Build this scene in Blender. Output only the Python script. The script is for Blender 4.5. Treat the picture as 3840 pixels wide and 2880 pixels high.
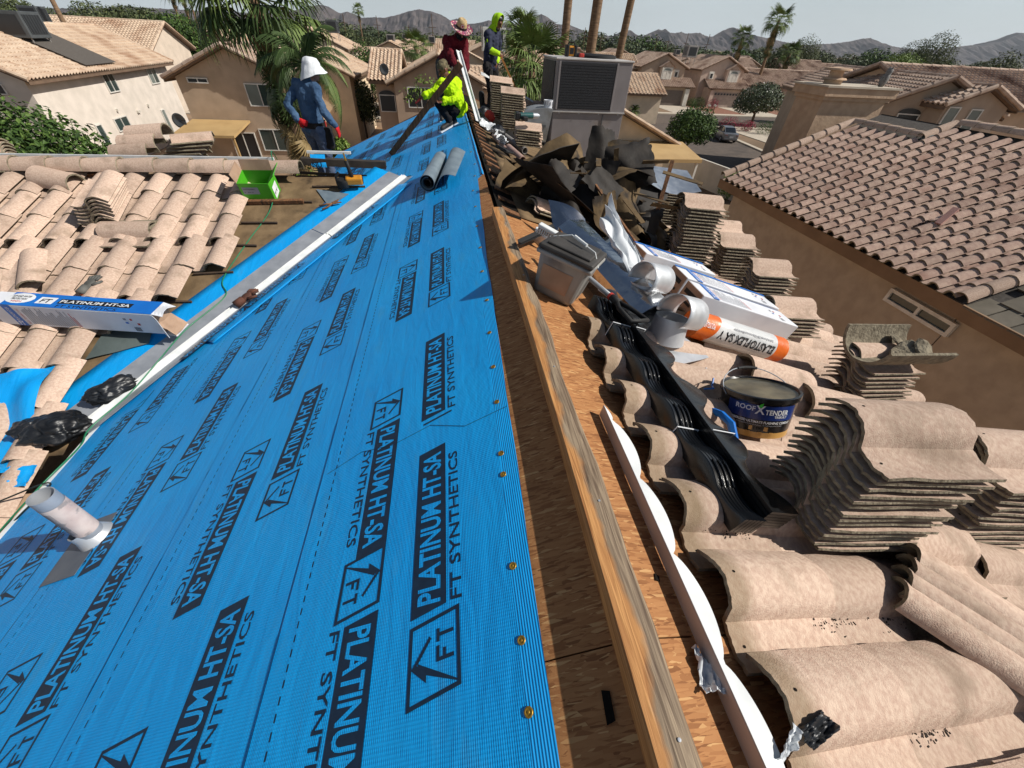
import bpy, bmesh, math, random
from mathutils import Vector, Matrix, noise, Quaternion
random.seed(7)
for o in list(bpy.data.objects): bpy.data.objects.remove(o, do_unlink=True)
SC = bpy.context.scene
COL = SC.collection
# ---------------------------------------------------------------- camera
CAM_H = 1.143
ROT = ((0.9904401, -0.0572644, 0.1254955), (-0.1315379, -0.6660762, 0.7341936), (0.0415464, -0.7436822, -0.6672411))
cd = bpy.data.cameras.new('camera'); cam = bpy.data.objects.new('camera', cd); COL.objects.link(cam)
cd.sensor_width = 36.0; cd.sensor_fit = 'HORIZONTAL'; cd.lens = 36.0 * 385.0 / 1024.0
cd.clip_start = 0.05; cd.clip_end = 30000.0
_r = [Vector((ROT[i][0], -ROT[i][1], -ROT[i][2])) for i in range(3)]
cam.matrix_world = Matrix.Translation((0, 0, CAM_H)) @ Matrix((_r[0], _r[1], _r[2])).to_4x4()
SC.camera = cam
# ---------------------------------------------------------------- sky and sun
SUN_EL, SUN_AZ = math.radians(41), math.radians(-14)      # azimuth from +X towards +Y
SUN_DIR = Vector((math.cos(SUN_EL) * math.cos(SUN_AZ), math.cos(SUN_EL) * math.sin(SUN_AZ), math.sin(SUN_EL)))
W = bpy.data.worlds.new('World'); SC.world = W; W.use_nodes = True
nt = W.node_tree; nt.nodes.clear()
sky = nt.nodes.new('ShaderNodeTexSky'); sky.sky_type = 'NISHITA'; sky.sun_disc = False
sky.sun_elevation = SUN_EL; sky.sun_rotation = math.pi / 2 - SUN_AZ
sky.altitude = 400; sky.air_density = 1.0; sky.dust_density = 1.4; sky.ozone_density = 1.0
bg = nt.nodes.new('ShaderNodeBackground'); bg.inputs['Strength'].default_value = 0.056
out = nt.nodes.new('ShaderNodeOutputWorld')
# hazy air: the blue of the sky is veiled by pale haze, thick at the horizon and thin overhead, with faint high cloud
tc = nt.nodes.new('ShaderNodeTexCoord'); mp = nt.nodes.new('ShaderNodeMapping'); mp.inputs['Scale'].default_value = (1.2, 1.2, 4.0)
nz = nt.nodes.new('ShaderNodeTexNoise'); nz.inputs['Scale'].default_value = 2.4; nz.inputs['Detail'].default_value = 6
sx = nt.nodes.new('ShaderNodeSeparateXYZ'); el = nt.nodes.new('ShaderNodeMapRange'); el.inputs['From Min'].default_value = 0.0; el.inputs['From Max'].default_value = 0.42; el.inputs['To Min'].default_value = 0.78; el.inputs['To Max'].default_value = 0.0
ad = nt.nodes.new('ShaderNodeMath'); ad.operation = 'MULTIPLY_ADD'; ad.inputs[1].default_value = 0.40; ad.use_clamp = True
sb_ = nt.nodes.new('ShaderNodeMath'); sb_.operation = 'SUBTRACT'; sb_.inputs[1].default_value = 0.5
mx = nt.nodes.new('ShaderNodeMix'); mx.data_type = 'RGBA'; mx.inputs['B'].default_value = (12.6, 14.2, 15.0, 1)
nt.links.new(tc.outputs['Generated'], mp.inputs['Vector']); nt.links.new(mp.outputs['Vector'], nz.inputs['Vector']); nt.links.new(tc.outputs['Generated'], sx.inputs[0])
nt.links.new(sx.outputs['Z'], el.inputs['Value']); nt.links.new(nz.outputs['Fac'], sb_.inputs[0]); nt.links.new(sb_.outputs[0], ad.inputs[0]); nt.links.new(el.outputs[0], ad.inputs[2])
nt.links.new(ad.outputs[0], mx.inputs['Factor'])
nt.links.new(sky.outputs['Color'], mx.inputs['A']); nt.links.new(mx.outputs['Result'], bg.inputs['Color'])
nt.links.new(bg.outputs['Background'], out.inputs['Surface'])
sd = bpy.data.lights.new('sun', 'SUN'); sd.energy = 5.0; sd.angle = math.radians(0.5); sd.color = (1.0, 0.955, 0.88)
sun = bpy.data.objects.new('sun', sd); COL.objects.link(sun)
sun.rotation_euler = SUN_DIR.to_track_quat('Z', 'Y').to_euler(); sun.location = (20, -5, 20)
vs = SC.view_settings; vs.view_transform = 'Standard'; vs.look = 'None'; vs.exposure = 0.0; vs.gamma = 1.0; vs.use_curve_mapping = False
SC.cycles.max_bounces = 4; SC.cycles.diffuse_bounces = 2; SC.cycles.glossy_bounces = 3; SC.cycles.transmission_bounces = 2; SC.cycles.transparent_max_bounces = 8
SC.cycles.volume_bounces = 0

# ---------------------------------------------------------------- helpers
SL, XR = 0.4167, 0.40              # main roof slope and ridge x (ridge at z = 0)
CA = 1 / math.sqrt(1 + SL * SL); SA = SL * CA
SR = 0.33                          # right slope
CR = 1 / math.sqrt(1 + SR * SR); SRN = SR * CR
TS, YR, ZR = 0.29, 6.35, -0.42     # cross gable slope, ridge y and z
TC = 1 / math.sqrt(1 + TS * TS); TN = TS * TC
GZ = -7.0                          # street level
def LP(x, y, off=0.0): return Vector((x - SA * off, y, SL * (x - XR) + CA * off))
def RP(x, y, off=0.0): return Vector((x + SRN * off, y, -SR * (x - XR) + CR * off))
def OM(p):
    """survey point taken on a first-guess right slope (same pitch as the left) brought onto the measured one"""
    x, y, z = p; o = z + SL * (x - XR); t = (CAM_H - SR * XR - o) / (CAM_H - SL * XR - o + (SL - SR) * x); return Vector((x * t, y * t, -SR * (x * t - XR) + o))
def RO(x, y, off=0.0): return OM((x, y, -SL * (x - XR) + off * CA))
def TP(x, y, off=0.0): return Vector((x, y - TN * off, ZR - TS * (YR - y) + TC * off))
def frame(o, xa, ya):
    xa = Vector(xa).normalized(); ya = Vector(ya); ya = (ya - xa * ya.dot(xa)).normalized(); za = xa.cross(ya)
    m = Matrix((xa, ya, za)).transposed().to_4x4(); m.translation = Vector(o); return m
R_DOWN, R_NRM = Vector((CR, 0, -SRN)), Vector((SRN, 0, CR))
L_DOWN, L_NRM = Vector((-CA, 0, -SA)), Vector((-SA, 0, CA))
T_DOWN, T_NRM = Vector((0, -TC, -TN)), Vector((0, -TN, TC))
def fr_right(x, y, off=0, yaw=0):   # local y down the right slope, local x towards the viewer, z out
    return frame(RP(x, y, off), (0, -1, 0), R_DOWN) @ Matrix.Rotation(math.radians(yaw), 4, 'Z')
def fr_ro(x, y, off=0, yaw=0): return frame(RO(x, y, off), (0, -1, 0), R_DOWN) @ Matrix.Rotation(math.radians(yaw), 4, 'Z')
def fr_left(x, y, off=0, yaw=0):    # local x = +Y (along ridge), local y = down the left slope
    return frame(LP(x, y, off), (0, 1, 0), L_DOWN) @ Matrix.Rotation(math.radians(yaw), 4, 'Z')
def fr_cross(x, y, off=0, yaw=0):   # local x = -X, local y down the cross-gable slope
    return frame(TP(x, y, off), (-1, 0, 0), T_DOWN) @ Matrix.Rotation(math.radians(yaw), 4, 'Z')
def nv(p, s=1.0, seed=0): return noise.noise(Vector(p) * s + Vector((seed * 7.13, seed * 3.7, seed * 1.9)))

class MB:
    def __init__(s): s.v = []; s.f = []; s.mi = []; s.cur = 0
    def add(s, vs, fs, m=None):
        b = len(s.v)
        s.v += [tuple((m @ Vector(p)) if m else p) for p in vs]
        s.f += [tuple(i + b for i in f) for f in fs]; s.mi += [s.cur] * len(fs); return s
    def box(s, c, d, m=None, rot=None):
        x, y, z = d[0] / 2, d[1] / 2, d[2] / 2
        vs = [Vector((i * x, j * y, k * z)) for k in (-1, 1) for j in (-1, 1) for i in (-1, 1)]
        if rot: vs = [rot @ v for v in vs]
        vs = [v + Vector(c) for v in vs]
        return s.add(vs, [(0, 2, 3, 1), (4, 5, 7, 6), (0, 1, 5, 4), (2, 6, 7, 3), (0, 4, 6, 2), (1, 3, 7, 5)], m)
    def bevbox(s, c, d, b=0.01, m=None):
        bm = bmesh.new(); bmesh.ops.create_cube(bm, size=1)
        for v in bm.verts: v.co = Vector((v.co.x * d[0], v.co.y * d[1], v.co.z * d[2])) + Vector(c)
        bmesh.ops.bevel(bm, geom=bm.edges[:], offset=b, segments=2, affect='EDGES', profile=0.5)
        bm.verts.index_update(); s.add([v.co.copy() for v in bm.verts], [[v.index for v in f.verts] for f in bm.faces], m); bm.free(); return s
    def bar(s, a, b, w, h, up=(0, 0, 1), m=None):
        a, b = Vector(a), Vector(b); d = (b - a).normalized(); u = Vector(up)
        sx = d.cross(u)
        if sx.length < 1e-5: sx = d.cross(Vector((1, 0, 0)))
        sx.normalize(); u = sx.cross(d)
        vs = [p + sx * (i * w / 2) + u * (j * h / 2) for p in (a, b) for (i, j) in ((-1, -1), (1, -1), (1, 1), (-1, 1))]
        return s.add(vs, [(3, 2, 1, 0), (4, 5, 6, 7), (0, 1, 5, 4), (1, 2, 6, 5), (2, 3, 7, 6), (3, 0, 4, 7)], m)
    def tube(s, pts, r, n=8, cap=True, m=None):
        pts = [Vector(p) for p in pts]; rs = r if isinstance(r, (list, tuple)) else [r] * len(pts)
        vs = []; nrm = None
        for i, p in enumerate(pts):
            d = (pts[min(i + 1, len(pts) - 1)] - pts[max(i - 1, 0)])
            if d.length < 1e-9: d = Vector((0, 0, 1))
            d.normalize()
            if nrm is None:
                nrm = d.orthogonal().normalized()
            else:
                nrm = nrm - d * nrm.dot(d); nrm = nrm.normalized() if nrm.length > 1e-6 else d.orthogonal().normalized()
            bn = d.cross(nrm)
            for k in range(n):
                a = 2 * math.pi * k / n; vs.append(p + (nrm * math.cos(a) + bn * math.sin(a)) * rs[i])
        fs = [(i * n + k, i * n + (k + 1) % n, (i + 1) * n + (k + 1) % n, (i + 1) * n + k) for i in range(len(pts) - 1) for k in range(n)]
        if cap: fs += [tuple(range(n - 1, -1, -1)), tuple(range((len(pts) - 1) * n, len(pts) * n))]
        return s.add(vs, fs, m)
    def lathe(s, prof, n=20, m=None, close=False):
        vs = []; k = len(prof)
        for j in range(n):
            a = 2 * math.pi * j / n
            for (r, z) in prof: vs.append((r * math.cos(a), r * math.sin(a), z))
        fs = [(j * k + i, ((j + 1) % n) * k + i, ((j + 1) % n) * k + i + 1, j * k + i + 1) for j in range(n) for i in range(k - 1)]
        if close:
            fs += [(j * k + k - 1, ((j + 1) % n) * k + k - 1, ((j + 1) % n) * k, j * k) for j in range(n)]
        return s.add(vs, fs, m)
    def ball(s, c, r, n=10, m=None):
        r = r if isinstance(r, (list, tuple, Vector)) else (r, r, r); vs = []; k = n // 2 + 1
        for i in range(k + 1):
            t = math.pi * i / k
            for j in range(n):
                a = 2 * math.pi * j / n
                vs.append((c[0] + r[0] * math.sin(t) * math.cos(a), c[1] + r[1] * math.sin(t) * math.sin(a), c[2] + r[2] * math.cos(t)))
        fs = [(i * n + j, (i + 1) * n + j, (i + 1) * n + (j + 1) % n, i * n + (j + 1) % n) for i in range(k) for j in range(n)]
        return s.add(vs, fs, m)
    def prism(s, poly, z0, z1, m=None):
        n = len(poly); vs = [(p[0], p[1], z0) for p in poly] + [(p[0], p[1], z1) for p in poly]
        fs = [tuple(range(n - 1, -1, -1)), tuple(range(n, 2 * n))] + [(i, (i + 1) % n, n + (i + 1) % n, n + i) for i in range(n)]
        return s.add(vs, fs, m)
    def poly(s, pts, m=None): return s.add(pts, [tuple(range(len(pts)))], m)
    def grid(s, fn, nu, nv_, m=None, close_u=False):
        vs = [fn(i / nu, j / nv_) for j in range(nv_ + 1) for i in range(nu + 1)]; w = nu + 1
        return s.add(vs, [(j * w + i, j * w + i + 1, (j + 1) * w + i + 1, (j + 1) * w + i) for j in range(nv_) for i in range(nu)], m)
    def shell(s, fn, nu, nv_, t, m=None):
        """grid surface fn(u,v)->Vector given a thickness t along its normals (closed slab)"""
        P = [[Vector(fn(i / nu, j / nv_)) for i in range(nu + 1)] for j in range(nv_ + 1)]; top = []; bot = []
        for j in range(nv_ + 1):
            for i in range(nu + 1):
                du = P[j][min(i + 1, nu)] - P[j][max(i - 1, 0)]; dv = P[min(j + 1, nv_)][i] - P[max(j - 1, 0)][i]
                n = du.cross(dv); n = n.normalized() if n.length > 1e-9 else Vector((0, 0, 1))
                top.append(P[j][i] + n * (t / 2)); bot.append(P[j][i] - n * (t / 2))
        w = nu + 1; N = len(top)
        fs = [(j * w + i, j * w + i + 1, (j + 1) * w + i + 1, (j + 1) * w + i) for j in range(nv_) for i in range(nu)]
        fs += [tuple(N + k for k in reversed(f)) for f in fs[:]]
        for i in range(nu):
            fs.append((i + 1, i, N + i, N + i + 1)); a = nv_ * w; fs.append((a + i, a + i + 1, N + a + i + 1, N + a + i))
        for j in range(nv_):
            fs.append((j * w, (j + 1) * w, N + (j + 1) * w, N + j * w)); fs.append(((j + 1) * w + nu, j * w + nu, N + j * w + nu, N + (j + 1) * w + nu))
        return s.add(top + bot, fs, m)
    def mesh(s, name, mats, smooth=False, angle=None):
        me = bpy.data.meshes.new(name); me.from_pydata(s.v, [], s.f)
        for mm in (mats if isinstance(mats, (list, tuple)) else [mats]): me.materials.append(mm)
        if any(s.mi): me.polygons.foreach_set('material_index', s.mi)
        if smooth:
            me.polygons.foreach_set('use_smooth', [True] * len(me.polygons))
            if angle: me.set_sharp_from_angle(angle=math.radians(angle))
        me.update(); return me
    def build(s, name, mats, parent=None, smooth=False, m=None, angle=None):
        return link(name, s.mesh(name, mats, smooth, angle), parent, m)
def link(name, me, parent=None, m=None):
    o = bpy.data.objects.new(name, me); COL.objects.link(o)
    if parent: o.parent = parent
    if m is not None: o.matrix_local = m if parent else m; 
    if m is not None and not parent: o.matrix_world = m
    return o
def tag(o, label=None, cat=None, group=None, kind=None):
    if label: o['label'] = label
    if cat: o['category'] = cat
    if group: o['group'] = group
    if kind or cat: o['kind'] = kind or 'thing'
    return o
def thing(name, label, cat, m=None, group=None):
    o = bpy.data.objects.new(name, None); COL.objects.link(o); o.empty_display_size = 0.1
    if m is not None: o.matrix_world = m if isinstance(m, Matrix) else Matrix.Translation(m)
    return tag(o, label, cat, group)
def structure(name, mb, mat, smooth=False, parent=None): return tag(mb.build(name, mat, parent, smooth), kind='structure' if not parent else None)
def copy_tree(o, parent=None):
    c = o.copy(); COL.objects.link(c)
    if parent: c.parent = parent
    for ch in list(o.children): copy_tree(ch, c)
    return c
_tc = {}
def text_mesh(txt, size=1.0, bold=0.0, align='LEFT', sx=1.0):
    """flat triangulated letters as (verts, faces), baseline on y=0"""
    k = (txt, bold)
    if k not in _tc:
        cu = bpy.data.curves.new('letters', 'FONT'); cu.body = txt; cu.size = 1.0; cu.offset = bold; cu.resolution_u = 3; cu.fill_mode = 'FRONT'
        ob = bpy.data.objects.new('letters', cu); COL.objects.link(ob)
        dg = bpy.context.evaluated_depsgraph_get(); dg.update(); me = bpy.data.meshes.new_from_object(ob.evaluated_get(dg))
        vs = [v.co.copy() for v in me.vertices]; fs = [tuple(p.vertices) for p in me.polygons]
        bpy.data.objects.remove(ob); bpy.data.curves.remove(cu); bpy.data.meshes.remove(me); _tc[k] = (vs, fs)
    vs, fs = _tc[k]; x0 = min(v.x for v in vs); x1 = max(v.x for v in vs)
    dx = {'LEFT': -x0, 'CENTER': -(x0 + x1) / 2, 'RIGHT': -x1}[align]
    return [Vector(((v.x + dx) * size * sx, v.y * size, 0)) for v in vs], fs
def text_fit(txt, w, h, bold=0.0):
    """letters stretched to fill w x h (cap height h)"""
    vs, fs = text_mesh(txt, 1.0, bold)
    x1 = max(v.x for v in vs); y0 = min(v.y for v in vs); y1 = max(v.y for v in vs)
    return [Vector((v.x / x1 * w, (v.y - y0) / (y1 - y0) * h, 0)) for v in vs], fs

# ---------------------------------------------------------------- materials
def srgb(r, g, b):
    f = lambda c: (c / 255 / 12.92) if c <= 10 else ((c / 255 + 0.055) / 1.055) ** 2.4
    return (f(r), f(g), f(b))
def pm(name, c1, c2=None, scale=6.0, rough=0.75, metal=0.0, bump=0.0, bscale=40.0, detail=4, vary=0.0, spec=0.5, c3=None, s3=1.0, t3=(0.55, 0.7), stretch=None, rough2=None, **kw):
    """procedural material: two noise-mixed colours, optional third colour in larger stains, per-object value shift, fine bump"""
    m = bpy.data.materials.new(name); m.use_nodes = True; n = m.node_tree; b = n.nodes['Principled BSDF']
    b.inputs['Roughness'].default_value = rough; b.inputs['Metallic'].default_value = metal; b.inputs['Specular IOR Level'].default_value = spec
    for k, v in kw.items(): b.inputs[k].default_value = v
    co = n.nodes.new('ShaderNodeTexCoord'); oi = n.nodes.new('ShaderNodeObjectInfo')
    ad = n.nodes.new('ShaderNodeVectorMath'); ad.operation = 'MULTIPLY_ADD'
    cb = n.nodes.new('ShaderNodeCombineXYZ')
    for i in range(3): n.links.new(oi.outputs['Random'], cb.inputs[i])
    ad.inputs[1].default_value = (37, 37, 37); n.links.new(cb.outputs[0], ad.inputs[0]); n.links.new(co.outputs['Object'], ad.inputs[2])
    vec = ad.outputs[0]
    if stretch:
        mp = n.nodes.new('ShaderNodeMapping'); mp.inputs['Scale'].default_value = stretch; n.links.new(vec, mp.inputs['Vector']); vec = mp.outputs[0]
    def nz(sc, dt=detail):
        t = n.nodes.new('ShaderNodeTexNoise'); t.inputs['Scale'].default_value = sc; t.inputs['Detail'].default_value = dt; n.links.new(vec, t.inputs['Vector']); return t
    def ramp(src, lo, hi):
        r = n.nodes.new('ShaderNodeMapRange'); r.inputs['From Min'].default_value = lo; r.inputs['From Max'].default_value = hi; n.links.new(src, r.inputs['Value']); return r.outputs[0]
    def mix(f, a, bb):
        x = n.nodes.new('ShaderNodeMix'); x.data_type = 'RGBA'
        n.links.new(f, x.inputs['Factor'])
        for key, val in (('A', a), ('B', bb)):
            if isinstance(val, tuple): x.inputs[key].default_value = (*val[:3], 1)
            else: n.links.new(val, x.inputs[key])
        return x.outputs['Result']
    c2 = c2 or tuple(v * 0.8 for v in c1)
    col = mix(ramp(nz(scale).outputs['Fac'], 0.35, 0.65), tuple(c1), tuple(c2))
    if c3: col = mix(ramp(nz(s3).outputs['Fac'], *t3), col, tuple(c3))
    if vary:
        h = n.nodes.new('ShaderNodeHueSaturation'); mr = n.nodes.new('ShaderNodeMapRange'); mr.inputs['To Min'].default_value = 1 - vary; mr.inputs['To Max'].default_value = 1 + vary
        n.links.new(oi.outputs['Random'], mr.inputs['Value']); n.links.new(mr.outputs[0], h.inputs['Value']); n.links.new(col, h.inputs['Color']); col = h.outputs[0]
    n.links.new(col, b.inputs['Base Color'])
    if rough2 is not None:
        mr = n.nodes.new('ShaderNodeMapRange'); mr.inputs['From Min'].default_value = 0.35; mr.inputs['From Max'].default_value = 0.65
        mr.inputs['To Min'].default_value = rough; mr.inputs['To Max'].default_value = rough2
        n.links.new(nz(scale * 1.7).outputs['Fac'], mr.inputs['Value']); n.links.new(mr.outputs[0], b.inputs['Roughness'])
    if bump:
        bp = n.nodes.new('ShaderNodeBump'); bp.inputs['Strength'].default_value = min(bump, 1.0); bp.inputs['Distance'].default_value = 0.01 * max(bump, 1.0)
        n.links.new(nz(bscale, 3).outputs['Fac'], bp.inputs['Height']); n.links.new(bp.outputs[0], b.inputs['Normal'])
    return m
MT = {}
# ---------------------------------------------------------------- our house: the roof being redone
MT['tile'] = pm('concrete_tile', srgb(206, 182, 162), srgb(186, 158, 140), scale=60, rough=0.9, bump=0.35, bscale=220, vary=0.16, c3=srgb(140, 120, 102), s3=5, t3=(0.55, 0.80), spec=0.25)
def tile_top_mat():
    m = MT['tile'].copy(); m.name = 'concrete_tile_head'; n = m.node_tree; b = n.nodes['Principled BSDF']; src = b.inputs['Base Color'].links[0].from_socket; L_ = n.links.new
    co = n.nodes.new('ShaderNodeTexCoord'); sp = n.nodes.new('ShaderNodeSeparateXYZ'); L_(co.outputs['Object'], sp.inputs[0])
    t = n.nodes.new('ShaderNodeTexNoise'); t.inputs['Scale'].default_value = 16; t.inputs['Detail'].default_value = 5; L_(co.outputs['Object'], t.inputs['Vector'])
    a = n.nodes.new('ShaderNodeMath'); a.operation = 'MULTIPLY_ADD'; a.inputs[1].default_value = 0.07; L_(t.outputs['Fac'], a.inputs[0]); L_(sp.outputs[1], a.inputs[2])
    r = n.nodes.new('ShaderNodeMapRange'); r.inputs['From Min'].default_value = 0.085; r.inputs['From Max'].default_value = 0.145; r.inputs['To Min'].default_value = 0.62; r.inputs['To Max'].default_value = 0.0; L_(a.outputs[0], r.inputs['Value'])
    x = n.nodes.new('ShaderNodeMix'); x.data_type = 'RGBA'; L_(r.outputs[0], x.inputs['Factor']); L_(src, x.inputs['A']); x.inputs['B'].default_value = (*srgb(122, 104, 76), 1); L_(x.outputs['Result'], b.inputs['Base Color']); return m
MT['tile_top'] = tile_top_mat()
MT['tile_far'] = pm('concrete_tile_weathered', srgb(194, 168, 150), srgb(174, 146, 132), scale=14, rough=0.9, bump=0.3, bscale=150, vary=0.16, c3=srgb(150, 118, 104), s3=1.6, t3=(0.5, 0.75), spec=0.2)
MT['mortar'] = pm('tile_underside', srgb(150, 140, 120), srgb(112, 103, 87), scale=25, rough=0.95, bump=0.8, bscale=70, vary=0.12, spec=0.2)
MT['felt'] = pm('old_felt', srgb(132, 110, 82), srgb(106, 87, 64), scale=5, rough=0.92, bump=0.5, bscale=18, c3=srgb(48, 40, 33), s3=2.6, t3=(0.54, 0.68), spec=0.2)
MT['feltdark'] = pm('torn_felt', srgb(112, 92, 64), srgb(88, 72, 50), scale=4, rough=0.85, bump=0.7, bscale=14, c3=srgb(46, 39, 32), s3=3.0, t3=(0.50, 0.62), spec=0.3)
MT['feltblack'] = pm('felt_black_back_shade', srgb(34, 30, 27), srgb(48, 42, 36), scale=5, rough=0.7, bump=0.5, bscale=14, spec=0.3)  # black felt back, turned up on many sheets; puts heap shadows into colour
MT['wood'] = pm('board_wood', srgb(216, 150, 78), srgb(190, 122, 58), scale=5, rough=0.75, bump=0.3, bscale=30, stretch=(14, 1, 14), c3=srgb(118, 86, 58), s3=1.6, t3=(0.58, 0.75))
MT['oldwood'] = pm('weathered_wood', srgb(138, 94, 58), srgb(92, 62, 40), scale=4, rough=0.85, bump=0.5, bscale=20, stretch=(10, 10, 1), c3=srgb(60, 42, 30), s3=1.5)
MT['darkwood'] = pm('dark_weathered_wood', srgb(78, 62, 48), srgb(52, 42, 34), scale=6, rough=0.9, bump=0.4, bscale=20)
MT['dark'] = pm('dark_gap', (0.012, 0.010, 0.008), rough=0.95, spec=0.1)
MT['galv'] = pm('galvanised', srgb(176, 180, 186), srgb(156, 161, 168), scale=7, rough=0.42, rough2=0.55, metal=0.35, bump=0.06, bscale=30, vary=0.05)
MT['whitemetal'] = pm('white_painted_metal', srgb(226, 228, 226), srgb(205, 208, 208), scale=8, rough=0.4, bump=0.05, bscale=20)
MT['brass'] = pm('brass_washer', srgb(190, 150, 60), srgb(160, 122, 46), scale=50, rough=0.45, metal=0.7)
MT['ink'] = pm('print_ink', srgb(16, 42, 66), srgb(12, 34, 56), scale=30, rough=0.55)
MT['stucco'] = pm('stucco_tan', srgb(196, 164, 136), srgb(184, 152, 124), scale=18, rough=0.95, bump=0.5, bscale=60, spec=0.15)
MT['asphalt_tile'] = pm('grey_roof_base', srgb(96, 90, 84), srgb(78, 72, 66), scale=20, rough=0.95, bump=0.4, bscale=60)
def osb_mat():
    m = bpy.data.materials.new('strand_board'); m.use_nodes = True; n = m.node_tree; b = n.nodes['Principled BSDF']; b.inputs['Roughness'].default_value = 0.8; b.inputs['Specular IOR Level'].default_value = 0.3
    co = n.nodes.new('ShaderNodeTexCoord'); L_ = n.links.new; cols = []; hs = []
    for i, (ang, sc) in enumerate(((0.3, 21), (1.25, 25), (2.2, 18), (-0.7, 29))):
        mp = n.nodes.new('ShaderNodeMapping'); mp.inputs['Rotation'].default_value = (0, 0, ang); mp.inputs['Scale'].default_value = (1, 6.0, 1); mp.inputs['Location'].default_value = (i * 3.1, i * 1.7, 0)
        L_(co.outputs['Object'], mp.inputs['Vector'])
        v = n.nodes.new('ShaderNodeTexVoronoi'); v.inputs['Scale'].default_value = sc; L_(mp.outputs[0], v.inputs['Vector'])
        s = n.nodes.new('ShaderNodeSeparateColor'); L_(v.outputs['Color'], s.inputs[0]); cols.append(s.outputs[0]); hs.append(s.outputs[1])
    def math_(op, a, bb):
        x = n.nodes.new('ShaderNodeMath'); x.operation = op
        for k, q in enumerate((a, bb)):
            if isinstance(q, (int, float)): x.inputs[k].default_value = q
            else: L_(q, x.inputs[k])
        return x.outputs[0]
    # the strand with the highest height value lies on top
    c, h = cols[0], hs[0]
    for i in range(1, 4):
        g = math_('GREATER_THAN', hs[i], h); x = n.nodes.new('ShaderNodeMix'); L_(g, x.inputs['Factor']); L_(c, x.inputs['A']); L_(cols[i], x.inputs['B']); c = x.outputs['Result']; h = math_('MAXIMUM', h, hs[i])
    r = n.nodes.new('ShaderNodeValToRGB'); e = r.color_ramp.elements
    e[0].position = 0.0; e[0].color = (*srgb(136, 88, 52), 1); e[1].position = 1.0; e[1].color = (*srgb(212, 166, 112), 1)
    for p, cc in ((0.25, srgb(168, 114, 70)), (0.6, srgb(186, 132, 84)), (0.85, srgb(176, 122, 76))):
        q = e.new(p); q.color = (*cc, 1)
    L_(c, r.inputs['Fac'])
    t = n.nodes.new('ShaderNodeTexNoise'); t.inputs['Scale'].default_value = 2.5; t.inputs['Detail'].default_value = 4; L_(co.outputs['Object'], t.inputs['Vector'])
    x = n.nodes.new('ShaderNodeMix'); x.data_type = 'RGBA'; x.blend_type = 'MULTIPLY'; x.inputs['Factor'].default_value = 0.5; L_(r.outputs[0], x.inputs['A']); L_(t.outputs['Fac'], x.inputs['B'])
    x2 = n.nodes.new('ShaderNodeMix'); x2.data_type = 'RGBA'; x2.blend_type = 'MIX'; x2.inputs['Factor'].default_value = 0.45; L_(r.outputs[0], x2.inputs['A']); L_(x.outputs['Result'], x2.inputs['B'])
    L_(x2.outputs['Result'], b.inputs['Base Color'])
    bp = n.nodes.new('ShaderNodeBump'); bp.inputs['Strength'].default_value = 0.5; bp.inputs['Distance'].default_value = 0.004; L_(h, bp.inputs['Height']); L_(bp.outputs[0], b.inputs['Normal'])
    return m
MT['osb'] = osb_mat()
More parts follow.
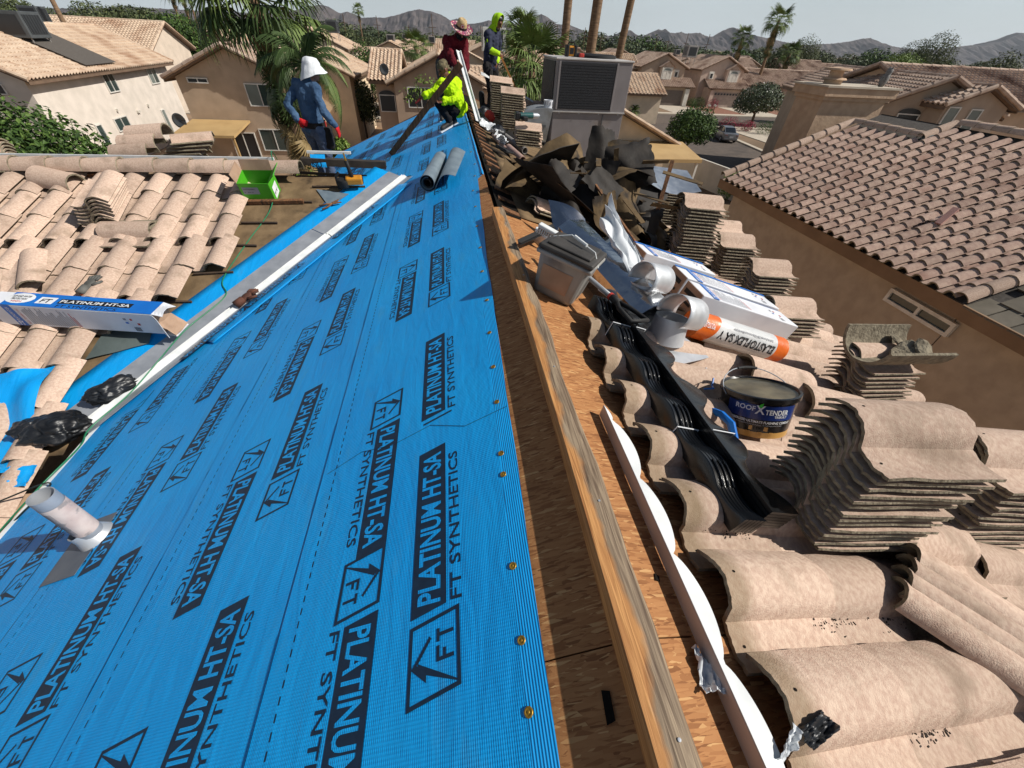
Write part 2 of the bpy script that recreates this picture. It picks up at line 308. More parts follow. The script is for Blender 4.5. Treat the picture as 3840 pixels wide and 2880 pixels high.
def blue_mat(name, ribs):
    m = bpy.data.materials.new(name); m.use_nodes = True; n = m.node_tree; b = n.nodes['Principled BSDF']; L_ = n.links.new
    b.inputs['Roughness'].default_value = 0.46; b.inputs['Specular IOR Level'].default_value = 0.4
    co = n.nodes.new('ShaderNodeTexCoord'); sx = n.nodes.new('ShaderNodeSeparateXYZ'); L_(co.outputs['Object'], sx.inputs[0])
    def M(op, a, bb=0.0, c=0.0):
        x = n.nodes.new('ShaderNodeMath'); x.operation = op
        for k, q in enumerate((a, bb, c)):
            if isinstance(q, (int, float)): x.inputs[k].default_value = q
            else: L_(q, x.inputs[k])
        return x.outputs[0]
    X, Y = sx.outputs[0], sx.outputs[1]
    if ribs: h = M('SINE', M('MULTIPLY', X, 2 * math.pi / 0.0075))
    else:
        a = M('SINE', M('MULTIPLY', M('ADD', M('MULTIPLY', X, 1.7), Y), 2 * math.pi / 0.019)); c = M('SINE', M('MULTIPLY', M('SUBTRACT', M('MULTIPLY', X, 1.7), Y), 2 * math.pi / 0.019)); h = M('MULTIPLY', a, c)
    mp = n.nodes.new('ShaderNodeMapping'); mp.inputs['Scale'].default_value = (5.0, 1.1, 1.0); mp.inputs['Rotation'].default_value = (0, 0, 0.12); L_(co.outputs['Object'], mp.inputs['Vector'])
    t = n.nodes.new('ShaderNodeTexNoise'); t.inputs['Scale'].default_value = 3.0; t.inputs['Detail'].default_value = 4; t.inputs['Distortion'].default_value = 0.6; L_(mp.outputs[0], t.inputs['Vector'])
    t2 = n.nodes.new('ShaderNodeTexNoise'); t2.inputs['Scale'].default_value = 1.3; t2.inputs['Detail'].default_value = 6; L_(co.outputs['Object'], t2.inputs['Vector'])
    r = n.nodes.new('ShaderNodeValToRGB'); e = r.color_ramp.elements; e[0].position = 0.3; e[0].color = (*srgb(2, 150, 226), 1); e[1].position = 0.7; e[1].color = (*srgb(8, 164, 236), 1); L_(t2.outputs['Fac'], r.inputs['Fac'])
    # dusty scuffs
    t3 = n.nodes.new('ShaderNodeTexNoise'); t3.inputs['Scale'].default_value = 2.1; t3.inputs['Detail'].default_value = 8; t3.inputs['Roughness'].default_value = 0.65; L_(mp.outputs[0], t3.inputs['Vector'])
    mr = n.nodes.new('ShaderNodeMapRange'); mr.inputs['From Min'].default_value = 0.56; mr.inputs['From Max'].default_value = 0.80; mr.inputs['To Max'].default_value = 0.6; L_(t3.outputs['Fac'], mr.inputs['Value'])
    x = n.nodes.new('ShaderNodeMix'); x.data_type = 'RGBA'; L_(mr.outputs[0], x.inputs['Factor']); L_(r.outputs[0], x.inputs['A']); x.inputs['B'].default_value = (*srgb(70, 150, 195), 1)
    # colour follows the emboss height, grooves a little darker than crests
    hv = M('MULTIPLY_ADD', h, 0.06, 1.0)
    y = n.nodes.new('ShaderNodeMix'); y.data_type = 'RGBA'; y.blend_type = 'MULTIPLY'; y.inputs['Factor'].default_value = 1.0; L_(x.outputs['Result'], y.inputs['A'])
    cb = n.nodes.new('ShaderNodeCombineColor'); [L_(hv, cb.inputs[i]) for i in range(3)]; L_(cb.outputs[0], y.inputs['B'])
    L_(y.outputs['Result'], b.inputs['Base Color'])
    b1 = n.nodes.new('ShaderNodeBump'); b1.inputs['Strength'].default_value = 0.22; b1.inputs['Distance'].default_value = 0.03; L_(t.outputs['Fac'], b1.inputs['Height'])
    b2 = n.nodes.new('ShaderNodeBump'); b2.inputs['Strength'].default_value = 0.6; b2.inputs['Distance'].default_value = 0.0012; L_(h, b2.inputs['Height']); L_(b1.outputs[0], b2.inputs['Normal']); L_(b2.outputs[0], b.inputs['Normal'])
    return m
MT['blue'] = blue_mat('blue_underlayment', False); MT['blueribs'] = blue_mat('blue_selvedge', True)

house = thing('house', 'house being reroofed, blue underlayment on one slope and loose tiles on the other', 'house', (0, 0, GZ))
def hp(name, mb, mat, smooth=False, parent=None, angle=None):     # a part of our house, modelled in world coordinates
    o = mb.build(name, mat, parent or house, smooth, angle=angle)
    if not parent: o.location = (0, 0, -GZ)
    return o
EAVE_L, EAVE_R, Y0, Y1 = -3.06, 3.75, -2.2, 12.9
def vx(y): return XR + (ZR - TS * (YR - y)) / SL          # valley x at y
def vy(x): return YR - (ZR - SL * (x - XR)) / TS
# walls
m = MB(); zt = SL * (EAVE_L - XR) - 0.35
m.prism([(-2.6, Y0 + .3), (3.3, Y0 + .3), (3.3, Y1 - .4), (-2.6, Y1 - .4)], GZ, zt - 0.25); hp('wall', m, MT['stucco'])
m = MB(); m.prism([(-9.6, 1.2), (-2.62, 1.2), (-2.62, 9.6), (-9.6, 9.6)], GZ, -2.3); hp('wing_wall', m, MT['stucco'])
# strand-board decking, one object a panel
PY = [-2.19, 0.25, 2.69, 5.13, 7.57, 10.01, 12.85]
for i in range(6):
    y0, y1 = PY[i] + 0.002, PY[i + 1] - 0.002
    for side in (0, 1):
        f = LP if side == 0 else RP
        xs = [EAVE_L, XR - 1.17, XR - 0.03] if side == 0 else [EAVE_R, XR + 1.7, XR + 0.03]
        for k in range(2):
            a, b = xs[k], xs[k + 1]
            a += 0.002 if side == 0 else -0.002
            m = MB(); q = [f(a, y0), f(b, y0), f(b, y1), f(a, y1)]; n_ = (L_NRM if side == 0 else R_NRM) * 0.012
            m.add([p - n_ for p in q] + [p for p in q], [(0, 1, 2, 3), (7, 6, 5, 4), (0, 4, 5, 1), (1, 5, 6, 2), (2, 6, 7, 3), (3, 7, 4, 0)])
            hp('deck_panel', m, MT['osb'])
# near-black sheets added under the decking: shade of the joints put into colour
m = MB(); m.add([LP(EAVE_L, Y0, -.05), LP(XR, Y0, -.05), LP(XR, Y1 - .05, -.05), LP(EAVE_L, Y1 - .05, -.05)], [(0, 1, 2, 3)]); m.add([RP(EAVE_R, Y0, -.05), RP(XR, Y0, -.05), RP(XR, Y1 - .05, -.05), RP(EAVE_R, Y1 - .05, -.05)], [(0, 1, 2, 3)]); hp('joint_shade_backing', m, MT['dark'])
# ridge board: a bowed 2x4 with a waney, weathered edge
def board_mat():
    m = bpy.data.materials.new('ridge_board_wood'); m.use_nodes = True; n = m.node_tree; b = n.nodes['Principled BSDF']; b.inputs['Roughness'].default_value = 0.75; L_ = n.links.new
    co = n.nodes.new('ShaderNodeTexCoord'); mp = n.nodes.new('ShaderNodeMapping'); mp.inputs['Scale'].default_value = (22, 1.2, 22); L_(co.outputs['Object'], mp.inputs['Vector'])
    t = n.nodes.new('ShaderNodeTexNoise'); t.inputs['Scale'].default_value = 4; t.inputs['Detail'].default_value = 6; t.inputs['Distortion'].default_value = 0.8; L_(mp.outputs[0], t.inputs['Vector'])
    r = n.nodes.new('ShaderNodeValToRGB'); e = r.color_ramp.elements; e[0].position = .3; e[0].color = (*srgb(150, 96, 48), 1); e[1].position = .7; e[1].color = (*srgb(206, 150, 90), 1); L_(t.outputs['Fac'], r.inputs['Fac'])
    r2 = n.nodes.new('ShaderNodeValToRGB'); e = r2.color_ramp.elements; e[0].position = .3; e[0].color = (*srgb(78, 58, 42), 1); e[1].position = .72; e[1].color = (*srgb(164, 144, 118), 1); L_(t.outputs['Fac'], r2.inputs['Fac'])
    sp = n.nodes.new('ShaderNodeSeparateXYZ'); L_(co.outputs['Object'], sp.inputs[0])
    mp2 = n.nodes.new('ShaderNodeMapping'); mp2.inputs['Scale'].default_value = (3, 2.4, 1); L_(co.outputs['Object'], mp2.inputs['Vector'])
    w = n.nodes.new('ShaderNodeTexNoise'); w.inputs['Scale'].default_value = 1.4; w.inputs['Detail'].default_value = 4; L_(mp2.outputs[0], w.inputs['Vector'])
    ad = n.nodes.new('ShaderNodeMath'); ad.operation = 'MULTIPLY_ADD'; L_(w.outputs['Fac'], ad.inputs[0]); ad.inputs[1].default_value = 0.16; L_(sp.outputs[0], ad.inputs[2])
    mr = n.nodes.new('ShaderNodeMapRange'); mr.inputs['From Min'].default_value = 0.462; mr.inputs['From Max'].default_value = 0.480; L_(ad.outputs[0], mr.inputs['Value'])
    x = n.nodes.new('ShaderNodeMix'); x.data_type = 'RGBA'; L_(mr.outputs[0], x.inputs['Factor']); L_(r.outputs[0], x.inputs['A']); L_(r2.outputs[0], x.inputs['B']); L_(x.outputs['Result'], b.inputs['Base Color'])
    bp = n.nodes.new('ShaderNodeBump'); bp.inputs['Strength'].default_value = .5; bp.inputs['Distance'].default_value = .006; L_(t.outputs['Fac'], bp.inputs['Height']); L_(bp.outputs[0], b.inputs['Normal'])
    return m
MT['ridgewood'] = board_mat()
m = MB(); secs = []; NB = 60
for i in range(NB + 1):
    y = -1.6 + (3.49 + 1.6) * i / NB; bow = 0.012 * math.sin(y * 0.9 + .4) - 0.004
    wane = 0.018 * max(0, nv((0, y, 0), 1.3)) + 0.008 * nv((1, y, 3), 6)
    x0, x1 = 0.345 + bow, 0.447 + bow - wane
    secs.append([(x0, y, -.03), (x0 + .001, y, .046 + .002 * nv((5, y, 0), 5)), (x0 + .004, y, .052), (x0 + .055, y, .053), (x1 - .012, y, .049), (x1, y, .035 - wane * .5), (x1 + .004, y, -.03)])
k = 7; vs = [p for s in secs for p in s]; fs = [(i * k + j, i * k + j + 1, (i + 1) * k + j + 1, (i + 1) * k + j) for i in range(NB) for j in range(k - 1)]
fs += [tuple(range(NB * k + k - 1, NB * k - 1, -1)), tuple(range(k))]
m.add(vs, fs); hp('ridge_board', m, MT['ridgewood'])
for yy in (0.05, 0.62, 1.3, 2.2, 3.1):
    m = MB(); m.lathe([(0, .0555), (.004, .0552), (.004, .050)], 8, Matrix.Translation((0.41, yy, 0))); hp('nail_head', m, MT['galv'])

# ---- blue underlayment in courses
CL = [0.17, -0.684, -1.467, -2.25, EAVE_L - 0.03]
def wr(x, y): return 0.0016 * nv((x * 1.2, y * .5, 0), 2.2) + 0.0012 * nv((x, y, 4), 1.1)
def sheet_off(x, y):
    k = 0
    while k < 3 and x < CL[k + 1]: k += 1
    t = (x - CL[k + 1]) / (CL[k] - CL[k + 1]) if k < 3 else 0.3
    return 0.0085 - 0.0045 * max(0, min(1, t)) + wr(x, y)
def SH(x, y, up=0.0): return LP(x, y, sheet_off(x, y) + up)
SEAM_Y = 4.83
def edge_x(y):      # ragged top edge of the near and the far lengths
    if y < SEAM_Y: return 0.160 + 0.022 * y + 0.006 * nv((0, y, 0), 1.7) + (0.01 if y < 3 else 0.01 + (y - 3) * 0.012)
    return 0.352 + 0.006 * nv((3, y, 0), 1.3)
def sheet_part(k, ya, yb, name='underlayment_sheet'):
    m = MB(); ny = int((yb - ya) / 0.09) + 1
    for j in range(ny):
        for dummy in (0,):
            pass
    rows = []; NX = 14
    for j in range(ny + 1):
        y = ya + (yb - ya) * j / ny
        lo = CL[k + 1]; hi = edge_x(y) if k == 0 else CL[k] + 0.05
        if y < YR: lo = max(lo, vx(y) + 0.05)
        rows.append([(lo + (hi - lo) * i / NX, y) for i in range(NX + 1)] if hi > lo + 0.01 else None)
    idx = {}
    for j, r in enumerate(rows):
        if r:
            for i, (x, y) in enumerate(r):
                idx[j, i] = len(m.v)
                o = sheet_off(x, y)
                if k > 0 and x > CL[k] - 0.002: o = 0.0025 + wr(x, y)
                if k == 0 and ya >= SEAM_Y: o += 0.002
                m.v.append(tuple(LP(x, y, o)))
    for j in range(ny):
        for i in range(NX):
            q = [(j, i), (j, i + 1), (j + 1, i + 1), (j + 1, i)]
            if all(t in idx for t in q):
                m.f.append(tuple(idx[t] for t in q)); xc = rows[j][i][0]; m.mi.append(1 if (k == 0 and rows[j][i][0] > edge_x(rows[j][i][1]) - 0.085) else 0)
    return hp(name, m, [MT['blue'], MT['blueribs']], True)
sheet_part(0, -1.6, SEAM_Y); sheet_part(0, SEAM_Y - 0.02, Y1 - 0.1)
for k in (1, 2, 3):
    sheet_part(k, -1.6, min(Y1 - 0.1, 12.8))
# folded end of the far length hanging over the ridge
m = MB()
m.shell(lambda u, v: LP(0.352, SEAM_Y + u * 7.9, 0.012) + Vector((0.03 * v + 0.012 * math.sin(v * 3), 0, -0.05 * v * v + 0.004 * nv((u * 30, v, 0), 1))), 70, 3, 0.002); hp('underlayment_lap', m, MT['blue'], True)
# printed units
def to_sheet(vs, cx, cy, d):
    """local print coords (s along reading direction, t = letter-up) to the sheet; d=+1 reads away from the viewer"""
    out_ = []
    for v in vs:
        x = cx - v.y * CA * d; y = cy + v.x * d
        out_.append((x, y, v.z))
    return out_
def print_unit(cx, cy, d, cut=None, xf=None, full=True, name='printed_logo'):
    """cx: x of the bar centre line, cy: y of the start of the logo box; reads along d"""
    ink = []; blu = []
    BH = 0.062; BL = 0.655; LG = 0.205; LH = 0.088; sl = 0.025
    def quad_strip(x0, x1, y0, y1, n, sk):
        o = []
        for i in range(n):
            a, b = x0 + (x1 - x0) * i / n, x0 + (x1 - x0) * (i + 1) / n
            o.append([(a + sk * (y0), y0), (b + sk * y0, y0), (b + sk * y1, y1), (a + sk * y1, y1)])
        return o
    sk = -0.22
    # bar with slanted ends
    for q in quad_strip(LG + 0.022, LG + 0.022 + BL, -BH, BH, 14, sk): ink.append(([Vector((*p, 0.0012)) for p in q], [(0, 1, 2, 3)]))
    vs, fs = text_fit('PLATINUM HT-SA', BL - 0.05, 0.084, 0.024); blu.append(([Vector((v.x + LG + 0.045, v.y - 0.042, 0.0019)) for v in vs], fs))
    vs, fs = text_fit('FT SYNTHETICS', BL - 0.07, 0.040, 0.012); ink.append(([Vector((v.x + LG + 0.04, v.y - BH - 0.055, 0.0012)) for v in vs], fs))
    # logo frame
    t = 0.011; y0, y1 = -BH - 0.045, BH; x0, x1 = 0.0, LG
    P = lambda x, y: Vector((x + sk * y, y, 0.0012))
    for a, b, c, dd in ((x0, x1, y0, y0 + t), (x0, x1, y1 - t, y1), (x0, x0 + t, y0 + t, y1 - t), (x1 - t, x1, y0 + t, y1 - t)):
        ink.append(([P(a, c), P(b, c), P(b, dd), P(a, dd)], [(0, 1, 2, 3)]))
    # gable mark and FT
    z = 0.0012; V = lambda x, y: Vector((x + sk * y * .5, y, z))
    ink.append(([V(.045, .002), V(.075, .002), V(.098, .040), V(.088, .052)], [(0, 1, 2, 3)]))
    ink.append(([V(.088, .052), V(.098, .030), V(.150, -.012), V(.158, -.006)], [(0, 1, 2, 3)]))
    ink.append(([V(.075, .030), V(.098, .030), V(.028, -.096), V(.024, -.094)], [(0, 1, 2, 3)]))
    for a, b, c, dd in ((.085, .095, -.085, -.030), (.095, .125, -.040, -.030), (.095, .115, -.060, -.051), (.135, .170, -.040, -.030), (.148, .158, -.085, -.040)):
        ink.append(([V(a, c), V(b, c), V(b, dd), V(a, dd)], [(0, 1, 2, 3)]))
    obs = []
    for nm, lst, mat in ((name, ink, MT['ink']), ('printed_letters', blu, MT['blue'])):
        m = MB()
        for vs, fs in lst:
            if xf: pts = [xf(v) for v in vs]
            else:
                pts = []
                for v in vs:
                    x = cx + (v.y * CA) * (-d); y = cy + v.x * d; pts.append(SH(x, y, v.z))
            for f in fs:
                c = sum((pts[i] for i in f), Vector()) / len(f)
                if cut and cut(c): continue
                m.add([pts[i] for i in f], [tuple(range(len(f)))])
        if m.f: obs.append(m)
        else: obs.append(None)
    if obs[0]:
        o = hp(name, obs[0], MT['ink'])
        if obs[1]:
            c = obs[1].build('printed_letters', MT['blue'], o)
NPRINT = 0
def cut_fn(seam=None, above=True):
    def f(c):
        if c.y < YR and c.x < vx(c.y) + 0.40: return True
        if c.x < EAVE_L or c.y > Y1 - .15 or c.y < -1.5: return True
        if seam is not None and ((c.y > seam) if above else (c.y < seam)): return True
        return False
    return f
SEAM2 = 1.27
for k in range(4):
    rx, lx = -0.148 - 0.785 * k, -0.378 - 0.785 * k
    for i in range(-2, 10):
        ys = 0.223 + 1.255 * i + (0 if k % 2 == 0 else 0.83) + (0.02 if k == 2 else 0)      # reads away from the viewer
        yd = 0.715 + 1.255 * i + (0 if k % 2 == 0 else 0.87)                             # reads towards the viewer
        if k == 0 and i == 1: ys = 1.08
        if k == 0 and i >= 2: ys = 0.223 + 1.255 * i - 0.37
        if k == 0 and i == 1: yd = 1.59
        sm = None
        if ys > -1.6 and ys < 12: print_unit(rx, ys, 1, cut_fn(SEAM2, False) if (k == 0 and i == 1) else cut_fn())
        if yd > -0.6 and yd < 12.5: print_unit(lx, yd, -1, (lambda c, g=cut_fn(): g(c) or (1.32 > c.y > 0.9 and False)) if k == 0 else cut_fn())
# lay lines: dashes and the dark edge of each lap
for k in (1, 2, 3):
    m = MB(); y = -1.5; x = CL[k] + 0.066
    while y < 12.5:
        if not (y < YR and x < vx(y) + 0.35):
            m.add([SH(x - .002, y, .001), SH(x + .002, y, .001), SH(x + .002, y + .022, .001), SH(x - .002, y + .022, .001)], [(0, 1, 2, 3)])
        y += 0.042
    hp('printed_dash_line', m, MT['ink'])['kind'] = 'stuff'
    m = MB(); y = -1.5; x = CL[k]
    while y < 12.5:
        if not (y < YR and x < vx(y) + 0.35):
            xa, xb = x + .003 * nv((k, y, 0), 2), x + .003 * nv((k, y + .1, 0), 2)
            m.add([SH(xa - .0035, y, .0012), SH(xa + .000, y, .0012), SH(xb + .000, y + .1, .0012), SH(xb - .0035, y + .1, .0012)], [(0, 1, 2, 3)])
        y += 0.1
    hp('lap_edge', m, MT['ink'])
# cross seam in the top course
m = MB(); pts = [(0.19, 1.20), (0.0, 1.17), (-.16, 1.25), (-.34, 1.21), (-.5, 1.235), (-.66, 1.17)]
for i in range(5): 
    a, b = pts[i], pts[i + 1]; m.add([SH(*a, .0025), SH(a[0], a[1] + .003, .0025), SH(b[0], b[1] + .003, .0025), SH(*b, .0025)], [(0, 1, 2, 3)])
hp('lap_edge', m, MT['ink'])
# cap nails
nail = None
def cap_nail(mtx):
    global nail
    if nail is None:
        m = MB(); m.lathe([(0, .0022), (.0032, .0022), (.0038, .0008), (.0075, .0008), (.009, .0026), (.0115, .0022), (.0125, 0), (.0120, -.001)], 16); nail = m.mesh('cap_nail', MT['brass'], True)
    o = link('cap_nail', nail, house); o.matrix_local = Matrix.Translation((0, 0, -GZ)) @ mtx
for (x, y) in ((.118, .155), (.123, .31), (.126, .515), (.135, .86), (.138, .96), (.15, 1.25), (.158, 1.5), (.165, 1.8), (.18, 2.15), (.18, 2.55), (.195, 2.95), (.2, 3.4), (.215, 3.9), (.22, 4.4), (.27, 4.9), (.3, 5.4), (.29, 6.1), (.3, 7.0), (-2.02, 1.36), (.12, -.2)):
    cap_nail(frame(SH(x, y, .002), (0, 1, 0), L_DOWN))
# ---- valley: blue strip, W-shaped valley metal, text running along it
vd = Vector((vx(5) - vx(2.6), 2.4, 0)); vd.z = SL * vd.x; vd.normalize()
def vp(y, s, off=0.0):
    """point at valley parameter y, s metres aside (s<0 on the cross gable, s>0 on the main slope), off above the surface"""
    p = Vector((vx(y), y, SL * (vx(y) - XR)))
    if s < 0:
        d = T_NRM.cross(vd); d = d if d.x < 0 else -d; return p + d.normalized() * (-s) + T_NRM * off
    d = L_NRM.cross(vd); d = d if d.x > 0 else -d; return p + d.normalized() * s + L_NRM * off
YV0, YV1 = 2.62, 6.28
m = MB(); m.shell(lambda u, v: vp(YV0 + (YV1 - YV0) * u, -0.02 - 0.52 * v, 0.012 + .002 * nv((u * 20, v * 3, 1), 1)), 40, 6, 0.003); hp('valley_underlayment', m, MT['blue'], True)
m = MB(); prof = [(-0.29, .022), (-0.075, .020), (-0.070, .024), (-0.052, .058), (-0.036, .026), (-0.010, .022), (0.000, .024), (0.016, .066), (0.046, .030), (0.050, .026), (0.17, .020)]
def vprof(u, v):
    i = min(int(v * (len(prof) - 1)), len(prof) - 2); f = v * (len(prof) - 1) - i
    s = prof[i][0] * (1 - f) + prof[i + 1][0] * f; o = prof[i][1] * (1 - f) + prof[i + 1][1] * f
    return vp(YV0 + (YV1 - YV0) * u, s, o)
for a, b in ((0.0, 0.655), (0.658, 1.0)):
    m = MB(); m.shell(lambda u, v: vprof(a + (b - a) * u, v) + Vector((0, 0, .004 if a == 0 else 0)), 30, len(prof) - 1, 0.0015); np2 = len(prof) - 1; m.mi = [1 if i % (30 * np2) // 30 in (2, 3, 7) else 0 for i in range(2 * 30 * np2)] + [0] * (len(m.f) - 60 * np2)  # rib faces in white metal: their sunlit brightness is put into the colour
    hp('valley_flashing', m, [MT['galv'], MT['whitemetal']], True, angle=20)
m = MB(); m.shell(lambda u, v: vp(YV0 + .9 + (YV1 - .2 - YV0 - .9) * u, 0.075 + 0.30 * v, 0.030 - .012 * v + .004 * nv((u * 14, v * 2, 3), 1)), 40, 5, 0.002); hp('valley_underlayment', m, MT['blue'], True)
for (y, rev) in ((5.6, 0), (4.55, 0), (3.95, 1)):
    o = vp(y, 0.20, 0.0); n_ = L_NRM; dd = vd if not rev else vd
    sd_ = L_NRM.cross(vd); sd_ = sd_ if sd_.x > 0 else -sd_
    up = sd_ * (-1)
    print_unit(0, 0, 1, None, (lambda v, o=o, up=up: o + vd * (-0.9 * v.x) + up * (-0.75 * v.y) + L_NRM * (v.z + 0.032)), name='printed_logo')
# felt on the cross gable between the last tiles and the valley
m = MB(); m.shell(lambda u, v: TP(-6.8 + 6.2 * u, 0.9 + 5.42 * v, 0.006 + .006 * nv((u * 8, v * 9, 0), 1)), 60, 50, 0.003)
keep = []
for f, mi in zip(m.f, m.mi):
    c = sum((Vector(m.v[i]) for i in f), Vector()) / len(f)
    if not (c.y < YR and c.x > vx(c.y) - 0.02): keep.append(f)
m.f = keep; m.mi = [0] * len(keep); hp('felt', m, MT['felt'], True)
for (ya, yb, x0, x1) in ((5.72, 5.73, -2.5, -1.85), (4.9, 4.91, -2.7, -2.35), (4.43, 4.44, -2.9, -2.5), (4.05, 4.06, -3.2, -2.8), (6.05, 6.06, -1.9, -1.2), (5.30, 5.31, -2.62, -2.2)):
    m = MB(); m.bar(TP(x0, ya, .025), TP(x1, yb + random.uniform(-.04, .04), .022), .022, .022, T_NRM); hp('batten', m, MT['darkwood'])
# felt on the right slope beyond the tiles
m = MB(); m.shell(lambda u, v: RP(0.60 + 3.1 * u, 3.55 + 9.2 * v, 0.008 + .012 * nv((u * 9, v * 14, 5), 1)), 40, 60, 0.003); hp('felt', m, MT['felt'], True)
# notched blocks along the stripped far ridge
for i in range(22):
    y = 3.62 + i * 0.335
    m = MB(); m.bar((0.43, y, -0.005 + random.uniform(-.01, .012)), (0.60, y + random.uniform(-.03, .03), -.085), .10, .05, (0.3, 0, 1)); hp('ridge_block', m, MT['oldwood'])
m = MB(); m.add([RP(.40, 3.5, .004), RP(.60, 3.5, .004), RP(.60, 12.8, .004), RP(.40, 12.8, .004)], [(0, 1, 2, 3)]); hp('ridge_gap_shade', m, MT['dark'])  # flat near-black strip: darkness of the open notches put into the colour
# far gable fascia
m = MB(); m.bar(LP(EAVE_L, Y1 - .06, -.08), LP(XR, Y1 - .06, -.08), .04, .2, L_NRM); m.bar(RP(EAVE_R, Y1 - .06, -.08), RP(XR + .02, Y1 - .06, -.08), .04, .2, R_NRM); hp('fascia', m, MT['oldwood'])
m = MB(); m.bar(LP(EAVE_L - .04, Y0, -.06), LP(EAVE_L - .04, 2.65, -.06), .03, .16, (0, 0, 1)); hp('drip_edge', m, MT['whitemetal'])
m = MB(); m.bar(RP(EAVE_R + .03, Y0, -.1), RP(EAVE_R + .03, Y1, -.1), .04, .2, (0, 0, 1)); hp('eave_fascia', m, MT['oldwood'])

# ---- S-tiles
def tile_h(u):
    if u < 0.55: return 0.016 + 0.064 * math.sin(math.pi * (.06 + .80 * u / .55)) ** .85
    if u < 0.60: return 0.046 - 0.040 * (u - .55) / .05
    t = (u - 0.60) / 0.40
    return 0.006 - 0.018 * math.sin(math.pi * min(1, t * .85)) + .004 * t
def tile_mesh(name, W_=0.33, L_=0.43, t=0.016, n=14, nl=1, rag=0.0, seed=0, mats=None, mirror=False, hs=1.0, holes=False):
    mb = MB()
    def fn(u, v):
        e = rag * (nv((u * 9, v, seed), 1.6) + .6 * nv((u * 30, v, seed), 1.5)) * (1 if v in (0.0, 1.0) else 0)
        e2 = rag * .6 * nv((v * 9, u, seed + 3), 1.5) * (1 if u in (0.0, 1.0) else 0)
        lift = 0.0
        return Vector(((u - .5) * W_ + e2, v * L_ + e, hs * tile_h(1 - u if mirror else u) + lift + .0012 * nv((u * 4, v * 4, seed), 1)))
    mb.shell(fn, n, nl, t); k = n * nl; mb.mi = [0] * k + [1] * (len(mb.f) - k)
    if holes:
        mb.cur = 2
        for (u, v) in ((.27, .10), (.80, .085)):
            p = fn(u + 1e-4, v + 1e-4); mb.add([p + Vector((.0042 * math.cos(q * .785), .0052 * math.sin(q * .785), t / 2 + .0012 + (fn(u + .0127 * math.cos(q * .785), v + 1e-4).z - p.z))) for q in range(8)], [tuple(range(8))])
    return mb.mesh(name, (mats or [MT['tile'], MT['mortar']]) + [MT['dark']], True, 38)
TILE_HI = [tile_mesh('tile', W_=.318, n=26, nl=5, rag=0.009, seed=i, t=.011, holes=True) for i in range(4)]
TILE_TOP = [tile_mesh('tile', W_=.318, n=30, nl=6, rag=0.009, seed=i + 70, t=.0125, holes=True, mats=[MT['tile_top'], MT['mortar']]) for i in range(4)]
TILE_LO = [tile_mesh('tile', W_=.318, n=14, nl=1, rag=0.008, seed=i + 10, t=.0105) for i in range(4)]
TILE_L = [tile_mesh('tile', W_=.39, L_=.53, n=20, nl=2, rag=0.007, seed=i + 20, t=.016, hs=1.25) for i in range(4)]
TILE_N = [tile_mesh('tile', W_=.325, L_=.42, n=10, nl=1, rag=0.004, seed=i + 30, t=.022, hs=1.2, mats=[MT['tile_far'], MT['mortar']]) for i in range(3)]
TW = MT['tile']
def lay(meshes, mtx, parent=None, name='tile'):
    o = link(name, random.choice(meshes), parent or house); o.matrix_local = (Matrix.Translation((0, 0, -GZ)) @ mtx) if parent is None else mtx; return o
n_r = 0
for r in range(11):
    x = 0.690 + (0 if r == 0 else 0.07) + 0.292 * r
    for c in range(-3, 34):
        y = 0.03 + 0.277 * c
        if not (y < 1.95 or (x > 1.55 and y < 3.7) or (x > 2.6 and y < 6.0)): continue
        if y < -0.75: continue
        j = lambda s: random.uniform(-s, s)
        mt = fr_right(x + j(.008), y + j(.004), 0.018 + .004 * (r % 2), j(1.0)) @ Matrix.Rotation(math.radians(2.2 + j(.4)), 4, 'X')
        lay(TILE_TOP if r == 0 else TILE_HI if (r < 3 and y < 1.4) else TILE_LO, mt); n_r += 1
# cross gable tiles
row_y = [6.28, 5.83, 5.40, 4.96, 4.52, 4.14, 3.72, 3.30, 2.86, 2.42, 1.98]
row_end = [-2.62, -2.62, -2.62, -2.55, -2.90, -3.16, -3.50, -3.46, -3.40, -3.36, -3.36]
for r, (yt, xe) in enumerate(zip(row_y, row_end)):
    x = xe - 0.19
    while x > -7.0:
        if proj_ok := (x > -4.9 - (yt - 2) * 0.55):
            j = lambda s: random.uniform(-s, s)
            mt = fr_cross(x + j(.006), yt + j(.01), 0.03, j(1.4)) @ Matrix.Rotation(math.radians(-180), 4, 'Z') @ Matrix.Rotation(math.radians(0), 4, 'X')
            mt = fr_cross(x + j(.006), yt + j(.01), 0.020, j(1.4)) @ Matrix.Rotation(math.radians(2.1), 4, 'X')
            lay(TILE_L, mt)
        x -= 0.342
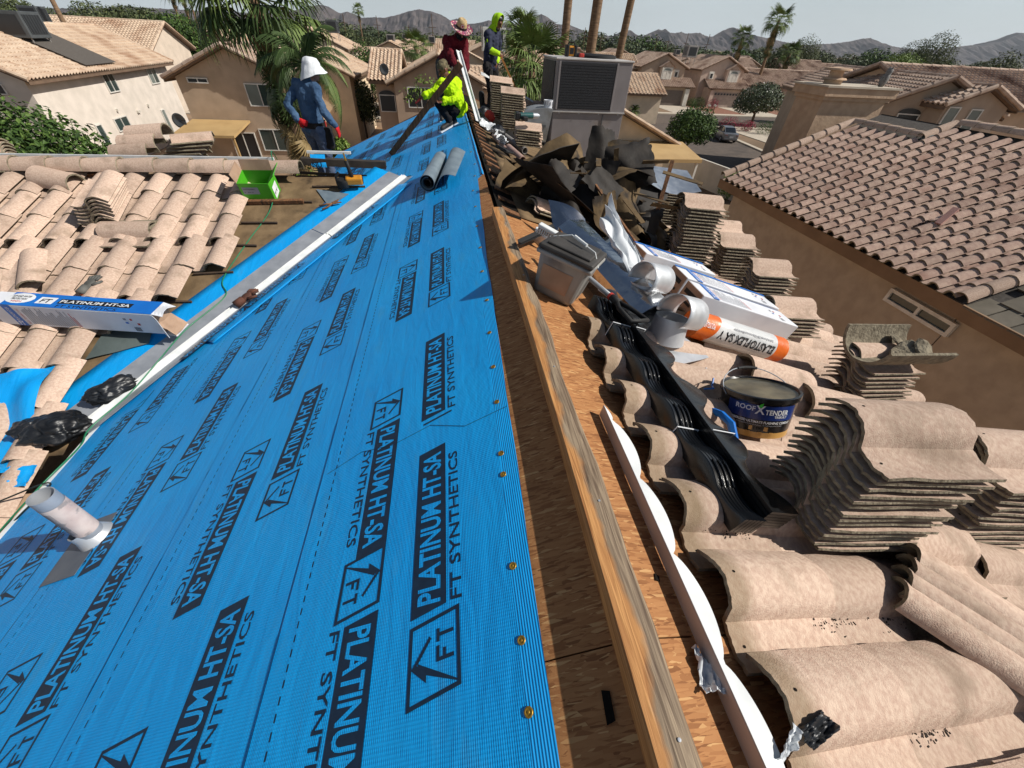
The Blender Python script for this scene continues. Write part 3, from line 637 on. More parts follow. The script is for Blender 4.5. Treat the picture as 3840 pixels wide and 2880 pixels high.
# cross gable ridge tiles (half barrels), white edge behind
def barrel_mesh(name, L_=.44, r0=.115, r1=.135, t=.016, seed=0, n=14, nl=3, rag=.004, spread=1.0):
    mb = MB()
    def fn(u, v):
        a = math.pi * (0.5 - spread / 2 + spread * u); rr = r0 + (r1 - r0) * v
        e = rag * nv((u * 8, v, seed), 1.5) * (1 if v in (0.0, 1.0) else 0)
        return Vector((-rr * math.cos(a), v * L_ + e, rr * math.sin(a)))
    mb.shell(fn, n, nl, t); k = n * nl; mb.mi = [0] * k + [1] * (len(mb.f) - k); return mb.mesh(name, [MT['tile'], MT['mortar']], True, 38)
BARREL = [barrel_mesh('ridge_tile', seed=i) for i in range(3)]
x = -7.1
ends = [-6.28, -5.87, -5.47, -5.08, -4.67, -4.25, -3.83, -3.41, -3.0, -2.59]
for i, xs in enumerate(ends):
    L_ = 0.44 if i < len(ends) - 1 else 0.55
    o = link('ridge_tile', BARREL[i % 3] if i < len(ends) - 1 else barrel_mesh('ridge_tile', L_=.55, r1=.125, seed=9), house)
    o.matrix_local = Matrix.Translation((0, 0, -GZ)) @ frame((xs + .0, YR - .10, ZR + 0.075), (0, -1, 0), (1, 0, .012)) @ Matrix.Translation((0, 0, 0)) 
m = MB(); m.bar((-6.5, YR + .14, ZR + .17), (-2.45, YR + .16, ZR + .17), .03, .035); hp('ridge_vent_strip', m, MT['whitemetal'])
# back slope of the cross gable
m = MB(); m.add([(-9, YR, ZR), (-.62, YR, ZR), (-4.2, YR + 4.2, ZR - 1.8), (-9, YR + 4.2, ZR - 1.8)], [(0, 1, 2, 3)]); hp('back_slope', m, MT['felt'])
# loose grit and twigs washed down into the tile pans
def grit(mtx_list, name, label):
    m = MB()
    for (mx_, n, sx_, sy_) in mtx_list:
        for _ in range(n):
            px, py = random.gauss(0, sx_), random.gauss(0, sy_); s = random.uniform(.0012, .0042)
            m.box((px, py, s * .4), (s, s * random.uniform(.8, 3), s * .8), mx_, Matrix.Rotation(random.uniform(0, 3), 3, 'Z'))
    o = m.build(name, pm(name, (0.03, 0.022, 0.016), rough=1)); tag(o, label, 'debris', kind='stuff'); return o
grit([(fr_ro(1.20, .318, .045), 260, .025, .05), (fr_ro(1.30, .03, .045), 200, .03, .05), (fr_ro(1.10, .80, .045), 140, .03, .06), (fr_ro(1.55, .32, .05), 120, .02, .05), (fr_ro(.95, .60, .05), 160, .02, .07), (fr_ro(1.60, 1.46, .05), 80, .02, .05)], 'grit', 'dark grit washed into the pans of the roof tiles')
# ---------------------------------------------------------------- ground, streets, hills
MT['ground'] = pm('desert_ground', srgb(150, 124, 98), srgb(128, 102, 78), scale=0.6, rough=0.95, bump=0.4, bscale=6, c3=srgb(112, 92, 70), s3=0.05, t3=(.45, .65))
MT['gravel'] = pm('red_gravel', srgb(150, 104, 82), srgb(118, 80, 62), scale=9, rough=0.95, bump=0.6, bscale=30)
MT['road'] = pm('asphalt', srgb(98, 86, 76), srgb(84, 74, 66), scale=2.0, rough=0.9, bump=0.3, bscale=50, c3=srgb(70, 62, 56), s3=.25)
MT['concrete'] = pm('concrete', srgb(196, 184, 166), srgb(180, 168, 150), scale=1.5, rough=0.9, bump=0.2, bscale=30)
MT['hill'] = pm('mountain_rock', srgb(96, 88, 86), srgb(62, 58, 60), scale=.012, rough=1.0, bump=0.0, c3=srgb(66, 62, 56), s3=.006, spec=.1)
m = MB(); m.add([(-9000, -400, GZ), (9000, -400, GZ), (9000, 9000, GZ), (-9000, 9000, GZ)], [(0, 1, 2, 3)]); structure('ground', m, MT['ground'])
m = MB(); m.add([(-60, 60.5, GZ + .01), (160, 60.5, GZ + .01), (160, 72, GZ + .01), (-60, 72, GZ + .01)], [(0, 1, 2, 3)]); structure('road', m, MT['road'])
m = MB(); m.prism([(23.5, 30), (31, 30), (33.6, 44), (34.6, 53), (36.5, 60.45), (25, 60.45), (24.6, 45)], GZ + .002, GZ + .018); structure('side_street', m, MT['road'])
for (y0, y1, x0, x1) in ((72, 73.6, -60, 160), (58.9, 60.5, 37, 160), (58.9, 60.5, -60, 24.5)):
    m = MB(); m.prism([(x0, y0), (x1, y0), (x1, y1), (x0, y1)], GZ, GZ + .13); structure('pavement', m, MT['concrete'])
m = MB(); m.prism([(31.2, 30), (31.7, 30), (34.3, 44), (35.3, 53), (37.2, 58.85), (36.7, 58.85), (34.75, 53), (33.75, 44)], GZ, GZ + .14); structure('kerb', m, MT['concrete'])
for (x0, x1, y0, y1) in ((37.5, 44.5, 73.6, 83.9), (51.0, 57.6, 73.6, 84.9), (38, 44, 48, 58.8)):
    m = MB(); m.prism([(x0, y0), (x1, y0), (x1, y1), (x0, y1)], GZ, GZ + .06); structure('driveway', m, MT['concrete'])
m = MB(); m.prism([(44.6, 73.7), (50.9, 73.7), (50.9, 84), (44.6, 84)], GZ, GZ + .05); structure('gravel_yard', m, MT['gravel'])
m = MB(); m.prism([(57.7, 73.7), (90, 73.7), (90, 84), (57.7, 84)], GZ, GZ + .05); structure('gravel_yard', m, MT['gravel'])
m = MB(); m.prism([(28, 73.7), (37.4, 73.7), (37.4, 84), (28, 84)], GZ, GZ + .045); structure('gravel_yard', m, MT['ground'])
SKY_LINE = [(-6500, 40), (-4204, 2), (-3775, 28), (-3238, 42), (-2672, 75), (-2102, 77), (-1667, 85), (-1421, 103), (-1335, 119), (-1307, 130), (-1212, 149), (-1114, 166), (-1042, 157), (-1002, 138), (-954, 115), (-884, 131), (-828, 118), (-749, 93), (-636, 104), (-551, 102), (-480, 118), (-418, 130), (-368, 145), (-310, 160), (-257, 169), (-209, 178), (-157, 171), (-110, 170), (-6, 149), (80, 114), (139, 130), (259, 95), (378, 111), (455, 131), (547, 118), (700, 115), (792, 129), (855, 162), (919, 178), (973, 200), (1041, 180), (1141, 134), (1266, 133), (1401, 104), (1504, 74), (1626, 58), (1749, 66), (1816, 105), (1926, 123), (1991, 91), (2060, 79), (2142, 111), (2225, 143), (2263, 134), (2299, 150), (2345, 120), (2423, 120), (2480, 133), (2532, 121), (2613, 128), (2689, 135), (2790, 106), (2851, 112), (2946, 164), (3050, 193), (3139, 176), (3227, 150), (3405, 132), (3729, 100), (3964, 87), (4127, 101), (4331, 117), (4511, 143), (4629, 167), (4732, 179), (4850, 142), (4964, 127), (5254, 107), (5501, 108), (5789, 136), (6060, 171), (6249, 174), (6423, 205), (6535, 246), (6629, 290), (6815, 322), (7258, 284), (7988, 252), (9000, 200)]
def sky_h(x):
    for (a, ha), (b, hb) in zip(SKY_LINE, SKY_LINE[1:]):
        if a <= x <= b: return ha + (hb - ha) * (x - a) / (b - a)
    return 60
def mountain(x0, x1, y, hf, name, seed):
    m = MB(); n = int((x1 - x0) / 16); R_ = 22
    def fn(u, v):
        x = x0 + (x1 - x0) * u; t = v * 2 - 1     # v: foot in front .. crest .. foot behind
        h = hf(x); d = h * 3.0 + 120
        prof = (1 - abs(t)) ** 1.15
        rid = nv((x / 70.0, t * 1.4, seed), 1.0) * 0.5 + nv((x / 28.0, t * 3, seed + 2), 1.0) * 0.3 + nv((x / 12.0, t * 5, seed + 5), 1.0) * .15
        z = h * (prof + rid * 0.95 * (abs(t) ** .7) * (1 - abs(t)) * 1.6) + 9 * nv((x / 16.0, 0, seed), 1) * prof + 5 * nv((x / 6.0, 0, seed), 1) * prof
        return Vector((x + 30 * nv((x / 90.0, t * 2, seed + 9), 1) * abs(t), y + t * d, GZ + max(z, -5)))
    m.grid(fn, n, R_); structure(name, m, MT['hill'])
mountain(-6500, 8500, 5200, lambda x: sky_h(x) + 2, 'mountain_range', 1)
mountain(-500, 9500, 8200, lambda x: 110 + 60 * nv((x / 900.0, 0, 0), 1) + 40 * nv((x / 300.0, 0, 2), 1), 'distant_mountains', 4)

# ---------------------------------------------------------------- houses
WALLS = {}
def wall_mat(key, c):
    if key not in WALLS: g_ = sum(c) / 3; c = [min(235, int((v * .80 + g_ * .20) * 1.07)) for v in c]; WALLS[key] = pm('stucco_' + key, srgb(*c), srgb(*[int(v * .93) for v in c]), scale=1.2, rough=0.95, bump=0.35, bscale=30, spec=.12)
    return WALLS[key]
MT['roofpale'] = pm('pale_roof_tile', srgb(212, 190, 166), srgb(192, 168, 146), scale=2.2, rough=.9, bump=.2, bscale=30, c3=srgb(168, 136, 112), s3=.5, t3=(.5, .7), spec=.2)
MT['roofbrown'] = pm('brown_roof_tile', srgb(196, 174, 156), srgb(172, 148, 132), scale=2.2, rough=.9, bump=.2, bscale=30, c3=srgb(122, 96, 82), s3=.5, t3=(.5, .7), spec=.2)
MT['trim'] = pm('brown_trim', srgb(120, 98, 80), srgb(104, 84, 68), scale=2, rough=.8)
MT['whitetrim'] = pm('white_trim', srgb(222, 216, 204), srgb(206, 200, 188), scale=3, rough=.7)
MT['frame'] = pm('window_frame', srgb(226, 222, 214), rough=.5)
def glass_mat(name, c, r=.08):
    return pm(name, c, tuple(v * .7 for v in c), scale=.6, rough=r, spec=.7)
MT['glass'] = glass_mat('window_glass', srgb(62, 76, 74)); MT['screen'] = glass_mat('window_screen', srgb(30, 32, 36), .35); MT['blind'] = glass_mat('window_blind', srgb(120, 128, 122), .3)
MT['black'] = pm('black_plastic', srgb(20, 20, 22), srgb(26, 26, 28), rough=.4)
def window(parent, o, xa, up, w, h, cols=2, glass='glass', arch=False, name='window', trim=None):
    """o: lower-left corner on the wall, xa: along the wall, up; the frame stands proud, the panes sit back"""
    M_ = frame(o, xa, up); t = .06
    m = MB()
    for (cx, cy, sx_, sy_) in ((w / 2, t / 2, w, t), (w / 2, h - t / 2, w, t), (t / 2, h / 2, t, h - 2 * t), (w - t / 2, h / 2, t, h - 2 * t)) : m.box((cx, cy, .02), (sx_, sy_, .07), M_)
    for i in range(1, cols): m.box((w * i / cols, h / 2, .022), (t * .9, h - 2 * t, .06), M_)
    f = m.build(name, MT['frame'], parent)
    for i in range(cols):
        p = MB(); p.box((w * (i + .5) / cols, h / 2, .005), (w / cols - t * .95, h - 2 * t, .02), M_); p.build('pane', MT[glass if not isinstance(glass, list) else glass[i]], f)
    if arch:
        p = MB(); n = 10; pts = [(w / 2 - (w / 2) * math.cos(math.pi * i / n), h + (w * .22) * math.sin(math.pi * i / n)) for i in range(n + 1)]
        p.prism(pts, -.01, .03, M_); p.build('arch', MT[glass if not isinstance(glass, list) else glass[0]], f)
    return f
def tile_field(parent, o, u, v, width, length, pitch=.31, expo=.36, mat='roofpale', indiv=0, name='roof_tiles', hgt=.085, seg=4):
    """tile relief on a roof plane: o = eave corner, u along the eave, v up the slope (unit vectors)"""
    u, v = Vector(u).normalized(), Vector(v).normalized(); nrm = u.cross(v)
    if nrm.z < 0: nrm = -nrm
    nc = max(1, round(width / pitch)); nr = max(1, round(length / expo)); pitch = width / nc; expo = length / nr; o = Vector(o)
    if indiv:
        mt = MB(); W2 = pitch * 1.06; L2 = expo * 1.14
        mt.shell(lambda a, b: Vector(((a - .5) * W2, b * L2, hgt * (max(0, math.sin(math.pi * a / .62)) if a < .62 else -.15 * math.sin(math.pi * (a - .62) / .38)) + .05 * b)), 6, 1, .025)
        me = mt.mesh('tile', MT[mat], True, 40); cells = sorted(((r, c) for r in range(nr) for c in range(nc)), key=lambda q: ((parent.matrix_world @ (o + u * (q[1] * pitch) + v * (q[0] * expo))) - Vector((0, 0, 1))).length)
        for r, c in cells[:indiv]:
            ob = link('tile', me, parent); ob.matrix_local = frame(o + u * ((c + .5) * pitch) + v * ((r + 1.06) * expo) + nrm * (.02 + random.uniform(0, .006)), u, -v) if u.cross(-v).dot(nrm) > 0 else frame(o + u * ((c + .5) * pitch) + v * ((r + 1.06) * expo) + nrm * (.02 + random.uniform(0, .006)), -u, -v)
        rest = set(cells[indiv:])
        if not rest: return
    else: rest = None
    m = MB(); prof = [(i / seg, hgt * max(0, math.sin(math.pi * min(1, i / seg / .65)))) for i in range(seg)]
    for r in range(nr):
        row = []
        for (vv, lift) in ((r * expo - .02, .085), ((r + 1) * expo, .012)):
            for c in range(nc):
                for (a, h) in prof: row.append(o + u * ((c + a) * pitch) + v * vv + nrm * (h + lift))
            row.append(o + u * width + v * vv + nrm * lift)
        K = nc * seg + 1; b = len(m.v)
        if rest is None: m.add(row, [(i, i + 1, K + i + 1, K + i) for i in range(K - 1)])
        else: m.add(row, [(i, i + 1, K + i + 1, K + i) for i in range(K - 1) if (r, i // seg) in rest])
        # butt face
        fr = row[:K]; m.add(fr + [p - nrm * .085 for p in fr], [(i + 1, i, K + i, K + i + 1) for i in range(K - 1) if rest is None or (r, i // seg) in rest])
    ob = m.build(name, MT[mat], parent); ob['kind'] = 'stuff'; return ob
def gable_house(name, label, x0, x1, y0, y1, eave, axis='y', slope=.42, oh=.5, rot=0.0, wall='tan', wc=(196, 164, 136), roof='roofpale', pivot=None, indiv=0, group=None, cat='house', tiles=True, sides=(1, 1), gz=GZ, pitch=.31, rake=True):
    """root at the first corner; local frame = world frame turned by rot about that corner"""
    pv = pivot or (x0, y0)
    root = thing(name, label, cat, Matrix.Translation((pv[0], pv[1], gz)) @ Matrix.Rotation(math.radians(rot), 4, 'Z'), group)
    ax0, ax1, ay0, ay1 = x0 - pv[0], x1 - pv[0], y0 - pv[1], y1 - pv[1]; wm = wall_mat(wall, wc)
    if axis == 'x':   # build along y and swap
        a0, a1, b0, b1 = ay0, ay1, ax0, ax1; S = lambda p: Vector((p[1], p[0], p[2]))
    else:
        a0, a1, b0, b1 = ax0, ax1, ay0, ay1; S = lambda p: Vector(p)
    mid = (a0 + a1) / 2; hr = eave + slope * (a1 - a0) / 2
    m = MB()
    vs = [S(p) for p in ((a0, b0, 0), (a1, b0, 0), (a1, b0, eave), (mid, b0, hr), (a0, b0, eave), (a0, b1, 0), (a1, b1, 0), (a1, b1, eave), (mid, b1, hr), (a0, b1, eave))]
    fs = [(0, 1, 2, 3, 4), (9, 8, 7, 6, 5), (1, 6, 7, 2), (5, 0, 4, 9)]; fs = [tuple(reversed(f)) for f in fs] if axis == 'x' else fs
    m.add(vs, fs); m.build('wall', wm, root)
    c = 1 / math.sqrt(1 + slope * slope); bb0, bb1 = b0 - oh, b1 + oh
    for sgn, ae, en in ((-1, a0 - oh, sides[0]), (1, a1 + oh, sides[1])):
        ze = eave - oh * slope + .03; zr = hr + .03
        q = [S((ae, bb0, ze)), S((mid, bb0, zr)), S((mid, bb1, zr)), S((ae, bb1, ze))]
        n_ = (q[1] - q[0]).cross(q[3] - q[0]).normalized(); n_ = n_ if n_.z > 0 else -n_
        m = MB(); m.add([p for p in q] + [p + n_ * .12 for p in q], [(0, 1, 2, 3), (7, 6, 5, 4), (0, 4, 5, 1), (1, 5, 6, 2), (2, 6, 7, 3), (3, 7, 4, 0)]); rf = m.build('roof', MT['trim'], root)
        if tiles and en: tile_field(root, q[0] + n_ * .125, q[3] - q[0], q[1] - q[0], (q[3] - q[0]).length, (q[1] - q[0]).length, mat=roof, indiv=indiv if en == 2 else 0, pitch=pitch)
        m = MB(); m.bar(S((ae, bb0, ze + .02)), S((ae, bb1, ze + .02)), .05, .2); m.build('fascia', MT['trim'], root)
        if rake:
            for bq in (bb0, bb1):
                nn = max(3, int((q[1] - q[0]).length / .8)); A = S((ae, bq, ze)) + n_ * .19; B = S((mid, bq, zr)) + n_ * .19
                m = MB()
                for i in range(nn): m.tube([A.lerp(B, i / nn), A.lerp(B, (i + 1.04) / nn)], [.13, .105], 7)
                o = m.build('rake_tiles', MT[roof], root); o['kind'] = 'stuff'
    A, B = S((mid, bb0, hr + .2)), S((mid, bb1, hr + .2)); nn = max(4, int((B - A).length / .8)); m = MB()
    for i in range(nn): m.tube([A.lerp(B, i / nn), A.lerp(B, (i + 1.04) / nn)], [.13, .105], 7)
    o = m.build('ridge_tiles', MT[roof], root); o['kind'] = 'stuff'
    return root
def rooftop_ac(label, loc, size, rz=0, group='air conditioners on far roofs', stand=.5, mat='acgrey'):
    t = thing('rooftop_air_conditioner', label, 'air conditioner', Matrix.Translation(loc) @ Matrix.Rotation(math.radians(rz), 4, 'Z'), group)
    sx_, sy_, sz_ = size
    m = MB(); m.bevbox((0, 0, stand + sz_ / 2), size, .03); m.build('cabinet', MT[mat], t)
    for s in (-1, 1):
        m = MB(); m.box((s * (sx_ / 2 + .012), 0, stand + sz_ * .52), (.02, sy_ * .8, sz_ * .72)); g = m.build('coil_grille', MT['screen'], t)
        m = MB()
        for i in range(7): m.box((s * (sx_ / 2 + .028), -sy_ * .38 + sy_ * .76 * i / 6, stand + sz_ * .52), (.012, .03, sz_ * .72))
        m.build('louvre', MT[mat], g)['kind'] = 'stuff'
    m = MB(); m.box((0, -sy_ / 2 - .012, stand + sz_ * .5), (sx_ * .75, .02, sz_ * .72)); m.build('coil_grille', MT['screen'], t)
    m = MB()
    for i in (-1, 1):
        for j in (-1, 1): m.box((i * sx_ * .42, j * sy_ * .42, stand / 2 - .25), (.06, .06, stand + .5))
    m.build('stand', MT['acgrey'], t)
    return t
MT['acgrey'] = pm('grey_cabinet', srgb(150, 146, 142), srgb(138, 134, 130), scale=2, rough=.5, metal=.1)
MT['acdark'] = pm('dark_cabinet', srgb(86, 90, 92), srgb(74, 78, 80), scale=2, rough=.5, metal=.1)
MT['acwhite'] = pm('white_cabinet', srgb(206, 208, 204), srgb(192, 194, 190), scale=2, rough=.5)

# A: two-storey house on the left with a sunlit stucco side
A = gable_house('house', 'two-storey house with bright sunlit stucco side wall left of the palm', -31.7, -23.3, 30.6, 47.8, 5.4, 'y', .46, .5, 4, 'white', (214, 200, 186), 'roofpale', (-23.3, 30.6), indiv=300, sides=(0, 2))
X1 = (0, 1, 0)
for (ly, hz_, w, h, cols, gl) in ((7.2, 4.05, 1.35, 1.15, 2, 'glass'), (13.5, 4.05, 1.45, 1.15, 2, ['blind', 'glass']), (3.6, 1.5, .7, 1.15, 1, 'glass'), (5.9, 1.9, 1.75, .8, 2, 'glass'), (12.9, .4, .6, 2.0, 1, 'blind')):
    window(A, Vector((.03, ly, hz_)), X1, (0, 0, 1), w, h, cols, gl)
for lx in (-4.6, -2.6): window(A, Vector((lx, -.03, 4.6)), (1, 0, 0), (0, 0, 1), 1.5, .5, 2, 'screen')
m = MB()
for (ly, h) in ((6.9, 3.1), (9.4, 2.7), (9.6, 2.7), (11.3, 2.9)): m.box((.08, ly, h), (.16, .14, .14))
m.build('dryer_vent', MT['whitetrim'], A)
m = MB(); q = [(-4.4, 5.6, 7.62), (-4.4, 9.3, 7.62), (.35, 9.3, 5.44), (.35, 5.6, 5.44)]; m.add(q, [(0, 1, 2, 3)]); m.add([(x, y, z + .24) for (x, y, z) in q], [(3, 2, 1, 0)]); m.build('flat_roof_strip', MT['asphalt_tile'], A)
rooftop_ac('big dark rooftop air conditioner on the left two-storey house', (-26.35, 36.9, -.55), (1.7, 1.9, 1.25), 4, None, .45, 'acdark')
rooftop_ac('smaller air conditioner behind the big one on the left', (-33.4, 49, .1), (1.3, 1.3, 1.0), 4, None, .4, 'acdark')
# A2 behind it
gable_house('house', 'pale tiled house behind the left two-storey house', -62, -31, 57, 67, 5.6, 'x', .42, .5, 3, 'cream', (206, 186, 164), 'roofpale', sides=(1, 0))
# B: shaded gable with patio cover
B = gable_house('house', 'tan stucco house with shaded gable and a patio cover', -18.0, -10.6, 35.7, 46, 5.3, 'y', .43, .5, 0, 'tan', (186, 158, 130), 'roofbrown', sides=(1, 1))
for (lx, hz_, w, h, gl) in ((.7, 5.0, 1.3, .3, 'screen'), (4.2, 3.8, 1.75, 1.3, ['blind', 'glass']), (4.15, 1.05, 2.0, 1.4, 'glass'), (2.1, .1, 1.7, 2.1, 'screen')): window(B, Vector((lx, -.03, hz_)), (1, 0, 0), (0, 0, 1), w, h, 2, gl)
m = MB(); m.box((3.7, -.05, 7.0), (1.2, .06, .3)); m.build('gable_vent', MT['trim'], B)
MT['patio'] = pm('patio_tan_metal', srgb(190, 158, 108), srgb(178, 146, 98), scale=1, rough=.7)
pt = thing('patio_cover', 'ochre patio cover on posts against the tan gable house', 'patio cover', (-16.1, 34.2, GZ))
m = MB(); m.add([(-1.9, 1.45, 2.95), (1.9, 1.45, 2.95), (1.9, -1.9, 2.55), (-1.9, -1.9, 2.55), (-1.9, 1.45, 2.83), (1.9, 1.45, 2.83), (1.9, -1.9, 2.40), (-1.9, -1.9, 2.40)], [(3, 2, 1, 0), (4, 5, 6, 7), (0, 1, 5, 4), (1, 2, 6, 5), (2, 3, 7, 6), (3, 0, 4, 7)]); m.build('roof', MT['patio'], pt)
for x in (-1.75, 1.75):
    m = MB(); m.box((x, -1.75, 1.2), (.12, .12, 2.4)); m.build('post', MT['patio'], pt)
def dish(label, loc, r, group):
    t = thing('satellite_dish', label, 'satellite dish', loc, group)
    m = MB(); m.shell(lambda u, v: Vector((r * v * math.cos(u * 2 * math.pi), -.25 * r * v * v + .0, r * v * math.sin(u * 2 * math.pi) * 1.05 + r)), 20, 4, .02); m.build('dish', MT['acdark'], t, True)
    m = MB(); m.tube([(0, .1, r), (0, .12, -.1), (.1, .3, -.5)], .03, 6); m.build('mast', MT['acdark'], t)
    m = MB(); m.tube([(0, -.02, .2 * r), (0, -.6, .6 * r)], .015, 5); m.build('feed_arm', MT['acdark'], t)
    return t
dish('dark satellite dish beside the ochre patio cover', (-18.2, 34.4, -4.4), .42, 'satellite dishes')
# C: centre house with shaded gable
C = gable_house('house', 'tan two-storey house with wide shaded gable behind the workers', -4.0, 2.9, 38.8, 50, 5.25, 'y', .46, .5, 0, 'tan2', (178, 150, 124), 'roofpale', sides=(1, 1))
window(C, Vector((.95, -.03, 3.65)), (1, 0, 0), (0, 0, 1), 2.1, 1.35, 2, 'screen')
window(C, Vector((4.2, -.03, 3.65)), (1, 0, 0), (0, 0, 1), 1.2, 1.2, 1, 'screen')
C2 = gable_house('house', 'pale tiled wing beside the wide gable with arched window', -5.55, -4.05, 39.8, 48.5, 5.25, 'x', .36, .45, 0, 'tan2', (178, 150, 124), 'roofpale', indiv=200, sides=(2, 0))
window(C2, Vector((.15, -.03, 3.2)), (1, 0, 0), (0, 0, 1), 1.25, 1.15, 1, 'screen', True)
dish('grey satellite dish on the eave of the centre house', (-4.6, 38.9, -1.35), .34, 'satellite dishes')
rooftop_ac('pale evaporative cooler on the roof behind the maroon worker', (4.4, 45.5, -.3), (2.0, 1.6, 1.6), 0, None, .5, 'acwhite')
# F1, F2: houses left of centre
F1 = gable_house('house', 'cream house with sunlit side behind the feathery palm', -14.5, -8.1, 43.2, 54, 5.2, 'y', .42, .45, 0, 'cream2', (222, 194, 158), 'roofpale', sides=(1, 1))
F2 = gable_house('house', 'pale house with rooftop unit right of the palm crown', -21, -12.9, 69, 82, 6.2, 'y', .42, .5, 2, 'cream3', (214, 196, 168), 'roofpale', sides=(1, 1))
rooftop_ac('dark unit on the pale roof right of the palm crown', (-14.6, 73, .3), (1.4, 1.4, 1.3), 2, None, .4, 'acdark')
# D and E across the street
def front_house(name, label, x0, mirror, wc, key):
    w = 8.4; s = -1 if mirror else 1
    root = gable_house(name, label, x0, x0 + w, 86, 95.5, 5.4, 'y', .42, .5, 0, key, wc, 'roofbrown', sides=(1, 1), pitch=.36)
    gx = 1.9 if not mirror else 1.2
    m = MB(); m.prism([(gx, -2.2), (gx + 7.4, -2.2), (gx + 7.4, -.02), (gx, -.02)], 0, 2.9); m.build('garage_wall', wall_mat(key, wc), root)
    m = MB(); a, b = gx - .5, gx + 7.9
    q = [Vector((a, -2.9, 2.75)), Vector((b, -2.9, 2.75)), Vector((b, .0, 3.95)), Vector((a, .0, 3.95))]
    m.add(q + [p + Vector((0, -.04, .1)) for p in q], [(0, 3, 2, 1), (4, 5, 6, 7), (0, 1, 5, 4), (1, 2, 6, 5), (2, 3, 7, 6), (3, 0, 4, 7)]); m.build('porch_roof', MT['trim'], root)
    tile_field(root, q[0] + Vector((0, -.04, .11)), (1, 0, 0), q[3] - q[0], b - a, (q[3] - q[0]).length, mat='roofbrown', pitch=.36)
    dc = srgb(110, 98, 90) if not mirror else srgb(176, 156, 144)
    mm = MB(); mm.box((gx + 3.6, -2.23, 1.15), (5.0, .06, 2.3)); g = mm.build('garage_door', pm('garage_door_' + key, dc, scale=2, rough=.6), root)
    for k in range(4):
        p = MB(); p.box((gx + 3.6, -2.27, .32 + .57 * k), (4.9, .03, .5)); p.build('door_panel', pm('door_panel_' + key + str(k), dc, scale=2, rough=.6), g)
    if mirror:
        for k in range(8): p = MB(); p.box((gx + 1.5 + .6 * k, -2.295, 2.03), (.42, .02, .28)); p.build('pane', MT['screen'], g)
    for px in (gx + .55, gx + 6.7):
        p = MB(); p.box((px, -2.45, 1.3), (.75, .5, 2.6)); p.build('pillar', MT['whitetrim'] if not mirror else wall_mat(key, wc), root)
    # bay with window above the porch roof
    bx = 3.3 if not mirror else 4.6
    m = MB(); m.prism([(bx, -.9), (bx + 2.6, -.9), (bx + 2.6, -.01), (bx, -.01)], 3.35, 5.5); m.build('bay', wall_mat(key, wc), root)
    mid = bx + 1.3
    m = MB(); m.add([(bx - .2, -1.2, 5.45), (mid, -1.2, 6.35), (mid, .5, 6.35), (bx - .2, .5, 5.45), (bx + 2.8, -1.2, 5.45), (bx + 2.8, .5, 5.45)], [(0, 1, 2, 3), (1, 4, 5, 2)]); m.add([(bx, -.9, 5.5), (bx + 2.6, -.9, 5.5), (mid, -.9, 6.3)], [(0, 1, 2)]); m.build('bay_roof', MT['roofbrown'], root)
    window(root, Vector((bx + .55, -.93, 3.75)), (1, 0, 0), (0, 0, 1), 1.5, 1.25, 2, 'blind', True)
    m = MB(); m.box((bx + 1.3, -.93, 4.45), (2.0, .05, 2.0)); m.build('window_surround', MT['whitetrim'], root)
    sx_ = 6.4 if not mirror else 1.6
    m = MB(); m.box((sx_ + .4, -.04, 4.5), (1.0, .06, 1.3)); m.build('window_surround', MT['whitetrim'], root)
    window(root, Vector((sx_ + .1, -.09, 4.1)), (1, 0, 0), (0, 0, 1), .6, .8, 1, 'screen')
    return root
front_house('house', 'two-storey house across the street with brown garage door', 35.2, False, (176, 152, 130), 'greige')
front_house('house', 'pinkish two-storey house across the street behind the flowering tree', 47.0, True, (200, 172, 152), 'pinkish')
gable_house('house', 'long low tiled house right of the pinkish house across the street', 56.5, 78, 87, 97, 3.4, 'x', .42, .5, 0, 'tan3', (190, 164, 142), 'roofbrown', sides=(1, 0), pitch=.4)
gable_house('house', 'low tiled wing left of the house with brown garage door', 26.5, 35.0, 88, 96, 5.0, 'x', .42, .5, 0, 'greige2', (170, 148, 128), 'roofpale', sides=(1, 0), pitch=.4)
rooftop_ac('boxy tan cooler on the roof across the street', (46.2, 91, -.6), (2.0, 2.0, 1.7), 0, None, .5, 'acgrey')
# G: low house behind the air conditioner with a patio cover
G = gable_house('house', 'low cream house behind our air conditioner with a sloping rake', 4.5, 15.4, 30.0, 42, 3.1, 'y', .41, .55, 0, 'creamG', (206, 184, 154), 'roofpale', sides=(0, 1))
pt = thing('patio_cover', 'brown patio cover beyond the torn felt heap', 'patio cover', (14.2, 28.7, GZ))
m = MB(); m.add([(-2.4, 1.25, 3.2), (2.2, 1.25, 3.2), (2.2, -2.0, 2.75), (-2.4, -2.0, 2.75), (-2.4, 1.25, 3.05), (2.2, 1.25, 3.05), (2.2, -2.0, 2.55), (-2.4, -2.0, 2.55)], [(3, 2, 1, 0), (4, 5, 6, 7), (0, 1, 5, 4), (1, 2, 6, 5), (2, 3, 7, 6), (3, 0, 4, 7)]); m.build('roof', MT['patio'], pt)
for x in (-2.2, 2.0):
    m = MB(); m.box((x, -1.8, 1.3), (.14, .14, 2.6)); m.build('post', MT['whitetrim'], pt)
m = MB(); m.bar((18.6, 36.5, GZ + .9), (20.4, 26.5, GZ + .9), .2, 1.8); o = tag(m.build('garden_wall', wall_mat('wallgrey', (196, 188, 176))), 'pale rendered garden wall beside the side street', 'wall')
MT['block'] = pm('block_wall', srgb(128, 106, 88), srgb(112, 92, 76), scale=3, rough=.95, bump=.4, bscale=30)
bw = thing('block_wall', 'brown block wall in the yard between the two houses', 'wall', (7.0, 17.6, GZ))
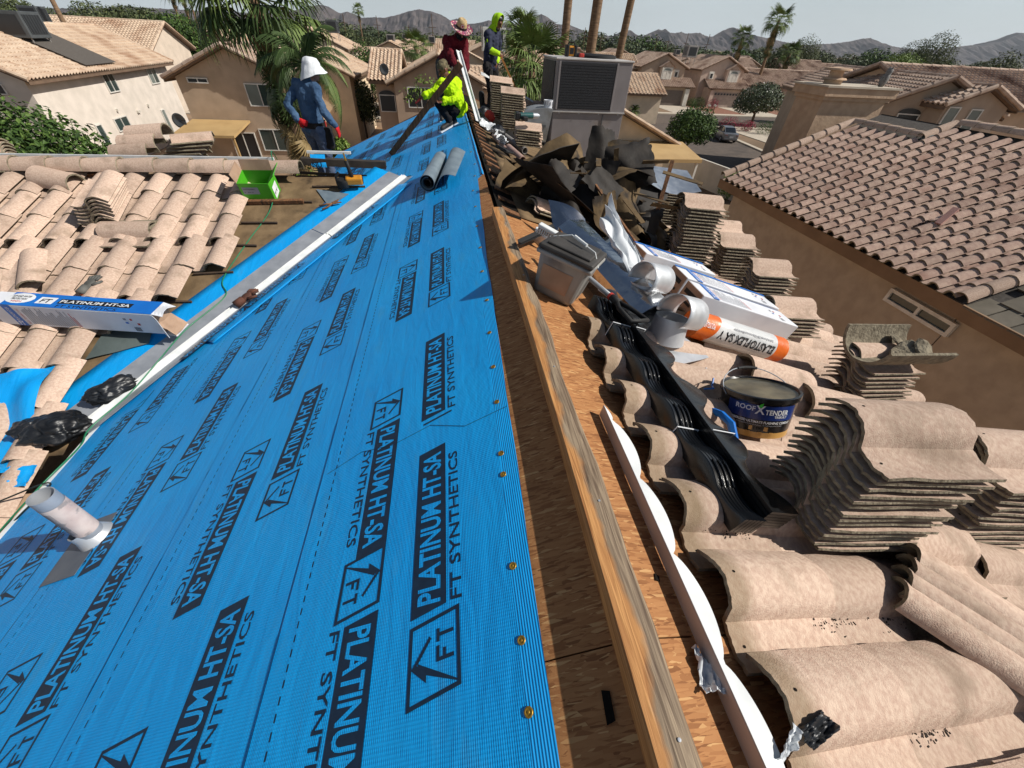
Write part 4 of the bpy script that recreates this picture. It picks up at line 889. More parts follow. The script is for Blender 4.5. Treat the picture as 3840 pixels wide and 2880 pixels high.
for r in range(9):
    for c in range(14):
        m = None
        if (r, c) == (0, 0):
            mm = MB(); mm.bevbox((0, 0, 0), (.395, .19, .195), .012); blk = mm.mesh('block', MT['block'])
        ob = link('block', blk, bw); ob.location = (c * .405 + (.2 if r % 2 else 0), 0, .1 + r * .205)
# right-hand houses beyond the neighbour
N2 = gable_house('house', 'brown tiled house with arched window right of the chimney', 25.6, 32, 24.6, 41, 5.95, 'y', .44, .4, -20, 'taupe', (170, 148, 126), 'roofbrown', (28.7, 24.6), sides=(1, 1), pitch=.36)
window(N2, Vector((-1.6, -.03, 5.0)), (1, 0, 0), (0, 0, 1), 1.2, .75, 1, 'screen', True)
N3 = gable_house('house', 'gabled wing with two tall windows at the right', 28.2, 31.75, 23.4, 29, 6.35, 'y', .42, .35, -8, 'taupe2', (176, 152, 130), 'roofbrown', sides=(1, 1), pitch=.36)
window(N3, Vector((.15, -.03, 4.9)), (1, 0, 0), (0, 0, 1), .7, 1.4, 1, 'blind'); window(N3, Vector((1.5, -.03, 4.85)), (1, 0, 0), (0, 0, 1), .7, 1.4, 1, 'blind')
N4 = gable_house('house', 'long tiled house at the right edge of the picture', 30.5, 52, 26.5, 36, 6.1, 'x', .34, .4, 0, 'peach', (198, 164, 132), 'roofbrown', sides=(1, 0), pitch=.36)
window(N4, Vector((1.7, -.03, 4.4)), (1, 0, 0), (0, 0, 1), .8, 1.3, 1, 'screen', True)
# rows of further houses
far = [(-52, 84, 'x'), (-38, 82, 'y'), (-30, 96, 'x'), (-14, 96, 'y'), (-4, 60, 'x'), (6, 64, 'y'), (-2, 78, 'y'), (10, 80, 'x'), (-22, 118, 'x'), (-8, 112, 'x'), (4, 100, 'y'), (16, 98, 'x'), (18, 62, 'x'), (24, 106, 'y'), (-48, 112, 'y'), (-66, 100, 'y'), (36, 112, 'x'), (50, 108, 'y'), (64, 112, 'x'), (78, 106, 'x'), (92, 110, 'y'), (58, 130, 'x'), (80, 132, 'y'), (104, 128, 'x'), (118, 108, 'x'), (44, 134, 'y'), (12, 126, 'x'), (-14, 134, 'y'), (96, 84, 'x'), (112, 86, 'y'), (70, 62, 'x'), (86, 58, 'y'), (-34, 140, 'x'), (28, 140, 'x'), (-2, 150, 'x'), (-56, 140, 'x')]
cols = [((206, 184, 156), 'far1'), ((190, 164, 138), 'far2'), ((216, 198, 172), 'far3')]
spots = ['left of the palm', 'left of centre', 'behind the workers', 'right of centre', 'far right']
for i, (x, y, ax) in enumerate(far):
    w, d = (11, 8.5) if ax == 'x' else (8.5, 11); wc, key = cols[i % 3]
    ev = 5.0 + .4 * math.sin(i * 2.1) if i % 4 else 3.4
    sp_ = spots[0] if x / y < -.35 else spots[1] if x / y < -.1 else spots[2] if x / y < .12 else spots[3] if x / y < .6 else spots[4]
    h = gable_house('house', 'tile-roofed house in the distant rows, ' + sp_, x, x + w, y, y + d, ev, ax, .4, .5, random.uniform(-4, 4), key, wc, 'roofpale' if x < 20 else 'roofbrown', sides=(1, 1), group='distant tract houses ' + sp_, pitch=.5, rake=False)
    if ax == 'y': window(h, Vector((1.5, -.03, ev - 1.6)), (1, 0, 0), (0, 0, 1), 1.6, 1.1, 2, 'screen')
    if i % 3 == 0: rooftop_ac('small rooftop cooler on a distant tiled roof', (x + w * .5, y + d * .3, GZ + ev + 1.2), (1.4, 1.4, 1.1), 0, 'coolers on distant roofs', .5, 'acgrey')

# ---------------------------------------------------------------- neighbour's house on the right
nb = thing('house', 'neighbouring house with large tiled slope and brown stucco wall on the right', 'house', (8.45, 4.6, GZ))
def np_(name, mb, mat, smooth=False, parent=None):
    o = mb.build(name, mat, parent or nb, smooth)
    if not parent: o.location = (-8.45, -4.6, -GZ)
    return o
NX, NZ = 8.0, -1.70
def NP(x, y, off=0): return Vector((x - SA * off, y, NZ + SL * (x - NX) + CA * off))
MT['nwall'] = pm('neighbour_stucco', srgb(188, 172, 152), srgb(174, 158, 139), scale=4, rough=.95, bump=.6, bscale=22, spec=.12)
m = MB(); m.prism([(8.45, 4.6), (16, 4.6), (16, 11.5), (8.45, 11.5)], GZ, -1.62); np_('wall', m, MT['nwall'])
m = MB(); m.add([(8.46, 11.5, -1.62), (16, 11.5, -1.62), (11.6, 11.5, -.28)], [(2, 1, 0)]); m.add([(8.46, 4.62, -1.62), (16, 4.62, -1.62), (12.1, 4.62, -.1)], [(0, 1, 2)]); np_('gable_wall', m, MT['nwall'])
m = MB(); m.prism([(8.45, -2.4), (14, -2.4), (14, 4.58), (8.45, 4.58)], GZ, -1.9); np_('wing_wall', m, MT['nwall'])
m = MB(); q = [NP(NX, 4.45, -.02), NP(12.1, 4.45, -.02), NP(12.1, 11.65, -.02), NP(NX, 11.65, -.02)]; m.add(q + [p + L_NRM * -.1 for p in q], [(0, 1, 2, 3), (7, 6, 5, 4), (0, 4, 5, 1), (1, 5, 6, 2), (2, 6, 7, 3), (3, 7, 4, 0)]); np_('roof', m, MT['asphalt_tile'])
m = MB(); q = [Vector((12.1, 4.45, .0)), Vector((16.4, 4.45, -1.75)), Vector((16.4, 11.65, -1.75)), Vector((12.1, 11.65, .0))]; m.add(q, [(0, 1, 2, 3)]); np_('roof', m, MT['asphalt_tile'])
m = MB(); m.bar((NX - .03, -2.5, NZ - .12), (NX - .03, 11.7, NZ - .12), .05, .22); np_('fascia', m, pm('neighbour_fascia', srgb(140, 112, 84), srgb(124, 98, 72), scale=2, rough=.8))
m = MB(); m.add([(NX, -2.4, NZ - .23), (8.46, -2.4, NZ - .23), (8.46, 11.7, NZ - .23), (NX, 11.7, NZ - .23)], [(0, 1, 2, 3)]); np_('soffit', m, MT['nwall'])
cnt = 0
for r in range(13):
    for c in range(24):
        y = 4.68 + c * 0.2905; x = NX - .05 + r * .318 * CA
        top = 12.05 if y < 9.45 else 11.35
        if x + .25 > top or cnt >= 300: continue
        ob = link('tile', TILE_N[(r * 7 + c) % 3], nb); ob.location = (0, 0, 0)
        ob.matrix_local = Matrix.Translation((-8.45, -4.6, -GZ)) @ frame(NP(x + .395 * CA, y + random.uniform(-.004, .004), .012 + random.uniform(0, .004)), (0, 1, 0), (-CA, 0, -SA)) @ Matrix.Rotation(math.radians(4.6), 4, 'X'); cnt += 1
NBAR = [barrel_mesh('ridge_tile', L_=.42, r0=.095, r1=.115, seed=i, n=10, nl=1) for i in range(2)]
def nbar(p0, p1, nm, up):
    p0, p1 = Vector(p0), Vector(p1); n = max(1, round((p1 - p0).length / .36)); d = (p1 - p0).normalized()
    for i in range(n):
        ob = link(nm, NBAR[i % 2], nb); sx_ = d.cross(Vector(up)).normalized()
        ob.matrix_local = Matrix.Translation((-8.45, -4.6, -GZ)) @ frame(p0 + d * (i * .36), sx_ if frame((0, 0, 0), sx_, d).col[2].xyz.dot(Vector(up)) > 0 else -sx_, d)
nbar(NP(11.42, 11.7, .06), NP(11.42, 9.45, .06), 'ridge_tile', (0, 0, 1)); nbar(NP(12.1, 9.45, .06), NP(12.1, 4.5, .06), 'ridge_tile', (0, 0, 1))
nbar(NP(12.05, 9.5, .07), NP(11.5, 9.5, .07), 'rake_tile', L_NRM); nbar(NP(11.4, 11.68, .07), NP(NX, 11.68, .07), 'rake_tile', L_NRM); nbar(NP(12.0, 4.47, .07), NP(NX, 4.47, .07), 'rake_tile', L_NRM)
w_ = window(nb, Vector((8.42, 5.78, -2.42)) - Vector((8.45, 4.6, GZ)), (0, -1, 0), (0, 0, 1), 1.3, .26, 2, 'glass')
m = MB(); m.bar(NP(9.10, 6.30, .12), NP(9.46, 6.42, .22), .10, .05, (0, 0, 1)); m.tube([NP(9.5, 6.45, .0), NP(9.5, 6.45, .16)], .05, 8); np_('roof_vent', m, pm('vent_pink', srgb(178, 134, 124), rough=.7))
m = MB(); m.shell(lambda u, v: NP(9.15 + .35 * u, 6.35 + .28 * v, .085 + .01 * nv((u * 5, v * 5, 0), 1)), 6, 6, .004); np_('roof_patch', m, pm('bare_foil', srgb(206, 180, 164), srgb(170, 140, 122), scale=9, rough=.5))
# low shingled wing in the neighbour's shade
m = MB(); SH_ = MB(); SH_.box((0, 0, 0), (.30, .40, .02)); shm = SH_.mesh('shingle', pm('flat_shingle', srgb(120, 112, 98), srgb(96, 90, 78), scale=3, rough=.95, vary=.2)); q = [NP(NX, -2.5, -.05), NP(12.1, -2.5, -.05), NP(12.1, 4.44, -.05), NP(NX, 4.44, -.05)]; m.add(q, [(0, 1, 2, 3)]); np_('lower_roof', m, MT['asphalt_tile'])
for r in range(10):
    for c in range(10):
        ob = link('shingle', shm, nb); f = r / 10
        ob.matrix_local = Matrix.Translation((-8.45, -4.6, -GZ)) @ frame(NP(NX + .12 + 3.6 * f, 4.22 - c * .325 - (.16 if r % 2 else 0), -.02), (0, 1, 0), (-CA, 0, -SA)) @ Matrix.Rotation(math.radians(2.5), 4, 'X')
# chimney
ch = thing('chimney', 'wide stucco chimney stack with flared top behind the neighbouring roof', 'chimney', (11.95, 13.2, GZ))
m = MB(); MT['chim'] = pm('chimney_stucco', srgb(196, 168, 140), srgb(180, 152, 126), scale=5, rough=.95, bump=.7, bscale=16, c3=srgb(176, 146, 120), s3=1.2)
for (d, z0, z1) in ((0, 0, 7.18), (.06, 7.18, 7.28), (.13, 7.28, 7.48)): m.prism([(-1.05 - d, -.6 - d), (1.05 + d, -.6 - d), (1.05 + d, .55 + d), (-1.05 - d, .55 + d)], z0, z1)
m.build('stack', MT['chim'], ch)
m = MB(); m.prism([(-1.22, -.77), (1.22, -.77), (1.22, .72), (-1.22, .72)], 7.483, 7.53); m.build('metal_cap', MT['concrete'], ch)
m = MB(); m.lathe([(.24, 7.53), (.24, 7.62), (.34, 7.64), (.30, 7.68), (.18, 7.69), (.18, 7.84), (.36, 7.86), (.34, 7.90), (0, 7.92)], 20, Matrix.Translation((-.5, 0, 0))); m.build('flue_terminal', MT['chim'], ch, True, angle=30)
ow = thing('owl_decoy', 'grey plastic owl decoy perched on the chimney top', 'decoy', Matrix.Translation((12.78, 12.85, .53)))
MT['owl'] = pm('owl_grey', srgb(128, 126, 124), srgb(92, 90, 88), scale=30, rough=.8, bump=.5, bscale=60)
m = MB(); m.lathe([(.0, .0), (.06, .0), (.09, .08), (.105, .18), (.09, .27), (.075, .31), (.085, .35), (.075, .41), (.04, .44), (0, .445)], 14, Matrix.Rotation(.12, 4, 'Y')); m.build('body', MT['owl'], ow, True)
for s in (-1, 1):
    m = MB(); m.add([(.05 + s * .02 - .05, s * .06, .40), (.05, s * .03, .43), (.05, s * .07, .48)], [(0, 1, 2)]); m.ball((.05, s * .055, .43), (.018, .018, .04), 6); m.build('ear_tuft', MT['owl'], ow)
    m = MB(); m.ball((0, s * .085, .17), (.06, .025, .12), 8); m.build('wing', MT['owl'], ow, True)
# clump of lichen-coloured mortar at the step of the ridge
m = MB(); m.ball((11.5, 9.4, -.27), (.20, .22, .12), 14); m.v = [tuple(Vector(p) + Vector((nv(p, 9), nv(p, 9, 2), nv(p, 9, 4))) * .03) for p in m.v]; np_('mortar_lump', m, pm('grey_mortar', srgb(150, 150, 144), srgb(120, 120, 116), scale=12, rough=1, bump=1, bscale=40), True)
# ---------------------------------------------------------------- loose tiles in stacks on the right slope
def stack(p0, n, label, pitch=.033, yaw=-4, tilt=-4, lean=(0, .1), meshes=None, sub=True, jit=.022, L_=.43, W_=.33, flip=False):
    """p0: near-left bottom corner. Tiles lie with their length along +X and their width along Y, one object a tile"""
    yw, tl = math.radians(yaw), math.radians(tilt)
    d = Vector((math.cos(yw) * math.cos(tl), math.sin(yw) * math.cos(tl), math.sin(tl))); w = Vector((-math.sin(yw), math.cos(yw), 0)); up = d.cross(w)
    for i in range(n):
        t = i / max(1, n - 1)
        o = Vector(p0) + Vector((lean[0] * t, lean[1] * t, pitch * i)) + w * (W_ / 2 + random.uniform(-jit, jit) * .22) + d * random.uniform(-jit, jit)
        ob = link('roof_tile', random.choice(meshes or TILE_HI)); ob.matrix_world = frame(o, -w, d) @ Matrix.Rotation(math.radians(random.uniform(-1.2, 1.2)), 4, 'Z') @ (Matrix.Rotation(random.uniform(-.012, .012), 4, 'X'))
        tag(ob, label, 'roof tile', label)
# props that level the stacks: pairs of tiles stood on edge
def prop_tile(p, label, yaw=0):
    ob = link('roof_tile', random.choice(TILE_LO)); ob.matrix_world = frame(p, (0, -1, 0), R_DOWN) @ Matrix.Rotation(math.radians(yaw), 4, 'Z')
    tag(ob, label, 'roof tile', label)
stack((1.225, .475, -.19), 14, 'concrete tile in the tall nearest stack right of the flashing cement pail', .0300, -4, -5, (.02, .035))
stack((2.04, .50, -.45), 13, 'concrete tile in the stack at the right edge behind the nearest stack', .032, -4, -6, (.02, .04), TILE_HI)
stack((2.75, .56, -.68), 12, 'concrete tile in the outermost stack cut by the right edge', .032, -4, -6, (.02, .04), TILE_LO)
stack((2.62, 1.50, -.63), 9, 'concrete tile in the stack under the upturned ridge tile', .032, 2, -5, (.0, .05), TILE_LO)
stack((2.72, 2.42, -.68), 6, 'concrete tile in the short stack beside the long white cartons', .031, 0, -5, (.0, .04), TILE_LO)
stack((2.80, 2.96, -.70), 10, 'concrete tile in the medium stack nearest behind the white cartons', .031, 0, -5, (.0, .05), TILE_LO)
stack((2.86, 3.62, -.73), 11, 'concrete tile in the second stack behind the white cartons', .031, 0, -5, (.0, .05), TILE_LO)
stack((3.22, 4.35, -.84), 11, 'concrete tile in the half-hidden stack by the eave', .031, 0, -5, (.0, .05), TILE_LO)
stack((2.28, 3.60, -.54), 18, 'concrete tile in the tallest stack left of the eave gap', .031, 0, -5, (.0, .05), TILE_LO)
stack((2.62, 4.95, -.62), 15, 'concrete tile in the stack under the bent galvanised sheet', .031, 0, -5, (.0, .05), TILE_LO)
stack((1.06, 7.05, -.12), 7, 'concrete tile in the low stack carrying the green drill', .034, 0, -4, (0, .02), TILE_LO)
stack((.98, 8.35, -.08), 15, 'concrete tile in the tall stack below the fourth worker', .036, 0, -4, (.0, .02), TILE_LO)
stack((.86, 9.25, -.06), 17, 'concrete tile in the back stack at the feet of the lime-hooded worker', .036, 0, -4, (.0, .02), TILE_LO)
stack((1.65, 9.9, -.30), 12, 'concrete tile in the stack between the lime-hooded worker and the duct', .036, 0, -4, (.0, .02), TILE_LO)
# shelves of tiles under the near stacks
for (x, y, yw) in ((1.80, .50, 10), (2.30, .62, 8), (1.62, .70, 12), (3.30, 1.95, 0), (3.0, 3.15, 0)):
    prop_tile(RO(x, y, .115), 'concrete tile wedged under a stack to level it', yw)
ob = link('roof_tile', TILE_HI[1]); ob.matrix_world = frame(RO(1.86, .52, .15), (0, -1, .05), (1, -.35, -.30)); tag(ob, 'single loose tile lying in front of the nearest stack', 'roof tile')
ob = link('roof_tile', TILE_HI[2]); ob.matrix_world = frame(RO(2.42, .47, .13), (0, -1, .05), (1, -.3, -.35)); tag(ob, 'single loose tile at the foot of the right edge stack', 'roof tile')
for i, (dx, dy, dz, yw) in enumerate(((0, 0, 0, 20), (.03, .02, .03, 26))):
    ob = link('roof_tile', TILE_HI[(i + 1) % 4]); ob.matrix_world = frame(RO(.78 + dx, 3.95 + dy, .05 + dz), (.35, -1, .05), (1, .28, -.38)) @ Matrix.Rotation(math.radians(yw - 20), 4, 'Z'); tag(ob, 'one of two tiles overlapping beside the felt heap', 'roof tile', 'pair of tiles beside the felt heap')
# ridge tiles: three nested, running out of the lower right corner
BAR_N = [barrel_mesh('ridge_tile', L_=.47, r0=.125, r1=.155, seed=40 + i, n=18, nl=6, rag=.006, t=.018) for i in range(3)]
BAR_S = [barrel_mesh('rake_tile', L_=.62, r0=.058, r1=.064, seed=50 + i, n=14, nl=8, rag=.005, t=.014) for i in range(3)]
for i in range(4):
    ob = link('rake_tile', BAR_S[i % 3]); p = RP(1.50 - .038 * i, .42 - .032 * i, .165 - .020 * i)
    ob.matrix_world = frame(p, (-.60, -.75, .12), (.76, -.60, -.24)); tag(ob, 'half-round ridge tile nested in the pile at the lower right corner', 'ridge tile', 'nested ridge tiles at lower right')
for i, (x, y, o, yw, sc) in enumerate(((1.72, 1.66, .06, -10, .95), (2.02, 1.46, .06, -6, 1.0))):
    lab = ('half-round ridge tile in sun behind the pail', 'half-round ridge tile beside the stack with the upturned tile', 'half-round ridge tile in shade behind the plastic-wrapped roll')[i]
    ob = link('ridge_tile', BAR_N[i]); ob.matrix_world = fr_right(x, y, o, yw) @ Matrix.Scale(sc, 4); tag(ob, lab, 'ridge tile')
# upturned ridge tile with broken mortar on a stack
up = thing('ridge_tile', 'upturned ridge tile full of broken mortar on top of a stack', 'ridge tile', frame((2.60, 1.70, -.36), (0, -1, 0), (1, .02, -.05)))
bm_ = MB()
bm_.shell(lambda u, v: Vector((-.17 * math.cos(math.pi * (.05 + .9 * u)), v * .5 - .02, .20 - .19 * math.sin(math.pi * (.05 + .9 * u)) + .006 * nv((u * 6, v * 6, 3), 1))), 16, 5, .02); bm_.build('shell', MT['mortar'], up, True, angle=40)
for (x, y, z, s, a) in ((.03, .30, .085, .07, .4), (.07, .38, .12, .06, 1.2), (-.05, .36, .09, .05, 2.2)):
    m = MB(); m.ball((0, 0, 0), (s, s * 1.7, s * .28), 10, Matrix.Translation((x, y, z)) @ Matrix.Rotation(a, 4, 'Z') @ Matrix.Rotation(.4, 4, 'X')); m.v = [tuple(Vector(p) + Vector((nv(p, 14), nv(p, 14, 2), nv(p, 14, 4))) * .02) for p in m.v]; m.build('mortar_chunk', MT['mortar'], up)
# left slope: stack and loose tiles
def cross_tile(x, y, off, yaw, label, mesh=None, flip=False, group=None, rx=0):
    ob = link('roof_tile', mesh or random.choice(TILE_L)); ob.matrix_world = fr_cross(x, y, off, yaw) @ Matrix.Rotation(math.radians(rx), 4, 'X') @ (Matrix.Rotation(math.pi, 4, 'Y') if flip else Matrix.Identity(4)); tag(ob, label, 'roof tile', group)
for i in range(7): cross_tile(-4.10 + .012 * i + random.uniform(-.015, .015), 5.66 + .006 * i, .10 + .038 * i, 4 + random.uniform(-2, 2), 'tile in the small stack on the left slope', group='small stack on the left slope')
cross_tile(-3.98, 5.02, .12, 92, 'upturned tile lying across the left slope below the small stack', flip=True)
cross_tile(-3.99, 4.99, .09, 90, 'tile face up beneath the upturned one on the left slope')
cross_tile(-4.52, 4.62, .11, 22, 'tile lying askew at the left edge above the carton')
for i, (x, y, yw, o) in enumerate(((-4.35, 5.95, 74, .08),)):
    ob = link('ridge_tile', BARREL[i]); ob.matrix_world = fr_cross(x - .3, y, o, yw + 180) @ Matrix.Scale(1.1, 4); tag(ob, ('ridge tile lying loose above the small left stack', 'upturned ridge tile end beside the left ridge', 'broken ridge tile against the left ridge')[i], 'ridge tile')
for i in range(7):
    ob = link('roof_tile', TILE_L[i % 4]); ob.matrix_world = frame((-4.30 + .05 * i + random.uniform(-.02, .02), 7.3 - .03 * i, -.50 + .05 * i), (.12 * i - .4, -1, .1), (1, .12 * i - .4, .05)); tag(ob, 'tile in the sagging stack behind the left ridge', 'roof tile', 'sagging stack behind the left ridge')
for i in range(3):
    ob = link('ridge_tile', BARREL[i]); ob.matrix_world = frame((-4.75 + .1 * i, 7.0 + .1 * i, -.35 + .10 * i), (0, -1, 0), (1, .1, .05)) @ Matrix.Scale(1.15, 4); tag(ob, 'ridge tile heaped behind the left ridge', 'ridge tile', 'ridge tiles heaped behind the left ridge')
for i in range(8):
    ob = link('roof_tile', TILE_L[i % 4]); ob.matrix_world = frame((-6.75 + random.uniform(-.02, .02), 7.1, -.60 + .042 * i), (0, -1, 0), (1, .05, .02)); tag(ob, 'tile in the stack at the far left edge behind the ridge', 'roof tile', 'stack at the far left edge')
for i in range(5):
    ob = link('roof_tile', TILE_L[i % 4]); ob.matrix_world = frame((-5.9 + .28 * i, 7.2, -.50), (1, 0, -.02), (0, .9, -.3)); tag(ob, 'tile laid on the back slope behind the left ridge', 'roof tile', 'tiles on the back slope')
for i, (x0, x1, y, o) in enumerate(((-4.75, -4.15, 6.24, .05), (-2.62, -1.95, 5.69, .04))):
    m = MB(); m.bar(TP(x0, y, o), TP(x1, y + .02, o), .05, .045, T_NRM); tag(m.build('wood_offcut', MT['oldwood']), ('short wood offcut under the left ridge tiles', 'dark wood strip in front of the green carton')[i], 'wood')
# ---------------------------------------------------------------- cartons
MT['card'] = pm('white_carton', srgb(226, 228, 232), srgb(208, 210, 216), scale=4, rough=.6, bump=.1, bscale=10)
MT['cardblue'] = pm('blue_carton', srgb(18, 112, 200), srgb(12, 98, 184), scale=5, rough=.5)
MT['kraft'] = pm('kraft_card', srgb(176, 146, 122), srgb(150, 122, 100), scale=5, rough=.8)
MT['txtgrey'] = pm('grey_print', srgb(150, 152, 158), rough=.8); MT['txtred'] = pm('red_print', srgb(196, 60, 50), rough=.8); MT['txtblack'] = pm('black_print', srgb(18, 20, 24), rough=.7); MT['txtwhite'] = pm('white_print', srgb(232, 234, 236), rough=.7)
MT['orange'] = pm('orange_wrap', srgb(226, 108, 28), srgb(206, 92, 20), scale=6, rough=.35, bump=.5, bscale=12)
MT['wrap'] = pm('clear_wrap', srgb(222, 222, 220), srgb(196, 198, 198), scale=5, rough=.3, bump=.5, bscale=14)
MT['chrome'] = pm('bright_sheet_metal', srgb(206, 206, 206), srgb(188, 190, 192), scale=3, rough=.10, rough2=.20, metal=1.0, bump=1.6, bscale=4, detail=2)
MT['plastic'] = pm('clear_plastic_film', srgb(224, 228, 230), srgb(206, 210, 214), scale=4, rough=.22, bump=1.0, bscale=5, spec=.8)
MT['bag'] = pm('black_bag', srgb(16, 17, 19), srgb(34, 36, 40), scale=4, rough=.42, bump=.8, bscale=12, spec=.5)
MT['blackgloss'] = pm('glossy_black_plastic', srgb(13, 14, 16), srgb(20, 21, 23), scale=5, rough=.24, spec=.6)
MT['rubber'] = pm('black_rubber', srgb(24, 24, 25), rough=.7)
def decal(parent, mt, M_, verts_faces, name='print'):
    m = MB(); vs, fs = verts_faces; m.add(vs, fs, M_); return m.build(name, MT[mt], parent)
def face_print(parent, M_, items, name='print'):
    """items: (mat, x, y, w, h, text or None, bold); drawn on the face frame M_ (x right, y up), a hair proud"""
    groups = {}
    for it in items:
        mt, x, y, w, h, tx, bo, lay_ = (list(it) + [0] * 8)[:8]
        m = groups.setdefault((mt, lay_), MB())
        if tx: vs, fs = text_fit(tx, w, h, bo); m.add([v + Vector((x, y, .0012 + .0008 * lay_)) for v in vs], fs, M_)
        elif tx is None or tx == 0: m.add([(x, y, .0008 + .0006 * lay_), (x + w, y, .0008 + .0006 * lay_), (x + w, y + h, .0008 + .0006 * lay_), (x, y + h, .0008 + .0006 * lay_)], [(0, 1, 2, 3)], M_)
    for (mt, l), m in groups.items(): m.build(name, MT[mt], parent)
def carton(label, M_, L_, D_, H_, top=True, open_end=True, endmat='kraft', band=False):
    """local: x along the length, y depth (0 = front face), z up"""
    t = thing('carton', label, 'carton', M_)
    m = MB(); m.bevbox((L_ / 2, D_ / 2, H_ / 2), (L_, D_, H_), .006); m.v = [tuple(Vector(p) + Vector((0, .006 * nv((p[0] * 4, p[2] * 6, 1), 1), .006 * nv((p[0] * 4, p[1] * 6, 5), 1)))) for p in m.v]; m.build('box', MT['card'], t)
    ftop = Matrix.Translation((0, 0, H_ + .002)); ff = frame((0, -.002, 0), (1, 0, 0), (0, 0, 1)); fe = frame((-.002, D_, 0), (0, -1, 0), (0, 0, 1))
    it = [('cardblue', .10 * L_, .0, .90 * L_, D_, None)]
    it += [('txtwhite', .28 * L_, .25 * D_, .10 * L_, .5 * D_, None, 0, 1), ('txtblack', .30 * L_, .32 * D_, .06 * L_, .30 * D_, 'FT', .02, 2), ('txtblack', .405 * L_, .33 * D_, .44 * L_, .36 * D_, None, 0, 1), ('txtwhite', .415 * L_, .40 * D_, .42 * L_, .22 * D_, 'PLATINUM HT-SA', .02, 2), ('txtblack', .42 * L_, .05 * D_, .36 * L_, .20 * D_, 'FT SYNTHETICS', .01, 1)]
    n = 14; face_print(t, ftop, it)
    m = MB(); m.add([(.17 * L_ + .085 * L_ * math.cos(2 * math.pi * i / n), .55 * D_ + .40 * D_ * math.sin(2 * math.pi * i / n), .0022) for i in range(n)], [tuple(range(n))], ftop); m.build('print', MT['txtwhite'], t)
    face_print(t, ftop, [('txtblack', .115 * L_, .62 * D_, .11 * L_, .14 * D_, 'SLIP AND WATER', .01, 4), ('txtblack', .125 * L_, .42 * D_, .09 * L_, .14 * D_, 'PROTECTION', .01, 4), ('txtred', .14 * L_, .24 * D_, .06 * L_, .12 * D_, 'HIGH', .01, 4)])
    it = ([('cardblue', 0, .86 * H_, L_, .14 * H_, None, 0, 2)] if band else []) + [('cardblue', .10 * L_, .0, .055 * L_, H_, None), ('txtwhite', .112 * L_, .03 * H_, .03 * L_, .2 * H_, 'FT', .02, 1)]
    vs, fs = text_fit('PLATINUM HT-SA', H_ * .62, .022 * L_, .01); m = MB(); m.add([Vector((.138 * L_ - v.y, .28 * H_ + v.x, .003)) for v in vs], fs, ff); m.build('print', MT['txtwhite'], t)
    vs, fs = text_fit('HIGH TEMPERATURE', H_ * .75, .014 * L_, .0); m = MB(); m.add([Vector((.185 * L_ - v.y, .10 * H_ + v.x, .002)) for v in vs], fs, ff); m.build('print', MT['txtred'], t)
    rnd = random.Random(5)
    for k in range(26):
        x = (.20 + .0115 * k) * L_; h = H_ * rnd.uniform(.45, .85)
        it.append(('txtred' if k in (24, 25) else 'txtgrey', x, .08 * H_, .004 * L_, h, None))
    it += [('txtgrey', .80 * L_, .62 * H_, .018 * L_, .10 * H_, None), ('txtred', .84 * L_, .62 * H_, .014 * L_, .09 * H_, None), ('cardblue', .80 * L_, .45 * H_, .018 * L_, .08 * H_, None), ('txtred', .87 * L_, .40 * H_, .016 * L_, .10 * H_, None)]
    for k in range(8): it.append(('txtblack', (.83 + .005 * k) * L_, .08 * H_, .0025 * L_, .20 * H_, None))
    face_print(t, ff, it)
    if open_end:
        m = MB()
        m.shell(lambda u, v: Vector((L_ + .09 * v, D_ * u, H_ * (1 - .08 * v) + .03 * v * math.sin(4 * u))), 4, 3, .004)
        m.shell(lambda u, v: Vector((L_ + .07 * v, -.0 - .05 * v, H_ * u * .95)), 3, 3, .004)
        m.shell(lambda u, v: Vector((L_ + .10 * v, D_ * u, .0 - .02 * v)), 3, 3, .004)
        m.build('flap', MT['card'], t)
        m = MB(); m.box((L_ + .004, D_ / 2, H_ / 2), (.006, D_ * .9, H_ * .9)); m.build('box_inside', MT['kraft'], t)
        m = MB(); m.shell(lambda u, v: Vector((L_ + .02 + .10 * v, D_ * u - .02, H_ * (.55 - .5 * v) + .02 * nv((u * 3, v * 3, 0), 1))), 5, 4, .004); m.build('paper_liner', MT['kraft'], t)
    else:
        m = MB(); m.box((-.003, D_ / 2, H_ / 2), (.004, D_ * .97, H_ * .97)); m.build('end_flap', MT[endmat], t)
        face_print(t, Matrix.Translation((-.005, 0, 0)) @ fe, [('txtblack', D_ * .2, H_ * .2, D_ * .12, H_ * .6, None), ('txtblack', D_ * .55, H_ * .15, D_ * .2, H_ * .7, None)])
    return t
carton('long white and blue carton lying on the left slope tiles', frame(TP(-4.27, 3.725, .12), (1, -.135, -.039), (0.1, 1, .10)), 1.46, .19, .235)
RBOX = lambda x, y, yaw: frame(RP(x, y, .27), (1, yaw, -SR), (-SRN, 0, -CR))
carton('long white carton on the right slope, upper of the two', RBOX(1.66, 2.52, .02), 1.02, .17, .23, open_end=False, band=True)
carton('long white carton on the right slope beside the plastic-wrapped roll', RBOX(1.64, 2.24, .0), .98, .17, .23, open_end=False)
carton('blue-banded carton half hidden behind the two long white cartons', RBOX(1.42, 2.80, .12), .80, .20, .22, open_end=False, band=True)
